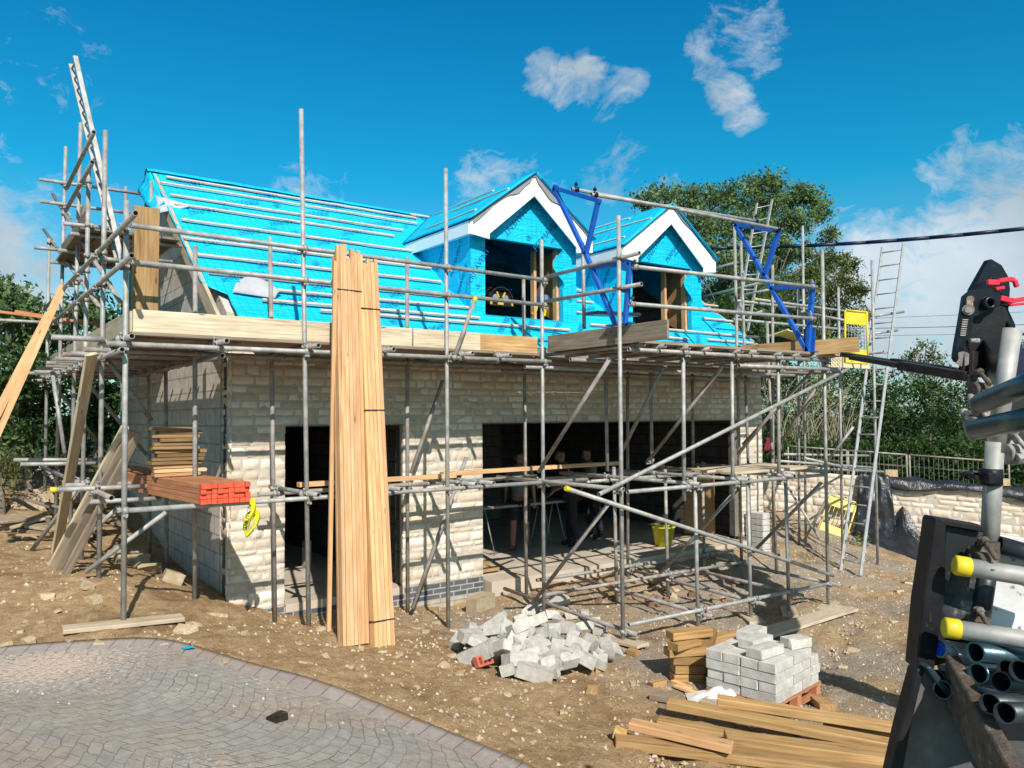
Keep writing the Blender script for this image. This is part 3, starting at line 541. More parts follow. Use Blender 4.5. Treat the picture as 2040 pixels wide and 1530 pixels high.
mb=MB(); mb.box((4.35,13.2,-.02),(2.0,6.6,.13)); mb.build('floor_slab','concrete',house)
mb=MB(); mb.box((4.36,9.74,.03),(1.66,.30,.10)); mb.build('threshold_slab','concrete',house)
# lintels
mb=MB(); mb.box((4.36,9.70,2.292),(1.66,.2,.012)); mb.box((9.5,9.70,2.292),(5.96,.2,.012)); mb.build('steel_lintel','rust',house)
# roof
HOLES=[(6.68,8.60,10.03,11.7),(9.90,11.82,10.03,11.7)]
def memb_slope(mb,x0,x1,ya,yb,leftfn=None):
    nu=int((x1-x0)/.07); nv=int((yb-ya)/.07); mb.smooth=True; I={}
    sl=math.sqrt(1+RP*RP)
    def pt(i,j):
        if (i,j) in I: return I[(i,j)]
        y=ya+(yb-ya)*j/nv; xl=leftfn(y) if leftfn else x0; x=xl+(x1-xl)*i/nu
        dz=noise.noise(Vector((x*1.1,y*4,1)))*.016+noise.noise(Vector((x*3,y*7,7)))*.009-.012*abs(math.sin(y*9.2))-.016*(((y-9.22)/.92)%1)
        if i<3: dz+=noise.noise(Vector((y*5,3,i)))*.03
        I[(i,j)]=(mb.vert((x,y,zr(y)+dz)),(x,(y-9)*sl)); return I[(i,j)]
    for i in range(nu):
        for j in range(nv):
            xc=x0+(x1-x0)*(i+.5)/nu; yc=ya+(yb-ya)*(j+.5)/nv
            if any(a<xc<b and c<yc<d for a,b,c,d in HOLES): continue
            q=[pt(i,j),pt(i+1,j),pt(i+1,j+1),pt(i,j+1)]; mb.face([k[0] for k in q],[k[1] for k in q])
    mb.smooth=False
def leftfn(y):
    if y>10.15: return 2.62+.10*(y-13)*-.02
    if y>9.95: return 2.62+(10.15-y)/.2*.27
    return 2.89+.6*max(0,(9.5-y))
mb=MB(); memb_slope(mb,2.62,13.42,9.22,YR,leftfn)
mb.build('roof_membrane','memb',house,solid=.004)
mb=MB(); mb.prism([(2.64,YR,zr(YR)+.0),(13.4,YR,zr(YR)+.0),(13.4,YB+.3,3.35),(2.64,YB+.3,3.35)],(0,0,1),.02); mb.build('rear_roof_slope','memb',house)
# ridge drape and end flap
mb=MB(); mb.smooth=True
mb.grid(lambda u,v:(2.55+10.9*u,YR-.12+.26*v,zr(YR)+.03-abs(v-.46)*.26*.72+noise.noise(Vector((u*30,v*2,2)))*.010),60,4,lambda u,v:(10.9*u,v*.3)); mb.build('ridge_drape','memb',house)
mb=MB(); mb.smooth=True
mb.grid(lambda u,v:(2.60-.16*u+noise.noise(Vector((u*3,v*5,1)))*.03,12.05+1.1*v,zr(12.05+1.1*v)+.02-.42*u*(.4+.6*v)+noise.noise(Vector((v*4,u,4)))*.04),6,14,lambda u,v:(u*.4,v*1.3)); mb.build('end_flap','memb',house,solid=.004)
mb=MB(); mb.smooth=True

def _flap(u,v):
    y=9.93+.34*v*math.sin(math.pi*min(1,u*.9+.05))**.7-.06*u; return (2.95+.52*u+.12*v,y,zr(y)+.03+.10*math.sin(v*2.4)*(1-.4*u))
mb.grid(_flap,10,8); mb.build('peeled_membrane','peel',house,solid=.004)
mb=MB(); mb.smooth=True
mb.grid(lambda u,v:(2.50+.42*u,11.98+.20*v*(1-.7*u),zr(11.98+.20*v*(1-.7*u))+.05-.16*(1-u)*(1-v)),6,6); mb.build('peeled_membrane','peel',house,solid=.004)
# verge rafters
mb=MB(); mb.beam((2.66,9.3,zr(9.3)-.13),(2.66,13.1,zr(13.1)-.13),.045,.2,(0,-RP,1)); mb.build('verge_rafter','weathered',house)
mb=MB(); mb.beam((13.36,9.3,zr(9.3)-.13),(13.36,13.1,zr(13.1)-.13),.045,.2,(0,-RP,1)); mb.build('verge_rafter','weathered',house)
for k in range(17):
    x=3.1+k*.6
    mb=MB(); mb.beam((x,9.26,zr(9.26)-.16),(x,13.0,zr(13.0)-.16),.045,.14,(0,-RP,1))
    if not (6.6<x<8.9 or 9.8<x<12.1): mb.build('rafter','oldboard',house)
mb=MB(); mb.beam((2.7,9.24,3.36),(13.35,9.24,3.36),.03,.12); mb.build('eaves_board','oldboard',house)
# roof battens, set out on the slope plane
def PR(px,py,off=.02):
    d=ray(px,py); n=Vector((0,-RP,1)); p0=Vector((0,RY,RZ+off*math.sqrt(1+RP*RP))); return CAM+d*((p0-CAM).dot(n)/d.dot(n))
BT=[((332,355),(828,434)),((320,366),(830,445)),((340,391),(801,458)),((348,407),(785,471)),((361,438),(820,501)),((373,491),(847,522)),((396,523),(868,550)),((426,565),(884,575)),((513,590),(926,602)),((529,610),(947,625)),((640,622),(1133,657)),((818,428),(863,435)),
 ((1148,579),(1165,580)),((1150,600),(1182,604)),((1150,624),(1213,628)),((1179,650),(1290,655)),((1315,659),(1507,670)),((1315,673),(1371,676)),((1413,679),(1499,683)),((1403,608),(1429,610)),((1403,637),(1457,639))]
for a,b in BT:
    p=PR(*a);q=PR(*b); y=(p.y+q.y)/2
    mb=MB(); p=Vector((p.x,y,zr(y)+.035)); q=Vector((q.x,y,zr(y)+.035)); mb.beam(p,q,.045,.025,(0,-RP,1)); mb.build('batten','pinkbatten',house)
# ---------------------------------------------------------------- printed lettering
_tc={}
def text_geo(s,size=1.):
    if s in _tc: return _tc[s]
    cu=bpy.data.curves.new('tmp','FONT'); cu.body=s; cu.size=1; cu.align_x='CENTER'; cu.align_y='CENTER'; cu.resolution_u=2
    ob=bpy.data.objects.new('tmp',cu); COL.objects.link(ob); dg=bpy.context.evaluated_depsgraph_get(); dg.update()
    me=bpy.data.meshes.new_from_object(ob.evaluated_get(dg)); r=([tuple(v.co) for v in me.vertices],[tuple(p.vertices) for p in me.polygons])
    bpy.data.objects.remove(ob); bpy.data.curves.remove(cu); bpy.data.meshes.remove(me); _tc[s]=r; return r
def put_text(mb,s,c,ex,ey,size,ang=0,bold=.0):
    V_,F_=text_geo(s); c=Vector(c); ex=Vector(ex).normalized(); ey=Vector(ey).normalized(); ca,sa=math.cos(ang),math.sin(ang)
    base=[mb.vert(c+ex*((x*ca-y*sa)*size)+ey*((x*sa+y*ca)*size)) for x,y,_ in V_]
    for f in F_: mb.face([base[i] for i in f])
def logo(mb,c,ex,ey,s):
    c=Vector(c);ex=Vector(ex).normalized();ey=Vector(ey).normalized()
    for k in (0,1,2):
        a=s*(1-.3*k); b=s*(.82-.3*k)
        o=ey*(-s*.25*k)
        P_=[c+o+ex*(-a)+ey*0,c+o+ey*(a*.45),c+o+ex*a,c+o+ey*(a*.45-.22*s)]
        mb.quadp(P_)
mb=MB(); ex=Vector((1,0,0)); ey=Vector((0,1,RP)).normalized(); nn=Vector((0,-RP,1)).normalized(); r=random.Random(5)
for j,y in enumerate(np.arange(9.5,12.9,.42)):
    for i,x in enumerate(np.arange(3.2+(j%2)*.6,13.2,1.2)):
        if any(a-.55<x<b+.55 and c-.6<y<d+.5 for a,b,c,d in HOLES): continue
        if x-y*.0<3.5 and y<10.2: continue
        put_text(mb,'PERMAVENT',Vector((x,y,zr(y)))+nn*.032,ex,ey,.13,math.radians(205))
        if (i+j)%2: logo(mb,Vector((x+.62,y+.1,zr(y+.1)))+nn*.032,ex,ey,.10)
for x in (7.0,7.5,8.05,8.55,10.3,10.9,11.5): put_text(mb,'PERMAVENT',Vector((x,9.72,zr(9.72)))+nn*.034,ex,ey,.12,math.radians(48))
mb.build('printed_lettering','print',house)
# ---------------------------------------------------------------- dormers
def dormer(dx,k):
    d=None
    def B(mb,name,mat,**kw):
        return mb.build(name,mat,d,**kw)
    x0,x1=6.57+dx,8.72+dx; oa,ob=6.84+dx,8.42+dx; y=10.0; zt=5.21; cx=7.68+dx
    mb=MB()
    zs=zr(y)-.02
    def pr(poly,th=.10): mb.prism([(a,y,z) for a,z in poly],(0,1,0),th)
    pr([(x0,zs-.05),(oa,zs-.05),(oa,zt),(x0,zt)]); pr([(ob,zs-.05),(x1,zs-.05),(x1,zt),(ob,zt)]); pr([(oa+.001,zs-.05),(ob-.001,zs-.05),(ob-.001,zs),(oa+.001,zs)])
    pr([(x0,zt+.001),(x1,zt+.001),(x1,5.40),(cx+.06,6.20),(cx-.02,6.20),(x0,5.40)])
    d=mb.build('dormer','memb',house)
    for xx,s in ((x0-.004,1),(x1-.016,1)):
        mb=MB(); mb.prism([(xx,y+.01,zr(y)-.02),(xx,y+.01,5.42),(xx,11.9,5.42),(xx,11.9,5.40)],(1,0,0),.02); B(mb,'cheek','memb')
    sl=(6.30-5.40)/1.25
    for s in (-1,1):
        mb=MB(); e=cx+s*1.27; mb.smooth=True
        def f(u,v):
            X=e+(cx-e)*u; Z=5.385+(6.315-5.385)*u; yb=9.45+(Z-3.6)/RP+.02; Yy=9.74+(yb-9.74)*v
            return (X,Yy,Z+noise.noise(Vector((X*3,Yy*3,k)))*.012)
        mb.grid(f,10,16,lambda u,v:(u*1.55,v*2.6)); B(mb,'dormer_roof','memb',solid=-.02 if s<0 else .02)
        mb=MB()
        for q0,q1 in (((.62,.04),(.62,.62)),((.22,.12),(.22,.75)),((.86,.3),(.86,.9))):
            a=Vector(f(*q0)); b=Vector(f(*q1)); b.z=a.z
            mb=MB(); mb.beam(a+Vector((0,0,.035)),b+Vector((0,0,.035)),.045,.025,(s*.6,0,1)); B(mb,'batten','pinkbatten')
    # bargeboards: one cut gable board each side, meeting at the apex
    for s in (-1,1):
        q=[(s*1.245,5.37),(0,6.285),(0,5.945),(s*.885,5.215),(s*.885,5.13),(s*1.245,5.17)]
        mb=MB(); poly=[(cx+a,9.80,z) for a,z in q]
        mb.prism(poly if s>0 else poly[::-1],(0,1,0),.025); B(mb,'bargeboard','pvc',bevel=.003)
        mb=MB(); e=cx+s*1.245; mb.prism([(e-.012,9.826,5.17),(e-.012,11.85,5.17),(e-.012,11.85,5.37),(e-.012,9.826,5.37)],(1,0,0),.022); B(mb,'fascia','pvc')
        mb=MB(); ei=cx+s*1.07; mb.prism([(min(e,ei)+.012,9.83,5.20),(max(e,ei)-.012,9.83,5.20),(max(e,ei)-.012,11.7,5.20),(min(e,ei)+.012,11.7,5.20)],(0,0,1),.012); B(mb,'soffit','pvc')
        # rafters under the verge overhang
        mb=MB(); mb.beam((cx+s*1.0,9.93,5.38),(cx+s*.03,9.93,6.10),.045,.08,(-s*.6,0,1)); B(mb,'verge_rafter','oldboard')
    # grey underside of the membrane lapping over the boards
    mb=MB(); mb.smooth=True; r=random.Random(k)
    top=lambda x:6.325-(.745)*abs(x)
    def fl(u,v):
        x=-1.2+2.42*u if k==0 else -.2+1.4*u
        w=(.045+.055*max(0,math.sin(x*5+1))+.16*math.exp(-((x+.05)/.22)**2)*(.15)+.09*math.exp(-((abs(x)-.33)/.16)**2))*(1 if k==0 else .45)
        if abs(x)<.05: w*=.5
        return (cx+x,9.79-.012*v,top(x)-v*w)
    mb.grid(fl,44,2); B(mb,'lapped_edge','greymemb')
    mb=MB()
    for sa,sy_ in ((oa,10.11),(ob-.05,10.11),(ob-.30,10.4)):
        mb=MB(); mb.prism([(sa,sy_,zs),(sa+.05,sy_,zs),(sa+.05,sy_,zt),(sa,sy_,zt)],(0,1,0),.10); B(mb,'stud','newwood')
    mb=MB(); mb.prism([(ob+.006,10.22,zs),(ob+.006,10.75,zs+.3),(ob+.006,10.75,5.2),(ob+.006,10.22,5.2)],(1,0,0),.012); B(mb,'lining_sheet','osb')
    # lettering
    mb=MB(); X=Vector((1,0,0)); Z=Vector((0,0,1)); yy=y-.004
    def T(s,x,z,sz,a): put_text(mb,s,(cx+x,yy,z),X,Z,sz,math.radians(a))
    if k==0:
        T('PERMAVENT',-.17,5.62,.155,228); T('APEX',-.33,5.75,.075,228); T('PERMAVENT',.43,5.44,.155,48); T('APEX',.55,5.34,.075,48); T('PERMAVENT',-.98,4.72,.13,58); 
        logo(mb,(cx-.97,yy,4.42),X,Z,.07); logo(mb,(cx+.89,yy,4.35),X,Z,.07); logo(mb,(cx+.02,yy,5.30),X,Z,.09)
    else:
        T('PERMAVENT',-.22,5.56,.14,232); T('PERMAVOID',.30,5.55,.13,48); T('APEX',.34,5.46,.06,48); logo(mb,(cx+.1,yy,5.78),X,Z,.07)
    Yv=Vector((0,-1,0)); xl=x0-.009
    for yy2,z2 in ((10.4,4.9),(10.25,4.5),(10.85,5.05)): put_text(mb,'PERMAVENT',(xl,yy2,z2),Yv,Z,.11,math.radians(60))
    B(mb,'printed_lettering','print')
    # torn flap at the right jamb
    mb=MB(); mb.smooth=True; mb.grid(lambda u,v:(ob-.20*math.sin(math.pi*min(1,v*1.15))*u*(1.3-v*.2),9.985-.02*u,5.18-.62*v),5,10,lambda u,v:(u*.2,v*.6)); B(mb,'torn_flap','memb')
    return d
dormer(0,0); dormer(3.22,1)
# ---------------------------------------------------------------- scaffolding
R0=.026
def coupler_mesh():
    mb=MB()
    # sleeve round the standard (local Z), sleeve round the second tube (local X, offset +Y), plates, bolts and nuts
    mb.smooth=True; mb.tube((0,0,-.025),(0,0,.025),.036,12); mb.tube((-.025,.054,0),(.025,.054,0),.036,12); mb.smooth=False
    mb.box((0,.027,0),(.05,.03,.05)); mb.box((.045,-.005,0),(.035,.022,.045)); mb.tube((.052,-.05,0),(.052,.04,0),.008,6); mb.tube((.052,.03,0),(.052,.052,0),.015,6)
    mb.box((0,.06,-.042),(.045,.022,.03)); mb.tube((0,.02,-.05),(0,.105,-.05),.008,6); mb.tube((0,.09,-.05),(0,.112,-.05),.015,6)
    return mb
_cm=coupler_mesh().build('coupler','coupler',None,(0,0,0)); CPM=_cm.data; bpy.data.objects.remove(_cm)
class Scaf:
    def __init__(s,label,loc,group='scaffold structures'):
        s.r=thing('scaffold',label,'scaffolding',loc); s.t=[]; s.n=0
    def tube(s,kind,a,b,mat='galv',cap=None,r=R0,lab=None):
        a=Vector(a);b=Vector(b); mb=MB(); mb.smooth=True; mb.tube(a,b,r,14,hollow=r*.86)
        o=mb.build(kind,mat,s.r); s.t.append((a,b,o,kind))
        if lab: o['label']=lab
        if cap:
            p,q=(a,b) if cap==1 else (b,a); dr=(p-q).normalized(); mb=MB(); mb.smooth=True; mb.tube(p-dr*.05,p+dr*.012,r*1.16,14); mb.build('end_cap','yellow',o,bevel=.004)
        return o
    def board(s,a,b,w=.225,h=.038,upv=(0,0,1),mat='weathered',kind='scaffold_board',tone=1.,lab=None):
        mb=MB(); mb.cur=(tone,)*3; mb.beam(a,b,w,h,upv); o=mb.build(kind,mat,s.r,bevel=.004)
        if lab: o['label']=lab
        return o
    def couple(s,maxd=.085):
        for i,(a,b,o,k) in enumerate(s.t):
            for j in range(i+1,len(s.t)):
                c,d,o2,k2=s.t[j]
                u=b-a; v=d-c; w=a-c; A=u.dot(u);B=u.dot(v);C=v.dot(v);D=u.dot(w);E=v.dot(w); den=A*C-B*B
                if den<A*C*.03: continue
                sc=(B*E-C*D)/den; tc=(A*E-B*D)/den
                if not(-.01<=sc<=1.01 and -.01<=tc<=1.01): continue
                p=a+u*sc; q=c+v*tc; dd=(q-p).length
                if dd>maxd: continue
                z=u.normalized(); x=v.normalized(); y=z.cross(x).normalized()
                if (q-p).dot(y)<0: y=-y
                x=y.cross(z)
                m=Matrix((x,y,z)).transposed().to_4x4(); m.translation=p-ORG[o.name]
                cp=bpy.data.objects.new('coupler',CPM); COL.objects.link(cp); cp.parent=o; cp.matrix_local=m; s.n+=1
zl=3.12; zb=3.235
# ===== front run
S=Scaf('long front scaffold with weathered toe boards along the stone wall left of the bay',(4,8.7,0))
YO=8.3
for tp,ft in (((252,400),(246,1240)),((600,218),(615,1243)),((888,336),(893,1255))):
    p=P(*ft,Y=YO); q=P(*tp,Y=YO); S.tube('standard',(p.x,YO,g(p.x,YO)-.02),(q.x,YO,q.z))
p=P(1083,1170,Y=YO); q=P(1079,478,Y=YO); S.tube('standard',(p.x,YO,g(p.x,YO)-.02),(q.x,YO,q.z))
for tp,ft in (((389,491),(388,1173)),((538,473),(548,1240)),((811,513),(812,1215)),((1043,557),(1049,1215))):
    p=P(*ft,Y=9.12); q=P(*tp,Y=9.12); S.tube('standard',(p.x,9.12,g(p.x,9.12)-.03),(q.x,9.12,q.z),'galv_dull')
yl=YO-.054
a=P(195,682,Y=yl); b=P(1083,718,Y=yl); S.tube('ledger',(a.x,yl,zl),(b.x+.12,yl,zl+.02))
a=P(102,680,Y=yl-.055); S.tube('ledger',(a.x,yl-.055,zl+.03),(1.25,yl-.055,zl+.03))
S.tube('ledger',(1.2,9.07,zl),(6.95,9.07,zl),'galv_dull')
for (l,r_) in (((262,449),(1079,557)),((262,522),(1079,607))):
    a=P(*l,Y=yl); b=P(*r_,Y=yl); z0=(a.z+b.z)/2; S.tube('guard_rail',(a.x,yl,a.z),(b.x,yl,b.z))
ZT=P(262,449,Y=yl).z; ZM=P(262,522,Y=yl).z
a=P(255,1017,Y=yl); b=P(1170,955,Y=yl); S.tube('ledger',(a.x,yl,a.z),(b.x,yl,b.z)); ZLo=(a.z+b.z)/2
S.tube('ledger',(3.0,9.07,ZLo),(7.1,9.07,ZLo),'galv_dull')
for px,py in ((263,672),(452,683),(635,686),(785,692),(942,700),(1017,703)):
    p=P(px,py,Y=7.97); S.tube('transom',(p.x,7.97,zl+.056),(p.x,9.4,zl+.056))
for px,py in ((635,992),(800,970),(949,965),(984,962)):
    p=P(px,py,Y=7.98); S.tube('transom',(p.x,7.98,ZLo+.056),(p.x-.05,9.35,ZLo+.056))
# walkway boards and toe boards
for k in range(5):
    y=8.40+k*.232+(.014 if k==4 else 0)
    for x0,x1 in ((1.5,4.3),(4.33,6.55)): S.board((x0+.1*(k%2),y,zb),(x1+.1*(k%2),y,zb-.004*k),.225,.038,mat='oldboard',tone=1+.1*(k%3))
S.board((1.52,YO+.05,3.365),(4.62,YO+.05,3.365),.038,.225,mat='weathered',kind='toe_board',tone=1.25)
S.board((4.64,YO+.05,3.365),(5.62,YO+.05,3.365),.038,.225,mat='weathered',kind='toe_board',tone=1.2)
S.board((5.62,YO+.052,3.36),(6.56,YO+.052,3.36),.038,.225,mat='treated',kind='toe_board',tone=1.45)
# braces
for a_,b_,Y_,cp in (((947,594),(903,718),yl-.06,1),((882,758),(819,943),9.06,None),((929,911),(822,1212),8.85,None)):
    S.tube('brace',P(*a_,Y=Y_),P(*b_,Y=Y_),'galv_dull',cap=cp)
# base plates on boards
one('sole_board',(lambda m:(m.beam(P(140,1252,Y=8.22)*0+Vector((.95,8.27,g(1.1,8.27)+.035)),Vector((1.98,8.20,g(1.9,8.2)+.06)),.22,.04),m)[1])(MB()),'weathered','weathered sole board on the earth under the corner tube of the scaffold','board',(1.4,8.2,.4),bevel=.004)
S.couple()
# ===== gable run on the left
Gs=Scaf('tall gable-end scaffold of grey tubes at the left side of the house',(1.5,11.5,.6))
XO=1.45; ysd=[]
for tp,ft in (((210,260),(197,1145)),((177,337),(162,1115)),((161,245),(139,1090)),((131,292),(110,1050)),((98,475),(89,1000))):
    p=P(*ft,X=XO); q=P(*tp,Y=p.y); ysd.append(p.y); Gs.tube('standard',(p.x,p.y,g(p.x,p.y)-.03),(q.x,p.y,q.z))
Gs.tube('standard',P(332,1139,X=2.45),P(330,660,X=2.45),'galv_dull'); Gs.tube('standard',P(298,1120,X=2.45),P(297,690,X=2.45),'galv_dull')
Gs.tube('standard',P(250,372,X=2.45),P(254,700,X=2.45)); Gs.tube('standard',P(301,362,X=2.5),P(303,640,X=2.5))
xl=XO-.054
Gs.tube('ledger',(xl,8.15,zl-.06),(xl,15.4,zl-.06)); Gs.tube('ledger',(2.40,8.4,zl-.06),(2.40,14.5,zl-.06),'galv_dull')
Gs.tube('guard_rail',(xl,7.6,ZT-.03),(xl,15.3,ZT-.03)); Gs.tube('guard_rail',(xl,7.75,ZM-.03),(xl,15.3,ZM-.03))
Gs.tube('guard_rail',P(187,263,X=xl),P(133,375,X=xl)); Gs.tube('guard_rail',P(184,323,X=xl),P(131,420,X=xl))
Gs.tube('ledger',(xl,8.6,1.62),(xl,15.3,1.62),'galv_dull')
for a_,b_,Y_ in (((78,357),(287,387),ysd[3]-.06),((80,401),(272,426),ysd[3]-.06),((68,493),(129,499),ysd[3]+.06),((126,445),(217,455),ysd[1]+.06),((200,515),(241,520),ysd[0]-.06),((27,916),(204,916),13.0),((41,925),(190,923),12.0),((52,758),(96,758),ysd[4]-.06),((56,770),(110,772),ysd[4]+.5)):
    Gs.tube('transom',P(*a_,Y=Y_),P(*b_,Y=Y_))
Gs.tube('transom',P(102,976,Y=9.5),P(292,969,Y=9.5),cap=1); Gs.tube('transom',P(180,1000,Y=9.4),P(320,993,Y=9.4)); Gs.tube('transom',P(130,967,Y=10.2),P(300,962,Y=10.2))
for y in ysd: Gs.tube('transom',(xl-.25,y+.06,zl),(2.7,y+.06,zl))
for y in (9.9,10.6,11.5,12.7,14.1): Gs.tube('transom',(xl-.3,y,zl),(2.7,y,zl),'galv_dull')
for a_,b_ in (((105,387),(245,610)),((87,457),(204,620)),((211,713),(302,838)),((155,738),(292,906)),((99,755),(194,879)),((75,881),(105,957))):
    Gs.tube('brace',P(*a_,X=XO+.06) if a_[1]<500 or a_[1]>870 else P(*a_,Y={211:9.72,155:12.1,99:15.0}[a_[0]]),P(*b_,X=XO+.06) if a_[1]<500 or a_[1]>870 else P(*b_,Y={211:9.72,155:12.1,99:15.0}[a_[0]]),'galv_dull')
Gs.tube('brace',P(104,740,Y=12.2),P(129,903,Y=12.0)); Gs.tube('brace',P(345,1010,Y=9.3),P(170,1140,Y=9.6)); Gs.tube('brace',P(236,1010,Y=10.5),P(140,1100,Y=11.2)); Gs.tube('brace',P(165,960,Y=11.0),P(62,1098,Y=11.8),'galv_dull')
for k in range(5): Gs.board((1.56+.23*k,8.4,zb-.02),(1.56+.23*k,15.2,zb-.02),mat='oldboard',tone=.8+.1*(k%3))
Gs.board((XO+.05,8.36,3.35),(XO+.05,11.2,3.35),.038,.225,mat='weathered',kind='toe_board',tone=.95); Gs.board((XO+.052,11.22,3.35),(XO+.052,15.3,3.35),.038,.225,mat='weathered',kind='toe_board',tone=.85)
# upper lift
zu=P(200,500,Y=12.4).z
for k in range(5): Gs.board((1.5+.24*k,11.0,zu),(1.5+.24*k,13.6,zu),mat='oldboard',tone=.85+.1*(k%2))
for y in (11.2,12.4,13.4): Gs.tube('transom',(1.3,y,zu-.05),(2.8,y,zu-.05))
Gs.board((1.47,11.0,zu+.13),(1.47,13.5,zu+.13),.038,.225,mat='oldboard',kind='toe_board'); Gs.board((1.5,13.5,zu+.15),(2.7,13.5,zu+.15),.038,.225,mat='weathered',kind='toe_board')
Gs.board(P(166,410,Y=13.3),P(160,455,Y=13.3),.20,.038,(1,0,0),mat='oldboard')
Gs.couple()
# ===== projecting loading bay
Bs=Scaf('projecting loading bay scaffold with many braces in front of the garage opening',(8.8,7.6,-.3))
Y1_=6.81; YA=Y1_-.054
posts=[]
def lin(a,b,Y=None,X=None): return P(*a,Y=Y,X=X),P(*b,Y=Y,X=X)
for tp,ft,full in (((1232,430),(1241,1280),1),((1361,700),(1363,998),0),((1384,950),(1391,1255),1),((1458,708),(1460,994),0),((1489,950),(1496,1237),1),((1550,706),(1552,966),0),((1565,955),(1572,1225),1),((1638,498),(1650,1210),1)):
    q,p=lin(tp,ft,Y=Y1_); z=g(p.x,Y1_)-.02 if full else p.z; Bs.tube('standard',(p.x,Y1_,z),(q.x,Y1_,q.z)); posts.append((p.x,full))
    if full:
        mb=MB(); rz=.5-p.x*.3; mb.box((p.x,Y1_,g(p.x,Y1_)+.022),(.62,.22,.038),rotm(0,-.03,rz)); one('sole_board',mb,'weathered','short sole board under the %s front tube of the loading bay from the left'%ORDN[sum(1 for x in posts if x[1])-1],'board',(p.x,Y1_,g(p.x,Y1_)),'sole boards under the loading bay tubes',bevel=.004)
xf=[x for x,f in posts if f]; xs_=[x for x,f in posts]
# rows behind
for tp,ft,Y_ in (((1206,720),(1210,939),8.35),((1223,930),(1229,1200),8.35),((1250,700),(1251,1160),9.15),((1296,731),(1299,925),8.35),((1325,935),(1331,1190),8.35),((1379,740),(1381,931),9.15),((1400,960),(1404,1178),9.15),((1463,447),(1478,1150),8.35),((1476,480),(1497,1140),9.15),((1528,640),(1548,1180),8.35),((1539,528),(1541,1120),9.15)):
    q,p=lin(tp,ft,Y=Y_); z=g(p.x,Y_)-.02 if ft[1]>1100 else p.z; Bs.tube('standard',(p.x,Y_,z),(q.x,Y_,q.z),'galv_dull')
X5=posts[0][0]
for z,d in ((3.20,-.055),(3.07,-.055)): Bs.tube('ledger',(X5+.1 if z>3.1 else X5+2.2,Y1_+d,z),(xf[-1]+.1 if z>3.1 else xf[-1]+.35,Y1_+d,z+.02))
Bs.tube('ledger',(X5-.3,8.30,3.06),(12.4,8.30,3.10)); Bs.tube('ledger',(X5-.1,9.10,3.06),(12.2,9.10,3.06),'galv_dull'); Bs.tube('ledger',(X5-.1,7.6,3.12),(11.4,7.6,3.14),'galv_dull')
a,b=lin((1252,1245),(1644,1164),Y=YA); zbq=(a.z+b.z)/2; Bs.tube('ledger',a,b)
a,b=lin((1250,980),(1640,950),Y=YA); zmid=(a.z+b.z)/2; Bs.tube('ledger',a,(b.x,b.y,a.z))
Bs.tube('ledger',(X5,8.295,-.0),(10.9,8.295,-.05),'galv_dull'); Bs.tube('ledger',(X5-.05,8.295,zmid),(11.0,8.295,zmid)); Bs.tube('ledger',(7.1,9.095,zmid),(12.6,9.095,zmid),'galv_dull'); Bs.tube('ledger',(7.1,9.095,.0),(11.6,9.095,-.05),'galv_dull')
for x,f in posts:
    if f: Bs.tube('transom',(x+.055,Y1_-.2,zbq-.06),(x+.055,9.3,zbq+.02),'galv_dull')
    else: Bs.tube('transom',(x+.055,Y1_-.22,zmid+.055),(x+.055,9.35,zmid+.055))
Bs.tube('transom',(X5-.055,Y1_-.1,zmid+.055),(X5-.055,9.3,zmid+.055)); Bs.tube('transom',(xf[-1]-.055,Y1_-.1,zmid+.055),(xf[-1]-.055,9.3,zmid+.055))
for px,py in ((1284,702),(1326,703),(1374,705),(1416,707),(1478,710),(1510,711),(1559,714),(1595,716),(1628,717)):
    p=P(px,py,Y=Y1_-.2); Bs.tube('transom',(p.x,Y1_-.2,3.256),(p.x,8.5,3.256),'galv_dull')
# big braces
Bs.tube('brace',P(1193,985,Y=YA-.06),P(1690,735,Y=YA-.06)); Bs.tube('brace',P(1128,973,Y=YA-.06),P(1660,1147,Y=YA-.06),cap=1)
for a_,b_,X_ in (((1214,716),(1073,940),X5-.06),((1210,1006),(1061,1202),X5-.06),((1441,727),(1288,923),8.7),((1469,975),(1300,1160),9.0),((1622,735),(1480,885),10.85),((1636,962),(1500,1100),10.88),((1626,774),(1554,884),11.0),((1322,731),(1241,896),7.9),((1556,800),(1470,905),10.0)):
    Bs.tube('brace',P(*a_,X=X_),P(*b_,X=X_),'galv_dull')
# guard rails running out along the bay's left side
for a_,b_ in (((1083,553),(1274,504)),((1086,601),(1278,566))): Bs.tube('guard_rail',P(*a_,X=X5+.054),P(*b_,X=X5+.054))
Bs.tube('standard',P(1161,482,X=X5+.3),P(1164,655,X=X5+.3))
Bs.board((X5+.11,8.3,3.385),(X5+.11,6.12,3.385),.038,.225,mat='oldboard',kind='toe_board',tone=1.15)
a,b=P(1620,693,Y=6.75),P(1711,686,Y=6.3); Bs.board(a,b,.038,.225,mat='treated',kind='toe_board',tone=1.0)
a,b=P(1470,702,Y=8.3),P(1612,692,Y=7.3); Bs.board(a,b,.038,.225,mat='treated',kind='toe_board',tone=.85)
for k in range(7):
    y=6.80+k*.232
    Bs.board((6.75+.05*(k%2),y,3.30+.002*(k%2)),(9.0+.1*(k%3),y,3.30),.225,.038,mat='oldboard',tone=1.2+.08*(k%3)); Bs.board((9.15+.1*(k%3),y,3.305),(11.3+.15*(k%2),y,3.305),.225,.038,mat='oldboard',tone=1.15+.08*(k%2))
Bs.board((8.6,6.74,3.285),(11.0,6.74,3.285),.06,.03,mat='weathered',tone=1.0)
for k in range(4): Bs.board((8.95+.2*(k%2),7.1+k*.235,zmid+.11),(11.0-.1*(k%3),7.1+k*.235,zmid+.11),.225,.038,mat='weathered',tone=1.1)
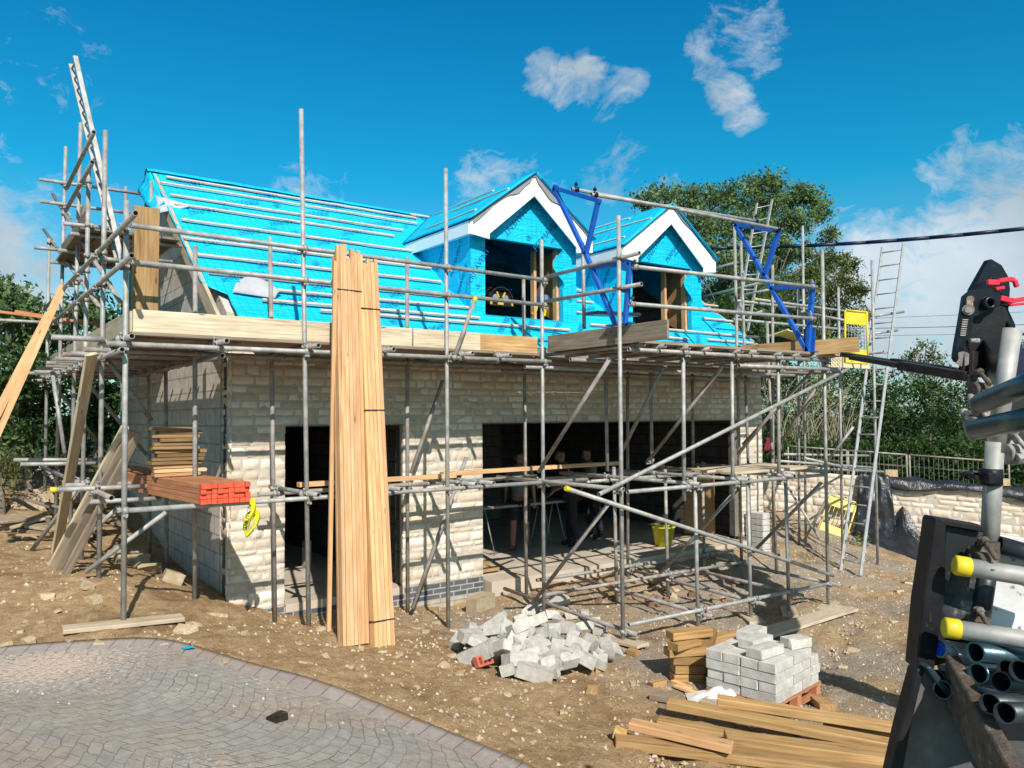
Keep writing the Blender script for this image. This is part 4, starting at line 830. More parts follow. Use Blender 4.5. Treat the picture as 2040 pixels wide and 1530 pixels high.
Bs.board((6.58,8.50,3.17),(13.2,8.55,3.17),.225,.038,mat='oldboard',tone=.8); Bs.board((6.58,8.76,3.17),(13.2,8.8,3.17),.225,.038,mat='oldboard',tone=.9); Bs.board((6.58,9.02,3.17),(13.2,9.05,3.17),.225,.038,mat='oldboard',tone=.7); Bs.board((6.58,9.29,3.17),(13.2,9.30,3.17),.225,.038,mat='oldboard',tone=.8)
a=P(1650,718,Y=8.4);b=P(1730,722,Y=8.4); Bs.board(a,b,.04,.26,mat='weathered',tone=1.5)
Bs.couple()
# ===== gable scaffold at the right, beyond the house
Rs=Scaf('light far scaffold beyond the right gable, with bare tube ends against the trees',(13.8,10,0))
for tp,ft,Xq in (((1599,450),(1605,1065),14.3),((1590,560),(1592,1075),14.3),((1670,573),(1676,1000),14.6),((1737,518),(1748,1110),14.6)):
    q=P(*ft,X=Xq); a=P(*tp,Y=q.y); Rs.tube('standard',(q.x,q.y,g(q.x,q.y)-.03),(a.x,q.y,a.z))
for a_,b_,Y_ in (((1460,598),(1610,616),9.6),((1504,596),(1700,622),9.2),((1460,636),(1720,660),9.4),((1480,690),(1735,705),9.4),((1560,905),(1730,908),9.6),((1545,918),(1745,932),9.2),((1570,930),(1760,940),9.0),((1600,912),(1700,935),8.6),((1740,630),(1800,621),8.2),((1738,665),(1787,658),8.2),((1500,715),(1760,716),9.4)):
    Rs.tube('ledger',P(*a_,Y=Y_),P(*b_,Y=Y_),cap=1 if a_==(1504,596) else None)
for a_,b_,X_ in (((1404,540),(1470,522),13.6),((1404,590),(1530,560),13.6),((1455,592),(1545,575),13.6),((1458,636),(1520,620),13.6),((1650,715),(1760,700),14.4),((1690,640),(1600,622),14.4)):
    Rs.tube('transom',P(*a_,X=X_),P(*b_,X=X_))
Rs.tube('brace',P(1570,970,X=14.2),P(1632,1072,X=14.2)); Rs.tube('brace',P(1660,970,X=14.2),P(1600,1080,X=14.2)); Rs.tube('brace',P(1700,850,X=14.2),P(1640,930,X=14.2))
for k in range(4): Rs.board((13.5+.23*k,8.6,3.22),(13.5+.23*k,14.5,3.22),mat='oldboard')
Rs.couple(.1)
# ===== blue loading gate
Lg=thing('loading_gate','blue steel safety gate frames joined by long grey tubes on the loading bay platform','safety gate',(8.6,7,3.3))
XL=X5+.08; XR=10.45
def bar(mb,a,b,X_,w=.055): mb.beam(P(*a,X=X_),P(*b,X=X_),w,w,(1,0,0))
mb=MB()
for a_,b_ in (((1103,374),(1196,401)),((1104,376),(1169,510)),((1192,400),(1167,508)),((1167,506),(1226,646)),((1176,534),(1256,524)),((1255,522),(1245,648)),((1104,384),(1108,368))): bar(mb,a_,b_,XL)
mb.box(P(1235,646,X=XL),(.10,.42,.02)); mb.build('gate_frame','bluepaint',Lg,bevel=.004)
mb=MB()
for a_,b_ in (((1465,447),(1553,461)),((1465,447),(1523,550)),((1552,460),(1523,550)),((1523,548),(1536,573)),((1536,573),(1604,692)),((1536,574),(1618,570)),((1619,562),(1609,704)),((1604,690),(1609,702))): bar(mb,a_,b_,XR,.066)
mb.box(P(1606,702,X=XR),(.10,.36,.02)); mb.build('gate_frame','bluepaint',Lg,bevel=.004)
mb=MB(); mb.prism([P(1600,655,X=XR+.02),P(1625,655,X=XR+.02),P(1622,704,X=XR+.02),P(1604,704,X=XR+.02)],(1,0,0),.012); mb.build('gusset_plate','bluepaint',Lg)
for a_,xa,b_,xb in (((1138,376),XL,(1556,457),XR),((1177,387),XL,(1510,441),XR),((1261,531),XL,(1627,572),XR),((1255,605),XL,(1624,635),XR)):
    a,b=P(*a_,X=xa),P(*b_,X=xb); mb=MB(); mb.smooth=True; mb.tube(a,b,R0,14,hollow=R0*.86); o=mb.build('rail_tube','galv',Lg)
    for tt in (.02,.985) if a_[0]<1200 else (.01,.55,.97):
        c=a.lerp(b,tt); mb=MB(); ax=(b-a).normalized(); mb.tube(c-ax*.03,c+ax*.03,.038,10); mb.tube(c+Vector((0,0,.02)),c+Vector((0,0,.11)),.009,6); mb.box(c+Vector((0,0,.07)),(.035,.035,.03)); mb.build('clamp','black' if a_[0]<1200 else 'coupler',o)
WV0=Vector((16,11.8,0)); WD=Vector((.503,-.864,0)); WN=Vector((-.864,-.503,0))
def WP(s,z,o=0.): return WV0+WD*s+WN*o+Vector((0,0,z-.068*s))
def PW(px,py,o=0.):
    d=ray(px,py); q=WV0+WN*o; return CAM+d*((q-CAM).dot(WN)/d.dot(WN))
# ---------------------------------------------------------------- ladders
def ladder(name_lab,lb,lt,rb,rt,n,mat='alu',depth=.06,rw=.028):
    t_=thing('ladder',name_lab,'ladder',lb)
    for a,b in ((lb,lt),(rb,rt)):
        mb=MB(); mb.cur=(1,1,1); s=(Vector(rb)-Vector(lb)).normalized(); mb.beam(a,b,depth,rw,s); mb.build('stile',mat,t_,bevel=.003)
    for k in range(n):
        f=(k+.6)/n; a=Vector(lb).lerp(Vector(lt),f); b=Vector(rb).lerp(Vector(rt),f); mb=MB(); mb.smooth=True; mb.tube(a,b,.014,8); mb.build('rung',mat,t_)
    return t_
b1=G(1675,1137); b2=G(1714,1147); b2=P(1714,1147,Z=b1.z) ; 
wd=(b2-b1).length
t1=P(1758,493,Y=b1.y+.75); s_=(b2-b1).normalized(); t2=P(1800,486,Y=b2.y+.75)
ladder('tall aluminium ladder standing on the earth against the far scaffold, right of the house',b1,t1,b2,t2,20)
a,b,c,d=P(1489,660,Y=10.6),P(1538,398,Y=11.6),P(1466,656,Y=10.6),P(1508,405,Y=11.6)
ladder('aluminium ladder rising behind the right dormer in front of the tree',c,d,a,b,9)
a,b=P(238,491,Y=11.0),P(150,112,Y=12.0); c,d=P(262,560,Y=10.6),P(141,128,Y=12.1)
ladder('long ladder seen edge-on, sticking up above the left gable scaffold',P(245,530,Y=10.8),b,P(236,530,Y=11.15),P(141,128,Y=12.35),17,mat='galv')
# ---------------------------------------------------------------- batten bundles in the centre
def bundle(label,foot,top,wid,dep,n,m,seed,mat='newwood',tones=(.86,1.12),straps=(),sideaxis=Vector((1,0,0)),lenj=.18,names='batten'):
    r=random.Random(seed); foot=Vector(foot);top=Vector(top); ax=(top-foot).normalized(); sx=(sideaxis-ax*sideaxis.dot(ax)).normalized(); dv=sx.cross(ax).normalized()
    if dv.y<0: dv=-dv
    t_=thing('batten_bundle',label,'timber bundle',foot); w=wid/n; h=dep/m
    for j in range(m):
        for i in range(n):
            o=sx*((i+.5)*w-wid/2)+dv*((j+.5)*h); mb=MB(); k=r.uniform(*tones); mb.cur=(k,k*r.uniform(.97,1.02),k*r.uniform(.92,1.03)); dl=r.uniform(0,lenj) if j or i%2 else r.uniform(0,lenj*.6)
            o=o+dv*r.uniform(-.006,.006); mb.beam(foot+o,top+o-ax*dl,w*.93,h*.93,dv); mb.build('batten',mat,t_,bevel=.002)
    for f in straps:
        c=foot.lerp(top,f); mb=MB(); e=.004
        for s0,s1 in (((-1,0),(1,0)),((1,0),(1,1)),((1,1),(-1,1)),((-1,1),(-1,0))):
            p=c+sx*(s0[0]*(wid/2+e))+dv*(s0[1]*dep-(e if s0[1]==0 else -e)); q=c+sx*(s1[0]*(wid/2+e))+dv*(s1[1]*dep-(e if s1[1]==0 else -e))
            p+=ax*.03*math.sin(3*s0[0]); q+=ax*.03*math.sin(3*s1[0]); mb.beam(p,q,.012,.003,dv if s0[1]==s1[1] else sx)
        mb.build('strap','blackplastic',t_)
    return t_
fy=7.15
def foot(px,py): return G(px,py)
f1=foot(710,1285); f2=foot(768,1292)
yT=8.12
bundle('wide bundle of pale battens strapped together, leaning upright on the scaffold',f1,P(694,487,Y=yT),.29,.14,7,3,1,straps=(.875,))
bundle('narrower strapped bundle of pale battens, right of the wide leaning bundle',f2,P(734,508,Y=yT+.0),.23,.14,5,3,2,straps=(.85,.58,.065))
for k,(fp,tp,lab) in enumerate((((655,1258),(668,520),'loose pale batten leaning at the left edge of the upright bundles'),((677,1275),(684,700),'short loose batten standing between the lone batten and the wide bundle'))):
    a=G(*fp); b=P(*tp,Y=yT-.12 if k==0 else 7.9); mb=MB(); mb.beam(a,b,.045,.03,(0,1,0)); one('batten',mb,'newwood',lab,'batten',a,bevel=.002)
# ---------------------------------------------------------------- red-ended timber on the scaffold and the boards on it
e0=P(450,1000,Y=8.02); zz0=ZLo+.03+.056; X0=P(400,985,Y=8.02).x; X1=P(499,985,Y=8.02).x
far=P(232,935,Y=12.2); t_=thing('timber_stack','stack of red-brown battens with orange-red painted ends on the low scaffold tubes','timber stack',(X0,8.0,zz0))
r=random.Random(9); zt0=P(450,962,Y=8.02).z; zb0=P(450,1003,Y=8.02).z; nr=4; nc_=9; w=(X1-X0)/nc_; h=(zt0-zb0)/nr; shift=-.35
for j in range(nr):
    for i in range(nc_):
        if i%3==1 and j%2: continue
        ww=w*(2 if i%3==0 and j%2 else 1)*.95; x=X0+i*w+ww/2; k=r.uniform(.85,1.1); mb=MB(); mb.cur=(k,k,k); y0=8.02+r.uniform(-.02,.02); z=zb0+(j+.5)*h
        ye=11.9 if i>0 else 11.2
        mb.beam((x,y0+.07,z),(x+shift,ye,z),ww,h*.94); o=mb.build('batten','redwood',t_,bevel=.002)
        mb=MB(); mb.beam((x,y0,z),(x-.004,y0+.0698,z),ww,h*.94); mb.build('painted_end','redend',o,bevel=.002)
ys_=9.35; zc=zt0+.003; xc=P(352,900,Y=ys_).x
wl=P(404,900,Y=ys_).x-P(300,900,Y=ys_).x
r=random.Random(4)
ztop=P(350,850,Y=ys_).z; nst=13; hh=(ztop-zc)/nst
for k in range(nst):
    mb=MB(); w=wl*r.uniform(.82,1.0)*(1 if k not in (9,) else .66); kk=r.uniform(.55,1.05)*(1.25 if k<3 else 1); mb.cur=(kk,kk,kk); mb.box((xc+r.uniform(-.05,.05),ys_+r.uniform(-.04,.04),zc+hh*(k+.5)),(w,.2,hh*.86),rotm(0,r.uniform(-.012,.012),r.uniform(-.12,.12)))
    nm='bottom' if k==0 else 'topmost' if k==nst-1 else ORDN[k]+' from the bottom'
    one('short_board',mb,'newwood' if k<3 else 'treated','short sawn board, %s of the pile on the red-ended battens'%nm,'board',(xc,ys_,zc+hh*k),'short boards piled on the red-ended battens',bevel=.003)
# upright board on the platform, left of the gable
mb=MB(); a=P(288,622,Y=8.62); b=P(292,413,Y=8.62); mb.beam(a,b,.035,.25,(1,0,0)); one('upright_board',mb,'treated','broad yellow-brown board standing upright on the platform at the gable corner','board',a,bevel=.003)
mb=MB(); a=P(262,622,Y=8.30); mb.beam(P(263,640,Y=8.24),P(264,612,Y=8.24),.03,.2,(0,1,0)); 
# long planks leaning at the left
for k,(fp,tp,Yt,w,m_,lab) in enumerate((((112,1100),(182,705),9.2,.13,'weathered','weathered grey-brown plank leaning steeply against the gable scaffold, ragged at its foot'),
  ((102,1130),(250,850),9.3,.085,'weathered','leftmost of three old planks leaning together at the gable scaffold foot'),((116,1136),(262,858),9.3,.085,'oldboard','middle one of three old planks leaning together at the gable scaffold foot'),((132,1142),(276,862),9.3,.085,'oldboard','rightmost of three old planks leaning together at the gable scaffold foot'))):
    a=G(*fp); b=P(*tp,Y=Yt); mb=MB(); mb.cur=(1.2,)*3; mb.beam(a,b,w,.04,(0.3,-1,.3)); one('plank',mb,m_,lab,'plank',a,'old planks leaning on the gable scaffold',bevel=.004)
for k,(fp,tp,lab) in enumerate((((-25,905),(125,570),'long pale batten leaning far left, crossing the hedge, upper of two'),((-30,870),(97,625),'long pale batten leaning far left, lower and darker of two'))):
    a=P(*fp,Y=11.5+k*.02); a=Vector((a.x,11.5,a.z)); b=P(*tp,Y=12.6); a=a+(a-b).normalized()*.25; mb=MB(); mb.beam(a,b,.10,.03,(0,1,0)); one('batten',mb,'newwood',lab,'batten',a,bevel=.002)
for k,(p_,q_) in enumerate((((-30,618),(195,645)),((30,620),(200,648)))):
    mb=MB(); a=P(*p_,Y=14.3+k*.1); b=P(*q_,Y=14.0+k*.1); mb.beam(a,b,.06,.04); one('batten',mb,'redwood','orange-brown batten lying level behind the far left tubes, %s one'%('longer' if k==0 else 'shorter'),'batten',a,bevel=.002)
mb=MB(); a=P(-30,636,Y=14.9); b=P(140,645,Y=14.9); mb.smooth=True; mb.tube(a,b,R0,12,hollow=.022); one('scaffold_tube',mb,'galv','single level tube crossing in front of the hedge at far left','tube',a)
# pale plank lying on the front lower transoms
for a_,b_,lab in (((594,974),(906,960),'sawn plank resting on the lower scaffold tubes in front of the doorway'),((880,962),(1237,927),'sawn plank resting on the lower scaffold tubes in front of the garage')):
    a=P(*a_,Y=8.75); b=P(*b_,Y=8.75 if a_[0]<700 else 8.9); z=ZLo+.056+.026+.03+(.03 if a_[0]>700 else 0); a.z=z; b.z=z; mb=MB(); mb.beam(a,b,.10,.055); one('plank',mb,'newwood',lab,'plank',a,bevel=.003)
# ---------------------------------------------------------------- caution tape knotted on the front ledger
a=P(503,1000,Y=8.17); t_=thing('caution_tape','knotted yellow caution tape hanging from the tube below the red timber ends','tape',a)
def tapepoly(pts,dy):
    mb=MB(); mb.smooth=True; n=len(pts)-1
    def f(u,v):
        i=min(n-1,int(v*n)); q=v*n-i; l0,r0,y0=pts[i]; l1,r1,y1=pts[i+1]; x=(l0+(l1-l0)*q)*(1-u)+(r0+(r1-r0)*q)*u; y=y0+(y1-y0)*q; return P(x,y,Y=8.17+dy+.02*math.sin(u*5+v*4))
    mb.grid(f,5,14); return mb
tapepoly([(498,508,993),(496,510,1006),(501,508,1014),(493,508,1022),(485,500,1035),(484,497,1048),(487,493,1062),(490,491,1071)],0).build('tape_loop','bucket',t_,solid=.001)
tapepoly([(500,512,1012),(503,519,1024),(506,517,1036),(506,514,1044),(499,508,1054),(491,498,1066),(490,491,1071)],.035).build('tape_loop','bucket',t_,solid=.001)
mb=MB(); put_text(mb,'CAUTION',P(493.5,1029,Y=8.145),P(497,1012,Y=8.145)-P(490,1046,Y=8.145),P(480,1030,Y=8.145)-P(490,1032,Y=8.145),.055); put_text(mb,'GAS',P(489,1047,Y=8.145),P(491,1038,Y=8.145)-P(487,1056,Y=8.145),P(480,1047,Y=8.145)-P(489,1049,Y=8.145),.055); mb.build('printed_lettering','blackplastic',t_)
mb=MB(); mb.sweep([P(509,1040,Y=8.2),P(511,1055,Y=8.2),P(506,1066,Y=8.2),P(501,1079,Y=8.2)],.004,5); mb.sweep([P(512,1040,Y=8.2),P(505,1060,Y=8.2),P(512,1080,Y=8.2)],.003,5); mb.build('loose_thread','whitebag',t_)
# ---------------------------------------------------------------- blocks, rubble, pallet
def chip(mb,c,size,R,seed,n=3,amp=.012,broken=0):
    r=random.Random(seed); c=Vector(c); x,y,z=[k/2 for k in size]; cut=Vector((r.uniform(-1,1),r.uniform(-1,1),r.uniform(-.3,1))).normalized()
    sm=mb.smooth; mb.smooth=False; off=r.uniform(0,99)
    def S_(p):
        q=Vector((p[0]*x,p[1]*y,p[2]*z))
        k=sum(abs(v)>.99 for v in p)
        nn=noise.noise(Vector((q.x*14+off,q.y*14,q.z*14)))
        sh=amp*(1.2 if k>=2 else .25)*(.5+abs(nn)*1.5)
        q-=Vector((math.copysign(1,p[0]) if abs(p[0])>.99 else 0,math.copysign(1,p[1]) if abs(p[1])>.99 else 0,math.copysign(1,p[2]) if abs(p[2])>.99 else 0))*sh
        if broken:
            dd=q.dot(cut)-broken*min(x,y)
            if dd>0: q-=cut*dd*.85
        return c+R@q
    idx={}
    L_=[-1+2*i/n for i in range(n+1)]; L_=[-1,-.93]+L_[1:-1]+[.93,1]
    def vid(p):
        k=tuple(round(v,3) for v in p)
        if k not in idx: idx[k]=mb.vert(S_(p))
        return idx[k]
    for axn in range(3):
        for s in (-1,1):
            for i in range(len(L_)-1):
                for j in range(len(L_)-1):
                    q=[]
                    for a,b in ((L_[i],L_[j]),(L_[i+1],L_[j]),(L_[i+1],L_[j+1]),(L_[i],L_[j+1])):
                        p=[0,0,0]; p[axn]=s; p[(axn+1)%3]=a; p[(axn+2)%3]=b; q.append(vid(p))
                    mb.face(q if s>0 else q[::-1])
    mb.smooth=sm
# pallet of blocks
pA=G(1548,1432); pB=G(1645,1385); pC=G(1425,1365)
ex=(pB-pA); ex.z=0; ey=(pC-pA); ey.z=0; ex.normalize(); ey=(ey-ex*ey.dot(ex)).normalized()
sx_=1.10; sy_=.86; zg=pA.z-.015; Rp=Matrix((ex,ey,ex.cross(ey))).transposed(); pA=Vector((pA.x,pA.y,zg))
KS=.84
PT=lambda u,v,z: pA+ex*u*KS+ey*v*KS+Vector((0,0,z*KS))
t_=thing('pallet','low wooden pallet under the square stack of pale concrete blocks','pallet',pA)
for v in (.05,sy_/2,sy_-.05):
    mb=MB(); mb.beam(PT(0,v,.012),PT(sx_,v,.012),.075,.018); mb.build('bottom_board','redwood',t_)
    for u in (.06,sx_/2,sx_-.06): mb=MB(); mb.box(PT(u,v,.065),(.084,.075,.069),Rp); mb.build('pallet_block','redwood',t_)
for u in (.05,sx_/2,sx_-.05): mb=MB(); mb.beam(PT(u,0,.118),PT(u,sy_,.118),.075,.018); mb.build('stringer','redwood',t_)
for k in range(7): v=.05+k*(sy_-.1)/6; mb=MB(); mb.beam(PT(-.01,v,.14),PT(sx_+.01,v,.14),.084,.017); mb.build('deck_board','redwood',t_)
r=random.Random(3); n=0; bz=.152
LAY=['bottom','second','third','fourth','top']
for lay in range(4):
    z=bz+.11*lay+.055; k=0
    if lay%2==0: cells=[(.215+.44*i if False else .22+.44*i,.11+.215*j,.43,.21) for i in range(2) for j in range(5)]
    else: cells=[(.11+.215*i,.22+.44*j,.21,.43) for i in range(4) for j in range(2)]+[(.22+.44*i,.99,.43,.21) for i in range(2)]
    for v,u,b,a in cells:
        if lay==3 and u>.9: continue
        mb=MB(); kk=r.uniform(.78,1.0); mb.cur=(kk,kk*.985,kk*.955); chip(mb,PT(u+r.uniform(-.008,.008),v+r.uniform(-.008,.008),z),(a*KS,b*KS,.106*KS),Rp@rotm(0,0,r.uniform(-.015,.015)),r.random(),2,.006)
        k+=1; n+=1
        side='hidden inside' if .2<u<.7 and .2<v<.9 else 'front-left' if u<.3 and v<.5 else 'front-right' if v<.5 else 'back-left' if u<.3 else 'back-right'
        one('concrete_block',mb,'block','pale concrete block in the %s course of the pallet stack, %s part'%(LAY[lay],side),'block',PT(u,v,z),'concrete blocks stacked on the pallet')
for k,(v,u,a,b,rz,lab) in enumerate(((.25,.24,.44,.21,3.02,'long front block lying loose on top of the pallet stack'),(.50,.50,.43,.21,3.07,'middle block lying loose on top of the pallet stack'),(.70,.78,.43,.21,3.2,'right block lying loose on top of the pallet stack'),(.15,.80,.30,.21,2.8,'broken half block on the back left of the pallet stack'))):
    mb=MB(); mb.cur=(.92,.90,.87); chip(mb,PT(u,v,bz+.44+.056),(a*KS,b*KS,.106*KS),Rp@rotm(0,0,rz),k+50,3,.008,broken=.9 if k in (0,3) else 0); one('concrete_block',mb,'block',lab,'block',PT(u,v,.6))
# sawn timber chunks stacked left of the pallet
oc=G(1385,1362); rr=random.Random(8)
for k in range(11):
    lay=k//2; px=1372+ (k%2)*34+rr.uniform(-8,8); p=Vector(G(px,1358-(k%2)*10)); z=g(p.x,p.y)+.05+lay*.088
    mb=MB(); kk=rr.uniform(.85,1.3); mb.cur=(kk*.9,kk*.85,kk*.78); mb.box((p.x,p.y,z),(rr.uniform(.28,.5),.15,.08),Rp@rotm(0,rr.uniform(-.07,.07),rr.uniform(-.8,1.0)))
    one('timber_offcut',mb,'treated','sawn orange-brown timber offcut, %s piece up in the pile left of the block pallet'%ORDN[k],'offcut',(p.x,p.y,z),'timber offcuts piled left of the pallet',bevel=.004)
p=G(1405,1345); mb=MB(); mb.cur=(1.25,1.2,1.1); a=Vector((p.x-.25,p.y-.1,g(p.x,p.y)+.62)); mb.beam(P(1375,1281,Y=p.y),P(1466,1264,Y=p.y+.2),.16,.08); one('timber_offcut',mb,'treated','long sawn timber lying across the top of the offcut pile beside the pallet','offcut',a,bevel=.004)
# planks lower right
PLK=[((1225,1490),(1800,1560),.16,.07,'treated','front plank of the lower right heap, nearest the camera'),((1310,1450),(1800,1545),.15,.07,'treated','broad plank with rounded end in the lower right heap'),((1330,1428),(1800,1520),.15,.07,'treated','long yellow plank leading the lower right heap'),((1430,1438),(1810,1500),.12,.07,'treated','square-cut plank starting mid-heap at lower right'),((1400,1404),(1608,1462),.15,.05,'weathered','grey-brown plank on the far side of the lower right heap'),((1640,1462),(1830,1496),.16,.06,'treated','short pale plank at the right of the lower right heap'),((1255,1480),(1460,1530),.13,.06,'newwood','light plank across the left of the lower right heap'),((1445,1500),(1800,1545),.18,.07,'treated','thick plank with a slanted sawn end at the frame bottom')]
for k,(a_,b_,w,h_,m_,lab) in enumerate(PLK):
    a=G(*a_);b=G(*b_); lift=(.05,.05,.12,.19,.04,.1,.15,.12)[k]; a=a+Vector((0,0,lift));b=b+Vector((0,0,lift)); mb=MB(); kk=(.95,1.1,1.2,1.3,.8,1.35,.85,1.1)[k]; mb.cur=(kk,kk*.99,kk*.95); mb.beam(a,b,w,h_); one('plank',mb,m_,lab,'plank',a,'planks heaped at lower right',bevel=.006)
mb=MB(); p=G(1235,1480); mb.cur=(1.2,1.15,1); mb.box(p+Vector((0,0,.06)),(.16,.10,.10),rotm(.3,.5,.8)); one('timber_offcut',mb,'treated','small chunky offcut standing at the left tip of the lower right planks','offcut',p,bevel=.004)
for k,(px,py,l,lab) in enumerate(((1640,1408,.26,'pale timber offcut on the earth right of the pallet foot'),(1325,1395,.26,'brown block offcut lying flat in front of the timber pile'),(1310,1368,.16,'tiny pale offcut between rubble and timber pile'),(1180,1385,.18,'lone brown wedge-shaped stone on the open ground before the rubble'),(1262,1305,.14,'small wooden stub beside the loading bay foot'),(1196,1338,.13,'thin brown wood scrap at the right edge of the rubble heap'))):
    p=G(px,py); mb=MB(); kk=1.1; mb.cur=(kk,kk,kk*.95); mb.box(p+Vector((0,0,.03)),(l,l*.6,.06),rotm(.05,.06,.9+k)); one('offcut',mb,'treated' if k!=1 else 'oldboard',lab,'offcut',p,bevel=.004)
for k,(a_,b_,lab) in enumerate((((1345,1372),(1425,1402),'thin pale lath on the ground left of the white sheet'),((1340,1362),(1375,1378),'short pale lath by the timber pile'))):
    a=G(*a_);b=G(*b_); mb=MB(); mb.cur=(1.2,1.25,1.2); mb.beam(a+Vector((0,0,.03)),b+Vector((0,0,.03)),.06,.02); one('lath',mb,'newwood',lab,'lath',a)
# grey scaffold plank on ground behind the pallet
a=G(1440,1296)+Vector((0,0,.05)); b=G(1690,1218)+Vector((0,0,.05)); mb=MB(); mb.cur=(1.1,1.1,1.15); mb.beam(a,b,.30,.04); one('plank',mb,'weathered','long grey plank lying on the ground behind the block pallet','plank',a,bevel=.004)
# white sheet
c=G(1470,1402); mb=MB(); mb.smooth=True
def f(u,v):
    X=(u-.5)*.95; Y=(v-.5)*.32; h=max(0,.11*(1-(2*u-1)**2)*(1-(2*v-1)**2)**.5*(1+.8*noise.noise(Vector((u*7,v*5,2)))) ); a=-.72
    x=c.x+X*math.cos(a)-Y*math.sin(a); y=c.y+X*math.sin(a)+Y*math.cos(a); return (x,y,g(x,y)+h+.01)
mb.grid(f,26,12); one('plastic_sheet',mb,'whitebag','crumpled white plastic sheet on the ground in front of the block pallet','sheet',c)
# rubble heap
HC=G(1078,1330)
HC=Vector((HC.x+.15,HC.y+.35,0))
def heap(x,y):
    d=np.sqrt(((x-HC.x)/1.05)**2+((y-HC.y)/.85)**2); return .52*np.clip(1-d,0,1)**.8
RB=[(945,1272,.40,.14,.12),(965,1290,.38,.13,.1),(993,1298,.12,.40,.12),(985,1260,.26,.14,.12),(1045,1252,.50,.30,.12),(1030,1278,.36,.2,.12),(1072,1290,.28,.22,.10),(1040,1322,.44,.2,.14),(1015,1338,.30,.16,.12),(1065,1348,.42,.2,.16),(1085,1325,.2,.16,.14),(1105,1320,.18,.14,.14),(1130,1322,.26,.14,.13),(1165,1318,.30,.14,.13),(1200,1322,.22,.14,.11),(1150,1290,.3,.18,.14),(1110,1290,.2,.16,.14),(1180,1288,.24,.16,.14),(1208,1292,.22,.16,.12),(1195,1262,.22,.16,.12),(1165,1255,.32,.18,.14),(1130,1258,.2,.14,.14),(1105,1262,.16,.14,.12),(1140,1230,.3,.18,.14),(1165,1228,.2,.14,.12),(1113,1240,.18,.12,.12),(1065,1216,.50,.2,.12),(1110,1203,.36,.26,.12),(1085,1270,.24,.16,.12),(1055,1305,.25,.15,.1),(1020,1300,.2,.14,.12),(1140,1275,.2,.14,.1),(1125,1305,.22,.12,.1),(1078,1310,.2,.12,.12),(1100,1345,.16,.1,.1),(1215,1310,.18,.12,.1),(1095,1230,.22,.14,.1),(1180,1240,.2,.16,.1),(1035,1290,.2,.12,.1),(1205,1275,.16,.12,.1),(1060,1262,.2,.14,.12)]
r=random.Random(21)
side=lambda px,py:('upper ' if py<1255 else 'lower ' if py>1305 else 'middle ')+('left' if px<1020 else 'right' if px>1140 else 'centre')
cnt={}
for k,(px,py,a,b,h_) in enumerate(RB):
    p=G(px,py,heap); kk=r.uniform(.70,.90); mb=MB(); mb.cur=(kk,kk*.975,kk*.93)
    chip(mb,p+Vector((0,0,h_*.25)),(a*.88,b*.88,h_*.95),rotm(r.uniform(-.5,.5),r.uniform(-.45,.45),r.uniform(-1.2,1.2)),k+200,3,.010,broken=r.choice((0,0,.8,.6)))
    sd_=side(px,py); cnt[sd_]=cnt.get(sd_,0)+1
    one('broken_block',mb,'block','broken grey-white concrete block in the %s of the rubble heap before the scaffold'%sd_,'rubble',p,'broken blocks in the %s of the rubble heap'%sd_)
for k in range(26):
    a_=r.uniform(0,6.28); d=r.uniform(0,.85)**.6; x=HC.x+1.0*d*math.cos(a_); y=HC.y+.8*d*math.sin(a_); h_=float(heap(np.array([x]),np.array([y]))[0])
    mb=MB(); kk=r.uniform(.6,.85); mb.cur=(kk,kk,kk*.96); s=r.uniform(.10,.24); chip(mb,(x,y,g(x,y)+h_*.82),(s*1.5,s*.8,s*.7),rotm(r.uniform(-.8,.8),r.uniform(-.8,.8),r.uniform(0,3)),k+400,3,.012,broken=.7)
    one('broken_block',mb,'block','small broken concrete piece filling gaps of the rubble heap','rubble',(x,y,g(x,y)+h_),'small filler pieces of the rubble heap')
p=G(963,1334)+Vector((0,0,.03)); mb=MB(); 
# red perforated brick: slab with three slots through it
Rb=rotm(1.15,0,.15); 
for dx_,w in ((-.09,.03),(-.03,.02),(.03,.02),(.09,.03)): mb.box(p+Vector((0,0,.06))+Rb@Vector((dx_,0,0)),(w,.10,.065),Rb)
for dy in (-.043,.043): mb.box(p+Vector((0,0,.06))+Rb@Vector((0,dy,0)),(.212,.022,.064),Rb)
one('red_brick',mb,'redbrick','red brick with three holes lying at the left foot of the rubble heap','brick',p,bevel=.003)
p=G(958,1215); mb=MB(); chip(mb,p+Vector((0,0,.1)),(.44,.2,.215),rotm(0,0,.35),77,3,.01); one('concrete_block',mb,'brownblock','brown dusty concrete block alone on the earth by the garage wall','block',p)
p=G(1560,1112); mb=MB(); chip(mb,p+Vector((0,0,.08)),(.22,.1,.20),rotm(0,0,.6),78,3,.008); one('concrete_block',mb,'brownblock','small brown block standing on the earth in front of the far stone wall','block',p)
# broken red brick ground in front of the garage
r=random.Random(31)
for k in range(60):
    px=r.uniform(1060,1500); py=r.uniform(1135,1225)-(px-1060)*.06; p=G(px,py,hi=20); mb=MB(); kk=r.uniform(.5,1.1); c_=r.random()
    mb.cur=(kk,kk,kk); s=r.uniform(.07,.17); chip(mb,p+Vector((0,0,.02)),(s*1.2,s*.7,s*.45),rotm(r.uniform(-.4,.4),r.uniform(-.4,.4),r.uniform(0,3)),k+600,2,.012,broken=.7)
    one('brick_piece',mb,'brickdull' if c_<.7 else 'rock','broken brick piece strewn on the earth under the loading bay','rubble',p,'brick pieces strewn under the loading bay')
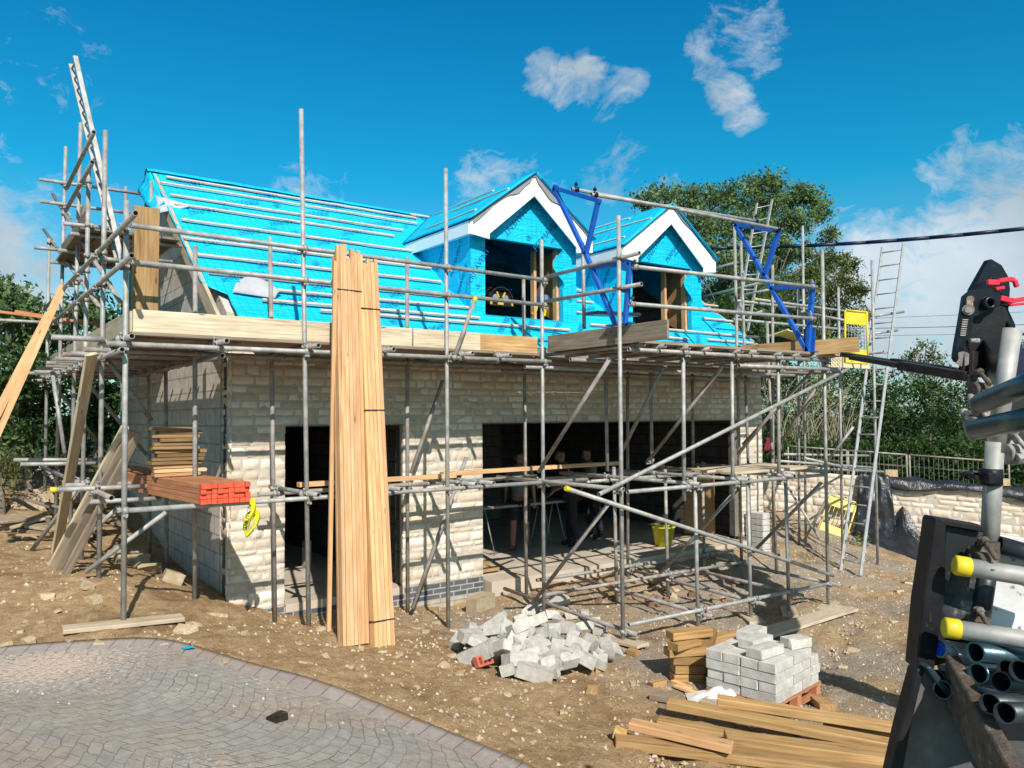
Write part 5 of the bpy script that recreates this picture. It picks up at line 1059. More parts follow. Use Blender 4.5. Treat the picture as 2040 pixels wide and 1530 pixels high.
# ---------------------------------------------------------------- stones on the yard
_ROCK=[]
for k in range(6):
    mb=MB(); chip(mb,(0,0,0),(1,.7,.42),Matrix.Identity(3),k+900,2,.09,broken=.6); o=mb.build('stone','rock',None,(0,0,0)); _ROCK.append(o.data); bpy.data.objects.remove(o)
ST=[(92,1190,.16),(130,1187,.14),(190,1197,.2),(112,1219,.1),(170,1168,.18),(200,1283,.14),(137,1284,.1),(5,1290,.16),(60,1282,.14),(325,1286,.1),(450,1322,.12),(390,1248,.18),(370,1262,.2),(460,1257,.14),(430,1233,.24),(540,1222,.1),(485,1265,.1),(600,1283,.09),(610,1325,.12),(640,1255,.1),(560,1290,.07),(355,1217,.1),(310,1225,.12),(720,1292,.09),(760,1300,.1),(790,1310,.12),(835,1255,.14),(850,1262,.12),(865,1245,.14),(880,1330,.14),(900,1310,.1),(915,1345,.12),(930,1285,.14),(948,1395,.07),(920,1225,.12),(1010,1385,.08),(990,1230,.1),(1060,1480,.06),(905,1260,.14),(1240,1375,.08),(1262,1365,.09),(1285,1240,.14),(1320,1250,.1),(1700,1170,.15),(1735,1150,.16),(1755,1195,.15),(1790,1180,.14),(1840,1180,.12),(1730,1260,.1),(1700,1300,.14),(1680,1330,.1),(1650,1215,.12),(1760,1320,.1),(1810,1165,.2),(1835,1160,.2),(1780,1240,.1),(1600,1185,.1),(40,1260,.09),(250,1175,.14),(80,1240,.07),(700,1330,.08),(650,1310,.09),(1120,1420,.06),(830,1370,.06),(940,1440,.05)]
r=random.Random(77)
def zone(px,py): return 'at the edge of the paved drive' if py>1275 and px<700 else 'on the brown earth at the left' if px<560 else 'near the feet of the leaning battens' if px<1000 else 'on the gravel near the middle' if px<1560 else 'on the ground at the right before the stone wall'
for k,(px,py,s) in enumerate(ST):
    p=G(px,py); o=bpy.data.objects.new('stone',_ROCK[k%6]); COL.objects.link(o); o.location=p+Vector((0,0,s*.08)); o.scale=(s,s,s*r.uniform(.6,1.1)); o.rotation_euler=(r.uniform(-.25,.25),r.uniform(-.25,.25),r.uniform(0,6)); tag(o,'pale loose stone lying %s'%zone(px,py),'stone','loose stones %s'%zone(px,py))
# gravel and grit, uncountable
mb=MB(); rg=np.random.default_rng(5); N=21000
xs2=rg.uniform(-.8,16,N*2); ys2=rg.uniform(2.8,12.5,N*2)
dens=np.clip(.35+.5*(xs2>3)+.25*np.sin(xs2*1.7)*np.sin(ys2*2.1),0,1); keep=(rg.random(N*2)<dens)&~((xs2>2.9)&(xs2<13.2)&(ys2>9.5)); xs2=xs2[keep];ys2=ys2[keep]
ind2=in_drive(xs2,ys2); keep=~ind2|(rg.random(len(xs2))<.30); xs2=xs2[keep];ys2=ys2[keep];ind2=ind2[keep]; zs2=gN(xs2,ys2)+ind2*.02
for x,y,z_,idv in zip(xs2,ys2,zs2,ind2):
    s=(.006+.024*rg.random()**3.5)*(.6 if idv else 1.0)
    if not idv: z_+=noise.noise(Vector((x*1.1,y*1.1,0)))*.035+noise.noise(Vector((x*4.3,y*4.3,5)))*.022
    k=.55+.6*rg.random(); mb.cur=(k,k*(.97+.1*rg.random()),k*(.95+.45*rg.random())); a=rg.uniform(0,6.28,3)
    v=[mb.vert((x+s*math.cos(t)*rg.uniform(.7,1.3),y+s*math.sin(t)*rg.uniform(.7,1.3),z_-.004)) for t in (0+a[0],1.57+a[0],3.14+a[0],4.71+a[0])]; tp=mb.vert((x+s*.2,y,z_+s*rg.uniform(.5,1.0))); tq=mb.vert((x-s*.4,y+s*.2,z_+s*rg.uniform(.4,.9)))
    for f_ in ((v[0],v[1],tp),(v[1],v[2],tq),(v[1],tq,tp),(v[2],v[3],tq),(v[3],v[0],tp),(v[3],tp,tq)): mb.face(f_)
tag(mb.build('gravel','rock'),'loose pale grit and small gravel strewn over the earth and the drive','gravel',kind='stuff')
# dark lump on drive
p=G(552,1440); mb=MB(); chip(mb,p+Vector((0,0,.035)),(.12,.11,.07),rotm(0,0,.4),12,3,.02,broken=.7); one('mortar_lump',mb,'fork','dark grey lump lying alone on the paved drive','lump',p)
p=G(372,1298); mb=MB(); mb.smooth=True; mb.grid(lambda u,v:(p.x-.04+.10*u,p.y-.04+.08*v,g(p.x,p.y)+.033+.02*noise.noise(Vector((u*6,v*6,1)))),6,5); one('membrane_scrap',mb,'memb','tiny torn blue membrane scrap at the edge of the paved drive','scrap',p)
# slate / slab stacks at the far left, on the bank
for k,(px,py,n_,lab) in enumerate(((25,1062,4,'stack of old roof slabs at the far left edge, left one'),(120,1078,4,'stack of old roof slabs at the far left, right one'))):
    p=G(px,py); t_=thing('slab_stack',lab,'slab stack',p)
    for j in range(n_):
        mb=MB(); kk=(.6,.8,.5,.7)[j]; mb.cur=(kk,kk*.98,kk*1.05); mb.box(p+Vector((.05*j-.1,.3,.03+.05*j)),(1.0-.08*j,.55,.042),rotm(.02*j,.02,.15*j+.1)); mb.build('slab','rock',t_,bevel=.008)
r=random.Random(14)
for k in range(9):
    p=G(60+k*17,1020-k*5+r.uniform(-8,16),hi=22); mb=MB(); kk=r.uniform(.5,.8); mb.cur=(kk,kk*.97,kk*.98); mb.box(p+Vector((0,0,.10)),(.5,.3,.035),rotm(r.uniform(.4,1.0),r.uniform(-.5,.2),r.uniform(-.4,.6))); one('roof_slab',mb,'rock','tilted old stone slab in the jumbled row on the far left bank','slab',p,'tilted slabs on the far left bank',bevel=.006)
for k,(a_,b_,lab) in enumerate((((70,1000),(150,1080),'weathered stick crossing the slabs at far left, falling right'),((40,1010),(125,1000),'thin weathered lath lying on the far left bank'))):
    a=G(*a_,hi=20)+Vector((0,0,.2));b=G(*b_,hi=20)+Vector((0,0,.1)); mb=MB(); mb.cur=(1.1,)*3; mb.beam(a,b,.07,.03); one('lath',mb,'weathered',lab,'lath',a)
r=random.Random(41)
for k in range(16):
    p=G(r.uniform(20,215),r.uniform(985,1092),hi=22); a_=r.uniform(0,3.14); l_=r.uniform(.35,1.1); d_=Vector((math.cos(a_),math.sin(a_),r.uniform(-.05,.35)))*l_/2; mb=MB(); kk=r.uniform(.6,1.15); mb.cur=(kk,kk,kk*.95); q_=p+Vector((0,0,.10+abs(d_.z))); mb.beam(q_-d_,q_+d_,r.uniform(.05,.13),.03); one('timber_scrap',mb,r.choice(('weathered','oldboard','treated')),'weathered wood scrap jumbled with the slabs on the far left bank','scrap',p,'wood scraps on the far left bank')
# dark rocks by gable trench
for k,(px,py,s) in enumerate(((262,1125,.32),(280,1110,.2),(345,1158,.24),(235,1115,.2),(300,1140,.22))):
    p=G(px,py); mb=MB(); kk=.8; mb.cur=(kk,kk,kk); chip(mb,p+Vector((0,0,s*.2)),(s*1.3,s,s*.6),rotm(.2*k,.1,.7*k),k+1000,3,.03,broken=.6); one('stone',mb,'rock','rough earthy boulder at the foot of the shaded gable wall','stone',p,'boulders beside the gable wall')
# things in the garage
p=P(1322,1082,Z=.03); t_=thing('bucket','bright yellow plastic bucket on the garage floor behind the tubes','bucket',p)
p=P(1322,1086,Z=.012); mb=MB(); mb.smooth=True; n_=24
prof=[(.0,.004),(.15,.004),(.205,.33),(.218,.33),(.218,.345),(.198,.345),(.145,.02),(0,.02)]
ring=[[mb.vert(p+Vector((r_*math.cos(2*math.pi*k/n_),r_*math.sin(2*math.pi*k/n_),z_))) for k in range(n_)] for r_,z_ in prof]
for a_,b_ in zip(ring[:-1],ring[1:]):
    for k in range(n_): j=(k+1)%n_; mb.face([a_[k],a_[j],b_[j],b_[k]])
mb.build('bucket_body','bucket',t_)
mb=MB(); mb.sweep([p+Vector((.215*math.cos(a),.215*math.sin(a)*.2-.1*math.sin(a),.345+.03*math.sin(a))) for a in np.linspace(0,math.pi,9)],.006,6); mb.build('handle','yellow',t_)
mb=MB(); p=P(1430,1078,Y=9.95); mb.box((12.25,10.4,.66),(.05,.6,1.25),rotm(0,.03,.45)); one('plywood_board',mb,'osb','brown sheet panel standing inside the right side of the garage','panel',(12.2,10.5,0))
p=Vector((12.62,9.62,0)); 
for k in range(7):
    mb=MB(); mb.cur=(.9,.9,.9); chip(mb,(12.72,9.38,-.22+.115*k),(.22,.40,.108),rotm(0,0,.02*(-1)**k),k+1200,2,.005); one('concrete_block',mb,'block','grey block, %s up in the small pile against the right garage pier'%ORDN[k],'block',(12.7,9.4,-.2+.1*k),'blocks piled at the right garage pier')
# work table with trestles
tp0=P(1060,1012,Y=11.0); t_=thing('work_table','dark work table on thin metal trestles in the shaded garage','table',(8.3,11.2,.02))
mb=MB(); mb.box((8.3,11.3,.84),(2.2,.6,.04)); mb.build('tabletop','galv_dull',t_)
for x in (7.5,9.1):
    for dx_,dy in ((-.25,-.2),(.25,-.2),(-.25,.2),(.25,.2)): mb=MB(); mb.tube((x+dx_*.2,11.3+dy,.82),(x+dx_,11.3+dy*1.1,.02),.012,6); mb.build('trestle_leg','galv_dull',t_)
for k in range(3): mb=MB(); mb.box((6.75,9.95+.18*k,.06+.05*k),(.5,.12,.05),rotm(0,0,.3*k)); one('timber_offcut',mb,'treated','timber offcut inside the left edge of the garage opening, piece number %s up'%ORDN[k],'offcut',(6.75,9.95+.18*k,.05),'offcuts inside the garage opening')
mb=MB(); mb.box((4.75,12.0,.25),(.10,.10,.40),rotm(0,0,.3)); one('post_stub',mb,'foundation','short pale post stub standing inside the left doorway','post',(4.75,12.0,.04))
# things in the dormer windows
zs=zr(10.15)
c=P(990,610,Y=10.35); c=Vector((c.x,10.35,zs+.05)); t_=thing('site_radio','black and yellow caged site radio on the sill of the left dormer','radio',c)
W_=.48; 
mb=MB(); mb.box(c+Vector((0,0,.13)),(W_*.9,.2,.22)); mb.build('radio_body','blackplastic',t_,bevel=.02)
mb=MB()
for dy in (-.13,.13):
    mb.sweep([c+Vector((W_/2*math.cos(a)*1.0,dy,.02+.30*math.sin(a)**.8)) for a in np.linspace(.02,math.pi-.02,12)],.014,6); mb.sweep([c+Vector((-W_/2,dy,.02)),c+Vector((W_/2,dy,.02))],.014,6)
for dx_ in (-.2,-.07,.07,.2): mb.sweep([c+Vector((dx_,-.13,.30)),c+Vector((dx_,.13,.30))],.012,6)
mb.build('roll_cage','blackplastic',t_)
M['amber']=vary('amber_yellow_plastic',[(.3,(.62,.36,.02)),(.7,(.72,.45,.03))],scale=7,rough=.45,bump=.05)
for nm,o_,s_,a_ in (('name_badge',(0,-.105,.06),(.11,.01,.04),0),('cage_strut',(-.06,-.11,.20),(.022,.02,.10),-.5),('cage_strut',(.06,-.11,.20),(.022,.02,.10),.5),('corner_guard',(-.2,-.10,.07),(.06,.03,.07),0),('corner_guard',(.22,-.12,.05),(.04,.03,.08),-.2)):
    mb=MB(); mb.box(c+Vector(o_),s_,rotm(0,a_,0)); mb.build(nm,'amber',t_)
mb=MB()
for dx_ in (-.1,.1): mb.tube(c+Vector((dx_,-.10,.15)),c+Vector((dx_,-.106,.15)),.055,14)
mb.build('speaker_grille','galv_dull',t_)
c=P(1088,610,Y=10.4); c=Vector((c.x,10.45,zs)); t_=thing('tool_stand','blue topped tool case on yellow legs in the left dormer window','tool stand',c)
mb=MB(); mb.box(c+Vector((0,0,.29)),(.40,.24,.14),rotm(0,-.08,.1)); mb.build('case_top','blueplastic',t_,bevel=.02)
mb=MB(); mb.tube(c+Vector((-.07,-.125,.30)),c+Vector((-.07,-.13,.30)),.05,12); mb.build('oval_badge','greymemb',t_)
for a,b in (((-.16,0,.22),(-.24,0,.0)),((.02,0,.22),(-.02,0,.0)),((.15,0,.24),(.25,0,-.02))): mb=MB(); mb.beam(c+Vector(a),c+Vector(b),.07,.04,(0,1,0)); mb.build('leg','yellow',t_,bevel=.004)
mb=MB(); mb.prism([P(1322,610,Y=10.6),P(1330,598,Y=10.6),P(1365,640,Y=10.6),P(1372,648,Y=10.6),P(1340,648,Y=10.6),P(1318,625,Y=10.6)],(0,1,0),.02); one('board_scrap',mb,'osb','tilted brown board scrap inside the right dormer opening','board',P(1340,645,Y=10.6))
mb=MB(); mb.beam(P(1357,648,Y=10.35),P(1357,545,Y=10.6),.06,.05,(0,1,0)); one('timber_prop',mb,'newwood','pale timber prop standing in the right dormer opening','prop',P(1357,648,Y=10.35))
mb=MB(); mb.box(P(1222,626,Y=9.3),(1.1,.3,.06),rotm(0,-.05,.1)); one('tarpaulin_roll',mb,'tarp','dark folded sheet lying behind the left toe board of the loading bay','sheet',P(1222,626,Y=9.3),bevel=.02)
# yellow gates: one hung high on the platform corner, one leaning on the stone wall
def yellow_gate(label,c00,c10,c11,c01,mat,bars=7):
    t_=thing('barrier_gate',label,'barrier',c00); c00,c10,c11,c01=map(Vector,(c00,c10,c11,c01)); B_=lambda u,v:c00.lerp(c10,u).lerp(c01.lerp(c11,u),v)
    mb=MB(); mb.sweep([B_(0,0),B_(1,0),B_(1,1),B_(0,1),B_(0,0)],.02,8); mb.build('gate_frame',mat,t_)
    nrm=(c10-c00).cross(c01-c00).normalized()
    for v0,v1 in ((.03,.26),(.74,.97)): mb=MB(); mb.prism([B_(.05,v0),B_(.95,v0),B_(.95,v1),B_(.05,v1)],nrm,.008); mb.build('panel',mat,t_)
    mb=MB()
    for k in range(1,bars): mb.tube(B_(k/bars,.25),B_(k/bars,.76),.006,5)
    for k in range(1,bars if mat=='yellow' else 1): mb.tube(B_(0,.25+.5*k/bars),B_(1,.25+.5*k/bars),.005,5)
    mb.build('mesh_bars',mat if mat=='yellowp' else 'galv_dull',t_)
q=[P(1683,722,Y=8.0),P(1729,724,Y=7.75),P(1727,622,Y=7.75),P(1684,618,Y=8.0)]
yellow_gate('bright yellow mesh gate upright at the far corner of the loading platform',q[0],q[1],q[2],q[3],'yellow')
q=[PW(1628,1056,.35),PW(1683,1080,.35),PW(1708,1002,.08),PW(1655,986,.08)]
yellow_gate('faded yellow barrier leaning on the stone garden wall behind the scaffold',q[0],q[1],q[2],q[3],'yellowp')
mb=MB(); mb.prism([P(1545,682,Y=9.2),P(1553,665,Y=9.2),P(1590,678,Y=9.2),P(1595,700,Y=9.2),P(1548,700,Y=9.2)],(0,1,0),.25); mb.m=1; mb.beam(P(1546,664,Y=9.15),P(1590,678,Y=9.15),.5,.02,(0,.2,1)); one('tool_case',mb,['blackplastic','yellowp'],'yellow lidded dark case on the platform behind the blue gate leg','case',P(1570,700,Y=9.2))
# maroon cloth
mb=MB(); mb.smooth=True; mb.grid(lambda u,v:P(1523+12*u+2*math.sin(v*5),872+26*v,Y=9.9-.05*math.sin(u*6)),6,8); one('cloth',mb,'maroon','dark red cloth hanging at the right corner of the house','cloth',P(1528,880,Y=9.9),solid=.004)
# ---------------------------------------------------------------- garden wall, tarps, fence
gw=thing('garden_wall','low pale stone garden wall running behind the scaffold at the right','wall',(16.1,8,-.4))
mb=MB(); stones(mb,-.9,8.0,-1.2,1.12,lambda s,z,d:WP(s,z,d-.03),rows=(.08,.2),wid=(.14,.46),seed=12); mb.build('stone_face','stone',gw)
mb=MB(); mb.hexa([WP(-.9,-1.4,-.03),WP(8,-1.4,-.03),WP(8,-1.4,-.38),WP(-.9,-1.4,-.38)],[WP(-.9,1.10,-.03),WP(8,1.10,-.03),WP(8,1.10,-.38),WP(-.9,1.10,-.38)]); mb.build('wall_core','mortar',gw)
r=random.Random(6); y=5.0
for y,w in ((2.95,.26),(5.1,.3)):
    mb=MB(); mb.cur=(1.2,1.15,1.05); chip(mb,WP(y,1.24,-.16),(.24,w,.15),rotm(0,0,.5),int(y*10),3,.012); one('coping_stone',mb,'rock','loose squared stone resting on the sheet on the garden wall, %s one'%('left' if y<4 else 'right'),'stone',WP(y,1.2,-.16))
def drape(label,fn,nu,nv,loc): mb=MB(); mb.smooth=True; mb.grid(fn,nu,nv); return one('tarpaulin',mb,'tarp',label,'tarpaulin',loc,solid=.004)
drape('black plastic sheet draped along the top of the garden wall',lambda u,v:WP(2.55+5*u,1.16-.04*v-(.10+.14*math.sin(u*7+.5)**2)*max(0,v-.5)/.5+noise.noise(Vector((u*14,v*3,6)))*.05,-.30+.38*min(1,v*1.6)+noise.noise(Vector((u*9,v*4,1)))*.05*v),60,10,WP(4,1))
drape('black plastic sheet hanging down the garden wall behind the ladder',lambda u,v:WP(2.28+.62*u+.3*v*(u-.5),1.19-1.55*v+.06*noise.noise(Vector((u*6,v*6,3))),.06+.08*math.sin(v*3)+.10*noise.noise(Vector((u*5,v*4,1)))),14,24,WP(2.5,0))
tc=G(1800,1085)
tc=Vector((tc.x,tc.y,0))
def tf(u,v):
    a=u*2*math.pi; rr=v; px_=tc.x+1.0*rr*math.cos(a)*.75; py_=tc.y+1.55*rr*math.sin(a)*.9
    h=.42*(1-rr)**1.0*(1+.5*noise.noise(Vector((px_*2.6,py_*2.6,1))))+.10*abs(noise.noise(Vector((px_*5,py_*5,4))))*(1-rr)+.42*max(0,1-(abs(px_-tc.x)/.30+abs(py_-tc.y+.05)/.34))
    return (px_,py_,g(px_,py_)+max(.0,h)+.01)
mb=MB(); mb.smooth=False; mb.grid(tf,26,9); one('tarpaulin',mb,'tarp','crumpled heap of black plastic sheeting on the ground at the foot of the garden wall','tarpaulin',(tc.x,tc.y,g(tc.x,tc.y)))
def FPt(s,z): return WP(s,z,-.75)
def fence_panel(label,y0,y1,z0,z1):
    t_=thing('mesh_fence_panel',label,'fence',FPt(y0,z0))
    mb=MB(); mb.sweep([FPt(y0,z0),FPt(y0,z1),FPt(y1,z1),FPt(y1,z0)],.021,8); mb.build('fence_frame','galv_dull',t_)
    mb=MB(); n_=int(abs(y1-y0)/.095)
    for k in range(1,n_): y=y0+(y1-y0)*k/n_; mb.tube(FPt(y,z0),FPt(y,z1),.004,4,cap=False)
    for z_ in (z0+.2,z0+.55,z1-.28): mb.tube(FPt(y0,z_),FPt(y1,z_),.004,4)
    mb.build('wire_mesh','galv_dull',t_)
def SF(px,py):
    q=PW(px,py,-.75); return (q-WV0).dot(WD)
ztf=1.66
fence_panel('galvanised mesh fence panel behind the garden wall, right of the pair of posts',SF(1812,908),SF(2010,930),.85,ztf)
fence_panel('galvanised mesh fence panel behind the garden wall, between the ladder and the pair of posts',SF(1690,905),SF(1806,908),.85,ztf)
fence_panel('galvanised mesh fence panel farthest back, seen through the scaffold tubes',SF(1570,903),SF(1687,905),.85,ztf)
# overhead lines
mb=MB(); a=P(1400,495,Y=13.5); b=P(2140,445,Y=6); mb.smooth=True
pts=[a.lerp(b,t_/12)+Vector((0,0,-.12*math.sin(math.pi*t_/12))) for t_ in range(13)]; mb.sweep(pts,.045,10); one('sleeved_cable',mb,'cable','thick dark blue sleeved overhead cable crossing the sky at the right','cable',a)
for k,(y0,y1,lab) in enumerate(((640,617,'uppermost thin overhead wire at the right'),(658,645,'middle thin overhead wire at the right, the thicker'),(672,662,'lowest thin overhead wire at the right'))):
    a=P(1600,y0-2,Y=24);b=P(2200,y1-4,Y=14); mb=MB(); pts=[a.lerp(b,t_/8)+Vector((0,0,-.06*math.sin(math.pi*t_/8))) for t_ in range(9)]; mb.sweep(pts,.009 if k!=1 else .016,5); one('overhead_wire',mb,'cable',lab,'wire',a)
# ---------------------------------------------------------------- vegetation
def leaves(name,mat,blobs,parent,size,per=26,clump=.28,seed=1,density=1.,squash=.8,up=.3):
    rg=np.random.default_rng(seed); cs=[]
    for (x,y,z,R,k) in blobs:
        n=max(3,int(k*density)); d=rg.normal(size=(n,3)); d/=np.linalg.norm(d,axis=1)[:,None]; rr=R*rg.random(n)**(1/2.2); d=d*rr[:,None]; d[:,2]*=squash; cs.append(np.array([x,y,z])+d)
    cs=np.concatenate(cs); n=len(cs)*per; cl=clump*(.6+.8*rg.random(len(cs)))
    ctr=np.repeat(cs,per,0)+rg.normal(size=(n,3))*np.repeat(cl,per)[:,None]*np.array([.5,.5,.4])
    tone=np.clip(np.repeat(.45+.22*rg.normal(size=len(cs)),per)+.13*rg.normal(size=n),0,1)
    a=rg.normal(size=(n,3)); a/=np.linalg.norm(a,axis=1)[:,None]; b=rg.normal(size=(n,3)); b[:,2]+=up; b=np.cross(a,b); b/=np.linalg.norm(b,axis=1)[:,None]+1e-9
    s=size*(.6+.8*rg.random(n))[:,None]; w=s*.42
    v=np.stack([ctr-a*s*.5,ctr+b*w*.5,ctr+a*s*.5,ctr-b*w*.5],1).reshape(-1,3)-np.array(ORG[parent.name])
    me=bpy.data.meshes.new(name); me.vertices.add(n*4); me.loops.add(n*4); me.polygons.add(n)
    me.vertices.foreach_set('co',v.ravel()); me.loops.foreach_set('vertex_index',np.arange(n*4,dtype=np.int32)); me.polygons.foreach_set('loop_start',np.arange(0,n*4,4,dtype=np.int32))
    me.update(calc_edges=True); me.validate()
    ca=me.color_attributes.new('Col','FLOAT_COLOR','POINT'); c=np.ones((n*4,4),dtype=np.float32); c[:,:3]=np.repeat(tone,4)[:,None]; ca.data.foreach_set('color',c.ravel())
    me.materials.append(M[mat]); o=bpy.data.objects.new(name,me); COL.objects.link(o); o.parent=parent; return o
def limb(mb,p,q,r0,r1,seed,n=5,wob=.12):
    p=Vector(p);q=Vector(q); rr=random.Random(seed); pts=[p.lerp(q,i/n)+Vector((rr.uniform(-1,1),rr.uniform(-1,1),0))*wob*(p-q).length*.15*(0<i<n) for i in range(n+1)]
    for i in range(n): mb.tube(pts[i],pts[i+1],r0+(r1-r0)*i/n,7,r1=r0+(r1-r0)*(i+1)/n,cap=False)
    return pts
def tree(name,label,base,bl,Y,mat,size,seed,dens=1.7,group=None,trunk_r=.16,per=26,clump=.3,cat='tree',bare=(),squash=.9,kd=1.,jy=1.):
    rr=random.Random(seed); B=[]
    for px,py,r_,*yy_ in bl:
        y=yy_[0] if yy_ else Y+rr.uniform(-1,1)*jy; c=P(px,py,Y=y); D=(c-CAM).dot(fw); R=r_*D/F; B.append((c.x,c.y,c.z,R,int(kd*26*(R/.9)**2)+4))
    bx=sum(b[0] for b in B)/len(B); by=sum(b[1] for b in B)/len(B); base=Vector((bx,by,g(bx,by)-.1)); t_=thing(name,label,cat,base,group); mb=MB(); mb.smooth=True
    mid=Vector(base).lerp(Vector((sum(b[0] for b in B)/len(B),sum(b[1] for b in B)/len(B),sum(b[2] for b in B)/len(B))),.55)
    limb(mb,base,mid,trunk_r,trunk_r*.6,seed)
    for i,b in enumerate(B):
        pts=limb(mb,mid if i%2 else base.lerp(mid,.55),(b[0],b[1],b[2]+b[3]*.5),trunk_r*.26,.008,seed+i,6)
        for k in range(4):
            e=Vector((b[0],b[1],b[2]))+Vector((rr.uniform(-1,1),rr.uniform(-1,1),rr.uniform(-.6,1)))*b[3]*.9; limb(mb,pts[3+k%2],e,  .012,.004,seed*7+k,4)
    mb.build('trunk','bark',t_); leaves('crown',mat,B,t_,size,per,clump,seed,dens,squash); return t_
T1=[(1290,398,26),(1330,392,30),(1375,400,34),(1420,400,34),(1465,395,36),(1500,372,28),(1535,368,30),(1520,405,40),(1570,400,36),(1610,395,34),(1635,420,26),(1600,440,28),(1560,450,34),(1500,450,44),(1440,450,44),(1385,450,40),(1330,440,36),(1420,505,50),(1480,520,50),(1540,530,38),(1430,580,50),(1500,590,46),(1650,470,20),(1545,490,24),(1575,500,18),(1420,640,44),(1490,650,44),(1550,620,36),(1600,560,30),(1560,570,34),(1450,690,40),(1530,690,38),(1600,500,22),(1625,540,24)]
tree('broadleaf_tree','tall loose grey-green tree behind the house, highest crown at the right',(14.5,24.5,.8),T1,22.0,'leaf',.17,5,1.65,None,.2,28,.34,kd=1.25,jy=1.6)
T2=[(1640,520,30),(1680,530,30),(1620,560,34),(1665,575,40),(1705,580,26),(1600,610,36),(1650,625,42),(1700,630,28),(1570,640,36),(1550,590,26),(1620,660,36),(1680,672,30)]
tree('broadleaf_tree','lower yellowish-green tree right of the tall tree, above the hedge',(17,22,.8),T2,19.5,'leafolive',.15,8,1.9,None,.14,28,.3,kd=1.2,jy=1.2)
T3=[(1820,705,22),(1845,700,24),(1870,712,22),(1800,735,26),(1850,740,30),(1895,745,26)]
tree('broadleaf_tree','small pale round treetop beyond the hedge under the telehandler forks',(22,16,1),T3,15.5,'leafolive',.13,9,1.0,None,.1,24,.26,kd=1.0,jy=.7)
T4=[(1960,720,22),(1990,735,26),(2020,740,26),(2045,700,24)]
tree('broadleaf_tree','dark leafy tree partly hidden by the telehandler attachment at far right',(23,13,1),T4,11.5,'leafdark',.12,10,1.2,None,.1,26,.26,kd=1.2,jy=.6)
# hedges along the right boundary, each a bush of its own
def bush(label,bl,Y,mat,size,seed,base,kd=1.4,jy=.8,group='bushes of the boundary hedge'): return tree('hedge_bush',label,base,bl,Y,mat,size,seed,1.9,group,.07,24,.3,'bush',kd=kd,jy=jy)
bush('dark glossy hedge bush behind the garden wall, right end by the telehandler',[(1900,780,34),(1940,800,36),(1980,830,40),(1890,830,36),(1940,860,40),(1990,880,40),(2030,810,40),(2040,880,40),(1900,885,34),(1960,905,34),(1960,935,30),(2030,930,34),(1900,925,26)],11.0,'leafdark',.11,21,(18.6,10.5,.6))
bush('broad dark hedge bush behind the big ladder and mesh fence',[(1730,760,36),(1780,775,36),(1830,780,36),(1870,800,36),(1760,820,40),(1820,830,40),(1770,870,38),(1840,880,38),(1720,800,30),(1870,850,36),(1730,890,30),(1800,905,34),(1850,925,26),(1790,930,24),(1740,925,24)],12.6,'leafdark',.12,22,(19,12.5,.6),kd=1.5)
bush('olive hedge bush over the stone wall with arching dry stems',[(1620,760,34),(1660,745,32),(1690,770,32),(1640,800,36),(1690,830,34),(1600,810,34),(1650,860,36),(1600,870,34),(1700,880,30),(1640,910,26),(1690,915,24),(1590,905,24)],14.2,'leafolive',.12,23,(18.4,14,.6),kd=1.15)
bush('green hedge bush right behind the house corner',[(1520,720,30),(1550,740,32),(1580,760,30),(1530,780,32),(1550,830,36),(1530,880,34),(1570,900,30),(1500,640,30),(1540,660,30),(1580,690,28),(1460,610,30),(1440,640,30)],16.5,'leafdark',.13,24,(18.5,16.5,.6),kd=1.5)
for k,(xa,xb,lab) in enumerate(((1560,1700,'low dark hedge growth behind the mesh fence, nearest the house'),(1700,1860,'low dark hedge growth behind the middle of the mesh fence'),(1860,2050,'low dark hedge growth behind the right end of the mesh fence'))):
    bl=[(x,y,34 if y<930 else 28,PW(x,y,-2.3).y) for x in range(xa,xb,26) for y in (905,945)]
    bush(lab,bl,9,'leafdark',.11,60+k,(0,0,0),kd=1.5)
mb=MB(); rr=random.Random(3)
for k in range(60):
    a=P(rr.uniform(1545,1700),rr.uniform(880,905),Y=13+rr.uniform(-.8,.8)); lean=rr.uniform(-1.1,1.6); h=rr.uniform(1.4,2.9); n=6; p0=a
    for i in range(n):
        u=(i+1)/n; p1=a+Vector((lean*u*u*.9,rr.uniform(-.05,.05)-lean*.2*u,h*(u-.28*u*u)))+Vector((rr.uniform(-.03,.03),0,0)); mb.tube(p0,p1,.012*(1-u*.6),4,r1=.010*(1-u*.6),cap=False); p0=p1
tag(mb.build('dry_stems','stem'),'tangle of pale dry arching stems before the hedge at the right house corner','shrub',kind='stuff')
# left hedge
bush('feathery dark hedge bush at far left, upper growth behind the leaning battens',[(10,625,36),(60,622,32),(30,660,44),(90,660,38),(0,585,22),(130,640,26),(165,625,20),(25,595,18),(20,700,44),(80,700,40)],17.5,'leaf',.15,31,(-.5,18.5,1.3),kd=1.3,group='bushes at the far left')
bush('dense bright green bush at far left beside the gable scaffold',[(20,740,40),(60,760,44),(0,790,44),(40,820,44),(80,810,36),(100,780,30),(20,870,40),(70,870,36),(110,850,26),(100,730,26)],15.8,'leafdark',.12,32,(.2,16.2,1.2),kd=1.7,group='bushes at the far left')
bush('dark bushes filling the gap behind the gable scaffold legs',[(150,700,34),(190,720,34),(160,770,36),(210,790,36),(170,840,36),(220,860,34),(150,890,30),(240,800,30),(200,640,26),(180,600,20),(250,860,30)],19.5,'leafdark',.16,33,(3,20.5,1.3),kd=1.6,group='bushes at the far left')
bush('low clipped green shrub on the bank at the far left edge',[(0,915,26),(25,925,24),(10,945,22),(-20,930,26)],14.2,'leafolive',.06,34,(-.7,14.2,1.0),kd=2.2,jy=.3,group='bushes at the far left')
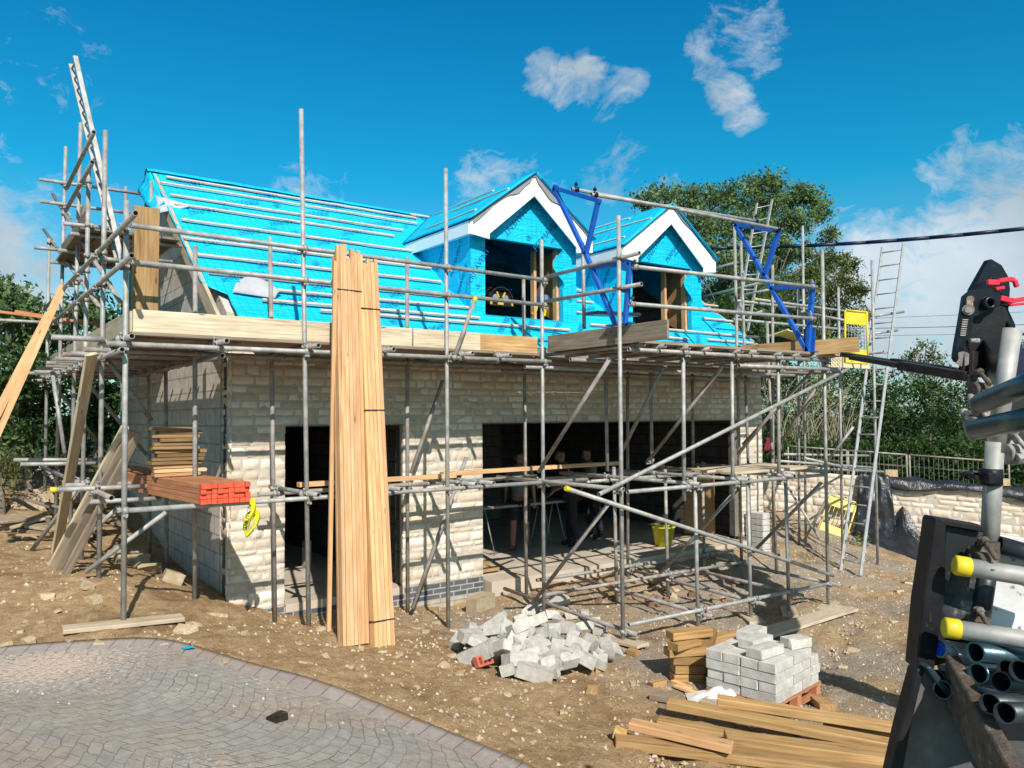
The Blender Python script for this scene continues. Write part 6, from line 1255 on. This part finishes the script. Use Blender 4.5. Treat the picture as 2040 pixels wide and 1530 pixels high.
for k,(px,py) in enumerate(((1690,1085),(1660,1062),(1215,1420))):
    if k<2:
        p=G(px,py); t_=thing('weed','small tuft of green weeds at the foot of the garden wall, %s one'%('nearer' if k==0 else 'farther'),'weed',p); leaves('leaf_tuft','leafolive',[(p.x+.25,p.y-.1,p.z+.06,.15,7)],t_,.07,20,.12,50+k)
# ---------------------------------------------------------------- people in the garage
def skin_body(name,joints,edges,mat,parent,sub=2):
    o0=ORG[parent.name]; me=bpy.data.meshes.new(name); me.from_pydata([tuple(Vector(p)-o0) for p,_ in joints],[(a,b) for a,b in edges],[]); me.materials.append(M[mat]); o=bpy.data.objects.new(name,me); COL.objects.link(o); o.parent=parent; ORG[o.name]=o0
    sk=o.modifiers.new('skin','SKIN'); sk.use_smooth_shade=True
    for i,(_,r) in enumerate(joints): 
        rr=r if isinstance(r,tuple) else (r,r); me.skin_vertices[0].data[i].radius=rr
    me.skin_vertices[0].data[0].use_root=True; s=o.modifiers.new('sub','SUBSURF'); s.levels=sub; s.render_levels=sub; return o
def ensure_skin(me):
    if not me.skin_vertices:
        bm=bmesh.new(); bm.from_mesh(me); bm.verts.layers.skin.verify(); bm.to_mesh(me); bm.free()
def person(label,loc,face,lean,arms,top,legs_mat,shorts,h=1.76):
    loc=Vector(loc); t_=thing('person',label,'person',loc); fx=Vector((math.sin(face),math.cos(face),0)); sx=Vector((fx.y,-fx.x,0)); Zv=Vector((0,0,1)); s=h/1.76
    def J(a,f,z): return loc+sx*a*s+fx*f*s+Zv*z*s
    l=lean
    J_=[(J(0,0,.95),(.15,.11)),(J(0,l*.25,1.12),(.14,.10)),(J(0,l*.6,1.32),(.17,.115)),(J(0,l*.85,1.45),(.12,.09)),(J(0,l*1.0,1.52),.055),(J(0,l*1.08,1.585),(.075,.09)),(J(0,l*1.12+.01,1.67),(.078,.098)),(J(0,l*1.1,1.75),(.05,.06)),
        (J(-.19,l*.82,1.42),.062),(J(.19,l*.82,1.42),.062)]
    E_=[(0,1),(1,2),(2,3),(3,4),(4,5),(5,6),(6,7),(3,8),(3,9)]
    for sd_,(el,hd),sh in ((-1,arms[0],8),(1,arms[1],9)):
        i=len(J_); J_+= [(J(sd_*el[0],el[1],el[2]),.042),(J(sd_*hd[0],hd[1],hd[2]),.03),(J(sd_*hd[0],hd[1]+.03,hd[2]-.06),(.022,.038))]; E_+=[(sh,i),(i,i+1),(i+1,i+2)]
        base=len(J_)-1; hv=(J_[i+1][0]-J_[i][0]).normalized()
        for q in range(5):
            off=sx*((q-1.5)*.017) if q<4 else sx*(-sd_*.045); L_=(.07,.08,.075,.06,.05)[q]
            p1=J_[base][0]+hv*.03+off; p2=p1+hv*L_*.55; p3=p2+hv*L_*.4+fx*.018; j=len(J_); J_+= [(p1,.010),(p2,.0095),(p3,.008)]; E_+=[(base,j),(j,j+1),(j+1,j+2)]
    for sd_ in (-1,1):
        i=len(J_); J_+= [(J(sd_*.095,0,.88),.09),(J(sd_*.11,.03*sd_+.02,.50),.062),(J(sd_*.12,.0+.05*sd_,.30),.056),(J(sd_*.12,-.02+.05*sd_,.09),.038),(J(sd_*.125,.07+.05*sd_,.04),(.045,.035)),(J(sd_*.13,.16+.05*sd_,.035),(.04,.028))]; E_+=[(0,i),(i,i+1),(i+1,i+2),(i+2,i+3),(i+3,i+4),(i+4,i+5)]
    def mk(name,J2,E2,mat):
        o0=loc; me=bpy.data.meshes.new(name); me.from_pydata([tuple(p-o0) for p,_ in J2],E2,[]); ensure_skin(me)
        for i,(_,r_) in enumerate(J2): me.skin_vertices[0].data[i].radius=(r_ if isinstance(r_,tuple) else (r_,r_))
        me.skin_vertices[0].data[0].use_root=True; me.materials.append(M[mat]); o=bpy.data.objects.new(name,me); COL.objects.link(o); o.parent=t_; ORG[o.name]=o0
        sk=o.modifiers.new('skin','SKIN'); sk.use_smooth_shade=True; sb=o.modifiers.new('sub','SUBSURF'); sb.levels=2; sb.render_levels=2; return o
    mk('body',J_,E_,'skin')
    f=1.13
    def R(r_,k=f): return (r_[0]*k,r_[1]*k) if isinstance(r_,tuple) else (r_*k,r_*k)
    el0=J_[8][0].lerp(J_[10][0],.7); el1=J_[9][0].lerp(J_[28][0],.7)
    mk('shirt',[(J_[0][0]+Vector((0,0,-.03)),R(J_[0][1],1.16)),(J_[1][0],R(J_[1][1],1.14)),(J_[2][0],R(J_[2][1],1.08)),(J_[3][0],R(J_[3][1],1.05)),(J_[8][0],.074),(J_[9][0],.074),(el0,.062),(el1,.062)],[(0,1),(1,2),(2,3),(3,4),(3,5),(4,6),(5,7)],top)
    a=46; b=52; zz=.45 if shorts else .95
    def leg(i): return [(J_[i][0],R(J_[i][1],1.2)),(J_[i+1][0] if shorts else J_[i+1][0],R(J_[i+1][1],1.35 if shorts else 1.25))]+([] if shorts else [(J_[i+2][0],R(.056,1.25)),(J_[i+3][0]+Vector((0,0,.02)),R(.05,1.25))])
    la,lb=leg(a),leg(b); Jt=[(J_[0][0]+Vector((0,0,.05)),R(J_[0][1],1.12))]+la+lb; n=len(la); Et=[(0,1)]+[(k,k+1) for k in range(1,n)]+[(0,n+1)]+[(k,k+1) for k in range(n+1,2*n)]
    mk('shorts' if shorts else 'trousers',Jt,Et,legs_mat)
    for i in (a,b): mk('boot',[(J_[i+3][0]+Vector((0,0,.04)),.054),(J_[i+3][0],.056),(J_[i+4][0],(.055,.045)),(J_[i+5][0],(.05,.038))],[(0,1),(1,2),(2,3)],'cloth_dark' if not shorts else 'rust')
    mk('hair',[(J_[6][0]-fx*.02+Vector((0,0,.01)),(.082,.092)),(J_[7][0]-fx*.02,(.07,.08))],[(0,1)],'hair')
    mb=MB(); c=J_[5][0]; mb.box(c+fx*.098+Vector((0,0,.02)),(.022,.03,.04)); mb.build('nose','skin',t_,bevel=.006)
    for sd_ in (-1,1):
        mb=MB(); e=c+fx*.088+sx*sd_*.032+Vector((0,0,.05)); mb.tube(e,e+fx*.012,.011,8); mb.build('eye','hair',t_); mb=MB(); e=c+sx*sd_*.082+Vector((0,0,.03)); mb.box(e,(.016,.035,.055)); mb.build('ear','skin',t_,bevel=.006)
    mb=MB(); mb.box(c+fx*.092+Vector((0,0,-.03)),(.045,.012,.01),Matrix((sx,fx,Zv)).transposed()); mb.build('mouth','red',t_)
    return t_
pa=P(1036,1098,Z=.03); pb=P(1140,1088,Z=.03); pc=P(1185,1072,Z=.03)
down=((.24,.02,1.13),(.26,.10,.88)); fwd=((.26,.12,1.14),(.22,.34,1.02))
person('person in grey T-shirt and dark shorts standing in the garage, nearest its left side',pa,-2.5+3.14,.08,(down,down),'cloth_grey','cloth_dark',True)
person('person in dark clothes reaching down at the trestle table in the garage',pb,-.9,.18,(fwd,fwd),'cloth_dark','cloth_dark',False)
person('person in grey checked shirt and dark trousers deepest in the garage, rightmost of the workers',pc,-1.2,.14,(fwd,down),'cloth_grey','cloth_dark',False,1.74)
# ---------------------------------------------------------------- telehandler attachment with forks and boom
DC=9.0
def C_(px,py,d=0.): return P(px,py,D=DC+d)
t_=thing('telehandler','black telehandler fork carriage on its boom at the right, forks reaching the platform','telehandler',C_(1960,740))
nrm=-fw
def plate(pts,th,mat,name,d=0.,bevel=.006):
    mb=MB(); mb.prism([C_(x,y,d) for x,y in pts],fw,th); return mb.build(name,mat,t_,bevel=bevel)
plate([(1936,577),(1970,517),(1976,516),(1996,528),(2010,552),(2013,575),(2008,640),(1960,640)],.10,'black','headstock',.05)
plate([(1920,590),(1936,577),(1975,572),(1993,585),(1994,606),(1975,618),(1940,632),(1935,668),(1925,700),(1905,722),(1900,712),(1903,690),(1912,640)],.06,'black','side_plate',-.12)
plate([(1935,632),(1992,608),(2004,612),(2018,655),(2016,700),(2000,750),(1960,752),(1925,735),(1928,700)],.16,'blackplastic','carriage_body',-.02)
plate([(1995,612),(2010,618),(2024,648),(2020,668),(1996,664)],.12,'black','hydraulic_block',.1)
# pin boss ring, slot plate, vents and bright pin
mb=MB(); c=C_(1973,603,-.19); mb.smooth=True
n_=20; e=R_; f_=U_
for r0,r1,mt_ in ((.075,.045,0),):
    A=[mb.vert(c+(e*math.cos(2*math.pi*k/n_)+f_*math.sin(2*math.pi*k/n_))*r0) for k in range(n_)]; B=[mb.vert(c-fw*.02+(e*math.cos(2*math.pi*k/n_)+f_*math.sin(2*math.pi*k/n_))*r1) for k in range(n_)]; Cc=[mb.vert(c+fw*.08+(e*math.cos(2*math.pi*k/n_)+f_*math.sin(2*math.pi*k/n_))*r1*.95) for k in range(n_)]; A0=[mb.vert(c+fw*.09+(e*math.cos(2*math.pi*k/n_)+f_*math.sin(2*math.pi*k/n_))*r0) for k in range(n_)]
    for k in range(n_): j=(k+1)%n_; mb.face([A[k],B[k],B[j],A[j]]); mb.face([B[k],Cc[k],Cc[j],B[j]]); mb.face([A0[k],A[k],A[j],A0[j]])
    mb.face(Cc)
mb.build('pin_boss','black',t_)
mb=MB(); mb.tube(C_(1929,617,-.13),C_(1929,617,-.16),.062,18); mb.tube(C_(1933,596,-.13),C_(1933,596,-.155),.04,14); mb.box(C_(1931,607,-.14),(.07,.03,.09),rotm(0,0,-yaw)); mb.build('slotted_washer','galv_dull',t_)
mb=MB(); mb.tube(C_(1929,617,-.16),C_(1929,617,-.185),.035,14); mb.build('pin_head','galv',t_)
mb=MB()
for k in range(8): y=636+k*4.4; mb.prism([C_(1917-k*.7,y,-.13),C_(1928-k*.7,y,-.13),C_(1928-k*.7,y+2.2,-.13),C_(1917-k*.7,y+2.2,-.13)],-fw,.008)
mb.build('vent_bars','galv_dull',t_)
mb=MB(); mb.tube(C_(1932,679,-.16),C_(1950,679,-.16),.028,10); mb.tube(C_(1946,679,-.16),C_(1946,679,-.20),.02,10); mb.build('locking_pin','galv',t_)
mb=MB(); mb.tube(C_(1918,715,-.14),C_(1918,715,.05),.085,14); mb.build('fork_pivot','galv_dull',t_)
for k in range(3): pass
mb=MB()
for (a,b,w) in (((1966,563),(1990,563),11),((1988,560),(2012,556),9),((2010,556),(2021,558),9),((2021,558),(2026,572),8),((1982,576),(2000,573),7)): mb.beam(C_(*a,-.12),C_(*b,-.12),.05,w*DC/F,U_)
mb.build('red_latch_handle','red',t_,bevel=.008)
mb=MB()
for (a,b,w) in (((1992,594),(2018,600),11),((2014,600),(2048,594),9),((2010,608),(2048,604),5)): mb.beam(C_(*a,-.05),C_(*b,-.05),.05,w*DC/F,U_)
mb.build('red_latch_handle','red',t_,bevel=.008)
for k,(tip,heel,dh,dt) in enumerate((((1680,706),(1921,744),-.1,1.4),((1698,712),(1938,752),-.55,1.0))):
    a=C_(*heel,dh); b=C_(*tip,dt); mb=MB(); mid=a.lerp(b,.0)
    mb.beam(a,b,.14,.06); mb.beam(a.lerp(b,.02),a.lerp(b,.55),.15,.10); o=mb.build('fork','fork',t_,bevel=.008)
    mb=MB(); mb.beam(a+Vector((0,0,-.02)),C_(heel[0]+2,heel[1]-52,dh),.045,.12,(1,0,0)); mb.build('fork_shank','fork',t_,bevel=.006)
mb=MB(); mb.beam(C_(1985,700,.1),C_(2120,860,-3.2),.30,.36); mb.beam(C_(2120,860,-3.2),C_(2120,860,-3.2)+Vector((-.4,-4.5,-.5)),.32,.40); mb.build('boom','black',t_,bevel=.01)
mb=MB(); mb.smooth=True
for dz in (0,.05,.1): mb.sweep([C_(2006,640,.0)+Vector((0,0,-dz)),C_(2022,665,-.2)+Vector((0,0,-dz)),C_(2018,700,-.2)+Vector((0,0,-dz)),C_(2060,760,-1)+Vector((0,0,-dz))],.018,8)
mb.build('hydraulic_hose','blackplastic',t_)
mb=MB(); mb.beam(C_(1995,742,-.05),C_(2050,732,-.8),.10,.10); mb.build('cylinder','bluepaint',t_)
# ---------------------------------------------------------------- scaffold lorry in the right foreground
DT=2.25
def T_(px,py,d=0.): return P(px,py,D=DT+d)
lo=thing('lorry_bed','black steel lorry bed end in the right foreground carrying scaffold tubes','lorry',T_(1900,1300))
def lp(pts,th,mat,name,d=0.,bevel=.004,par=None):
    mb=MB(); mb.prism([T_(x,y,d) for x,y in pts],fw,th); return mb.build(name,mat,par or lo,bevel=bevel)
M['scuffed']=vary('scuffed_plate',[(.46,(.012,.016,.020)),(.54,(.05,.055,.058)),(.60,(.36,.37,.37)),(.8,(.58,.59,.59))],scale=5,detail=10,rough=.5,bump=.2,bscale=30,dist=.003)
M['scuffwhite']=vary('worn_white_sheet',[(.3,(.50,.50,.49)),(.7,(.70,.71,.71))],scale=6,detail=8,rough=.6,bump=.15,second=(30,(.22,.22,.21),.62,.7))
M['dustyblack']=vary('dusty_black_board',[(.3,(.055,.055,.058)),(.6,(.10,.098,.095)),(.8,(.17,.165,.16))],scale=7,detail=9,rough=.75,bump=.2)
lp([(1886,1046),(1960,1060),(1960,1300),(1856,1330),(1868,1180)],.02,'scuffed','bulkhead_plate',.03)
lp([(1958,1060),(2120,1085),(2120,1330),(1930,1335)],.02,'scuffwhite','bulkhead_liner',.06)
lp([(1862,1036),(1868,1032),(1886,1038),(1884,1180),(1862,1335),(1826,1335),(1838,1200),(1852,1110)],.07,'blackplastic','corner_post',0)
lp([(1866,1032),(1962,1048),(1962,1062),(1884,1048)],.06,'blackplastic','top_rim',.005)
lp([(1826,1335),(1845,1330),(1840,1345),(1815,1450),(1792,1580),(1766,1580),(1795,1450)],.05,'blackplastic','side_rim',-.06)
lp([(1828,1345),(1846,1336),(1900,1405),(1965,1500),(2005,1580),(1786,1580),(1800,1470)],.03,'dustyblack','side_board',-.05)
lp([(1846,1330),(1856,1328),(1925,1410),(1985,1500),(2020,1580),(1998,1580),(1955,1500),(1905,1415)],.04,'tealsteel','board_ledge',-.09)
mb=MB(); mb.prism([T_(1850,1470,.4),T_(2150,1480,.4),T_(2150,1850,-.7),T_(1985,1850,-.7)],U_,-.02); mb.build('bed_floor','dustyblack',lo)
lp([(1868,1322),(2250,1340),(2250,1640),(2010,1640),(1930,1480)],.02,'blackplastic','load_board',.62)
mb=MB(); mb.beam(T_(1895,1350,-.05),T_(2040,1620,-.55),.035,.14); mb.build('inner_rail','rust',lo,bevel=.004)
# tubes of the lorry's rack
def rtube(a,b,mat,cap=None,r=.0255,name='rack_tube',par=None):
    a=Vector(a);b=Vector(b); mb=MB(); mb.smooth=True; mb.tube(a,b,r,24,hollow=r*.84); o=mb.build(name,mat,par or lo)
    if cap: d=(a-b).normalized(); mb=MB(); mb.smooth=True; mb.tube(a-d*.038,a+d*.006,r*1.09,24); mb.build('end_cap',cap,o,bevel=.005)
    return o
def clampL(c,ax,par,mat='rust',r=.030):
    r=min(r,.031)
    ax=Vector(ax).normalized(); e=ax.orthogonal().normalized(); f=ax.cross(e); mb=MB(); mb.smooth=True; mb.tube(c-ax*.024,c+ax*.024,r,16); mb.smooth=False
    R3=Matrix((e,f,ax)).transposed(); mb.box(c+e*.04,(.034,.026,.034),R3); mb.box(c-e*.032+f*.015,(.03,.022,.03),R3); mb.tube(c+e*.045-f*.045,c+e*.045+f*.05,.0075,8); mb.tube(c+e*.045+f*.03,c+e*.045+f*.048,.0135,6); mb.tube(c+f*.05-e*.03,c+f*.05+e*.045,.0075,8); mb.tube(c+f*.05+e*.03,c+f*.05+e*.045,.0135,6); mb.build('clamp',mat,par,bevel=.002)
v1=rtube(T_(2017,655,.05),T_(1982,900,.05),'galv'); rtube(T_(1982,880,.05),T_(1970,1110,.05),'galv'); rtube(T_(1970,1108,.03),T_(1948,1262,.03),'darktube',r=.0275)
clampL(T_(1974,950,.04),U_,lo,'blackplastic',.04); clampL(T_(1968,1095,.02),U_,lo,'rust',.037); clampL(T_(1950,1246,.0),U_,lo,'rust',.037)
rtube(T_(1905,1126,-.06),T_(2140,1164,-.12),'galv','yellow'); clampL(T_(1962,1122,-.05),R_,lo,'rust',.033)
rtube(T_(1884,1250,-.08),T_(2140,1290,-.14),'galv','yellow'); clampL(T_(1952,1262,-.06),R_,lo,'rust',.033)
rtube(T_(1990,1085,.02),T_(2140,1128,-.02),'darktube')
a1=rtube(T_(1955,803,.0),T_(2140,728,-.45),'tealsteel',r=.029); a2=rtube(T_(1945,855,-.03),T_(2140,815,-.45),'tealsteel',r=.029)
mb=MB(); mb.smooth=True; mb.tube(T_(1931,808,.04),T_(1946,805,.03),.034,18); mb.build('end_stop','galv_dull',a1,bevel=.006)
mb=MB(); mb.smooth=True; mb.tube(T_(1926,860,.01),T_(1938,857,.0),.034,18); mb.build('end_stop','galv_dull',a2,bevel=.006)
rtube(T_(2008,876,.2),T_(2140,862,0),'galv'); clampL(T_(1952,780,.25),R_,lo,'rust',.03); clampL(T_(1965,822,.22),U_,lo,'coupler',.034); clampL(T_(1950,850,.2),R_,lo,'coupler',.04); clampL(T_(2020,905,.1),R_,lo,'coupler',.032)
# loose tubes lying in the bed: each is its own thing
TB=[((1872,1292,.0),(2150,1330,.12),'galv','greencap','tube with a bright blue end cap, topmost at the left of the lorry load'),((1896,1304,-.03),(2150,1342,.1),'galv',None,'bright galvanised tube beside the blue-capped one in the lorry bed'),((1980,1272,.0),(2160,1300,.1),'galv',None,'bright tube lying highest at the right of the lorry load'),
 ((1942,1300,-.14),(2160,1325,.1),'tealsteel',None,'thick teal-grey tube across the middle of the lorry load'),((1948,1342,-.18),(2160,1360,.1),'tealsteel',None,'second teal-grey tube below the thick one in the lorry load'),((1994,1358,-.28),(2160,1372,.0),'darktube',None,'dark tube with its open end in the shade of the lorry load, upper middle'),
 ((2006,1334,-.24),(2160,1345,.0),'darktube',None,'dark tube with open end just above the others at the right of the lorry load'),((2032,1336,-.34),(2170,1340,-.1),'darktube',None,'dark tube with open end at the right frame edge in the lorry load'),((1972,1402,-.34),(2160,1410,-.02),'darktube',None,'dark tube low in the lorry load, left one of the lowest pair'),((2002,1420,-.40),(2160,1424,-.1),'darktube',None,'dark tube low in the lorry load, right one of the lowest pair'),((1864,1352,-.02),(2010,1380,.5),'darktube',None,'short dark tube end poking beside the lorry side board, farther one'),((1878,1374,-.10),(2030,1398,.4),'darktube',None,'short dark tube end poking beside the lorry side board, nearer one')]
for a,b,m_,cp,lab in TB:
    a=T_(*a);b=T_(*b); mb=MB(); mb.smooth=True; r_=.0275 if m_=='tealsteel' else .0255; mb.tube(a,b,r_,24,hollow=r_*.86); o=one('scaffold_tube',mb,m_,lab,'tube',a)
    if cp: d=(a-b).normalized(); mb=MB(); mb.smooth=True; mb.tube(a-d*.03,a+d*.004,.020,20); mb.build('end_cap',cp,o)

# the rest of the lorry: bed frame and wheels standing on the drive, below the picture
bc=T_(2300,1900,-.25); zt_=bc.z
mb=MB(); mb.box((bc.x+.55,bc.y-.35,zt_-.02),(1.7,1.5,.08),rotm(0,0,-yaw)); mb.build('bed_frame','blackplastic',lo)
for dx_,dy in ((.1,-.1),(1.0,-.75)):
    wx,wy=bc.x+dx_,bc.y+dy; gz_=g(wx,wy); rw_=max(.25,(zt_-.06-gz_)/2)
    mb=MB(); mb.smooth=True; ax_=Vector((math.cos(yaw),-math.sin(yaw),0)); cc_=Vector((wx,wy,gz_+rw_)); mb.tube(cc_-ax_*.12,cc_+ax_*.12,rw_,28); tw=mb.build('wheel','blackplastic',lo); mb=MB(); mb.smooth=True; mb.tube(cc_-ax_*.125,cc_+ax_*.125,rw_*.5,20); mb.build('rim','galv_dull',tw)
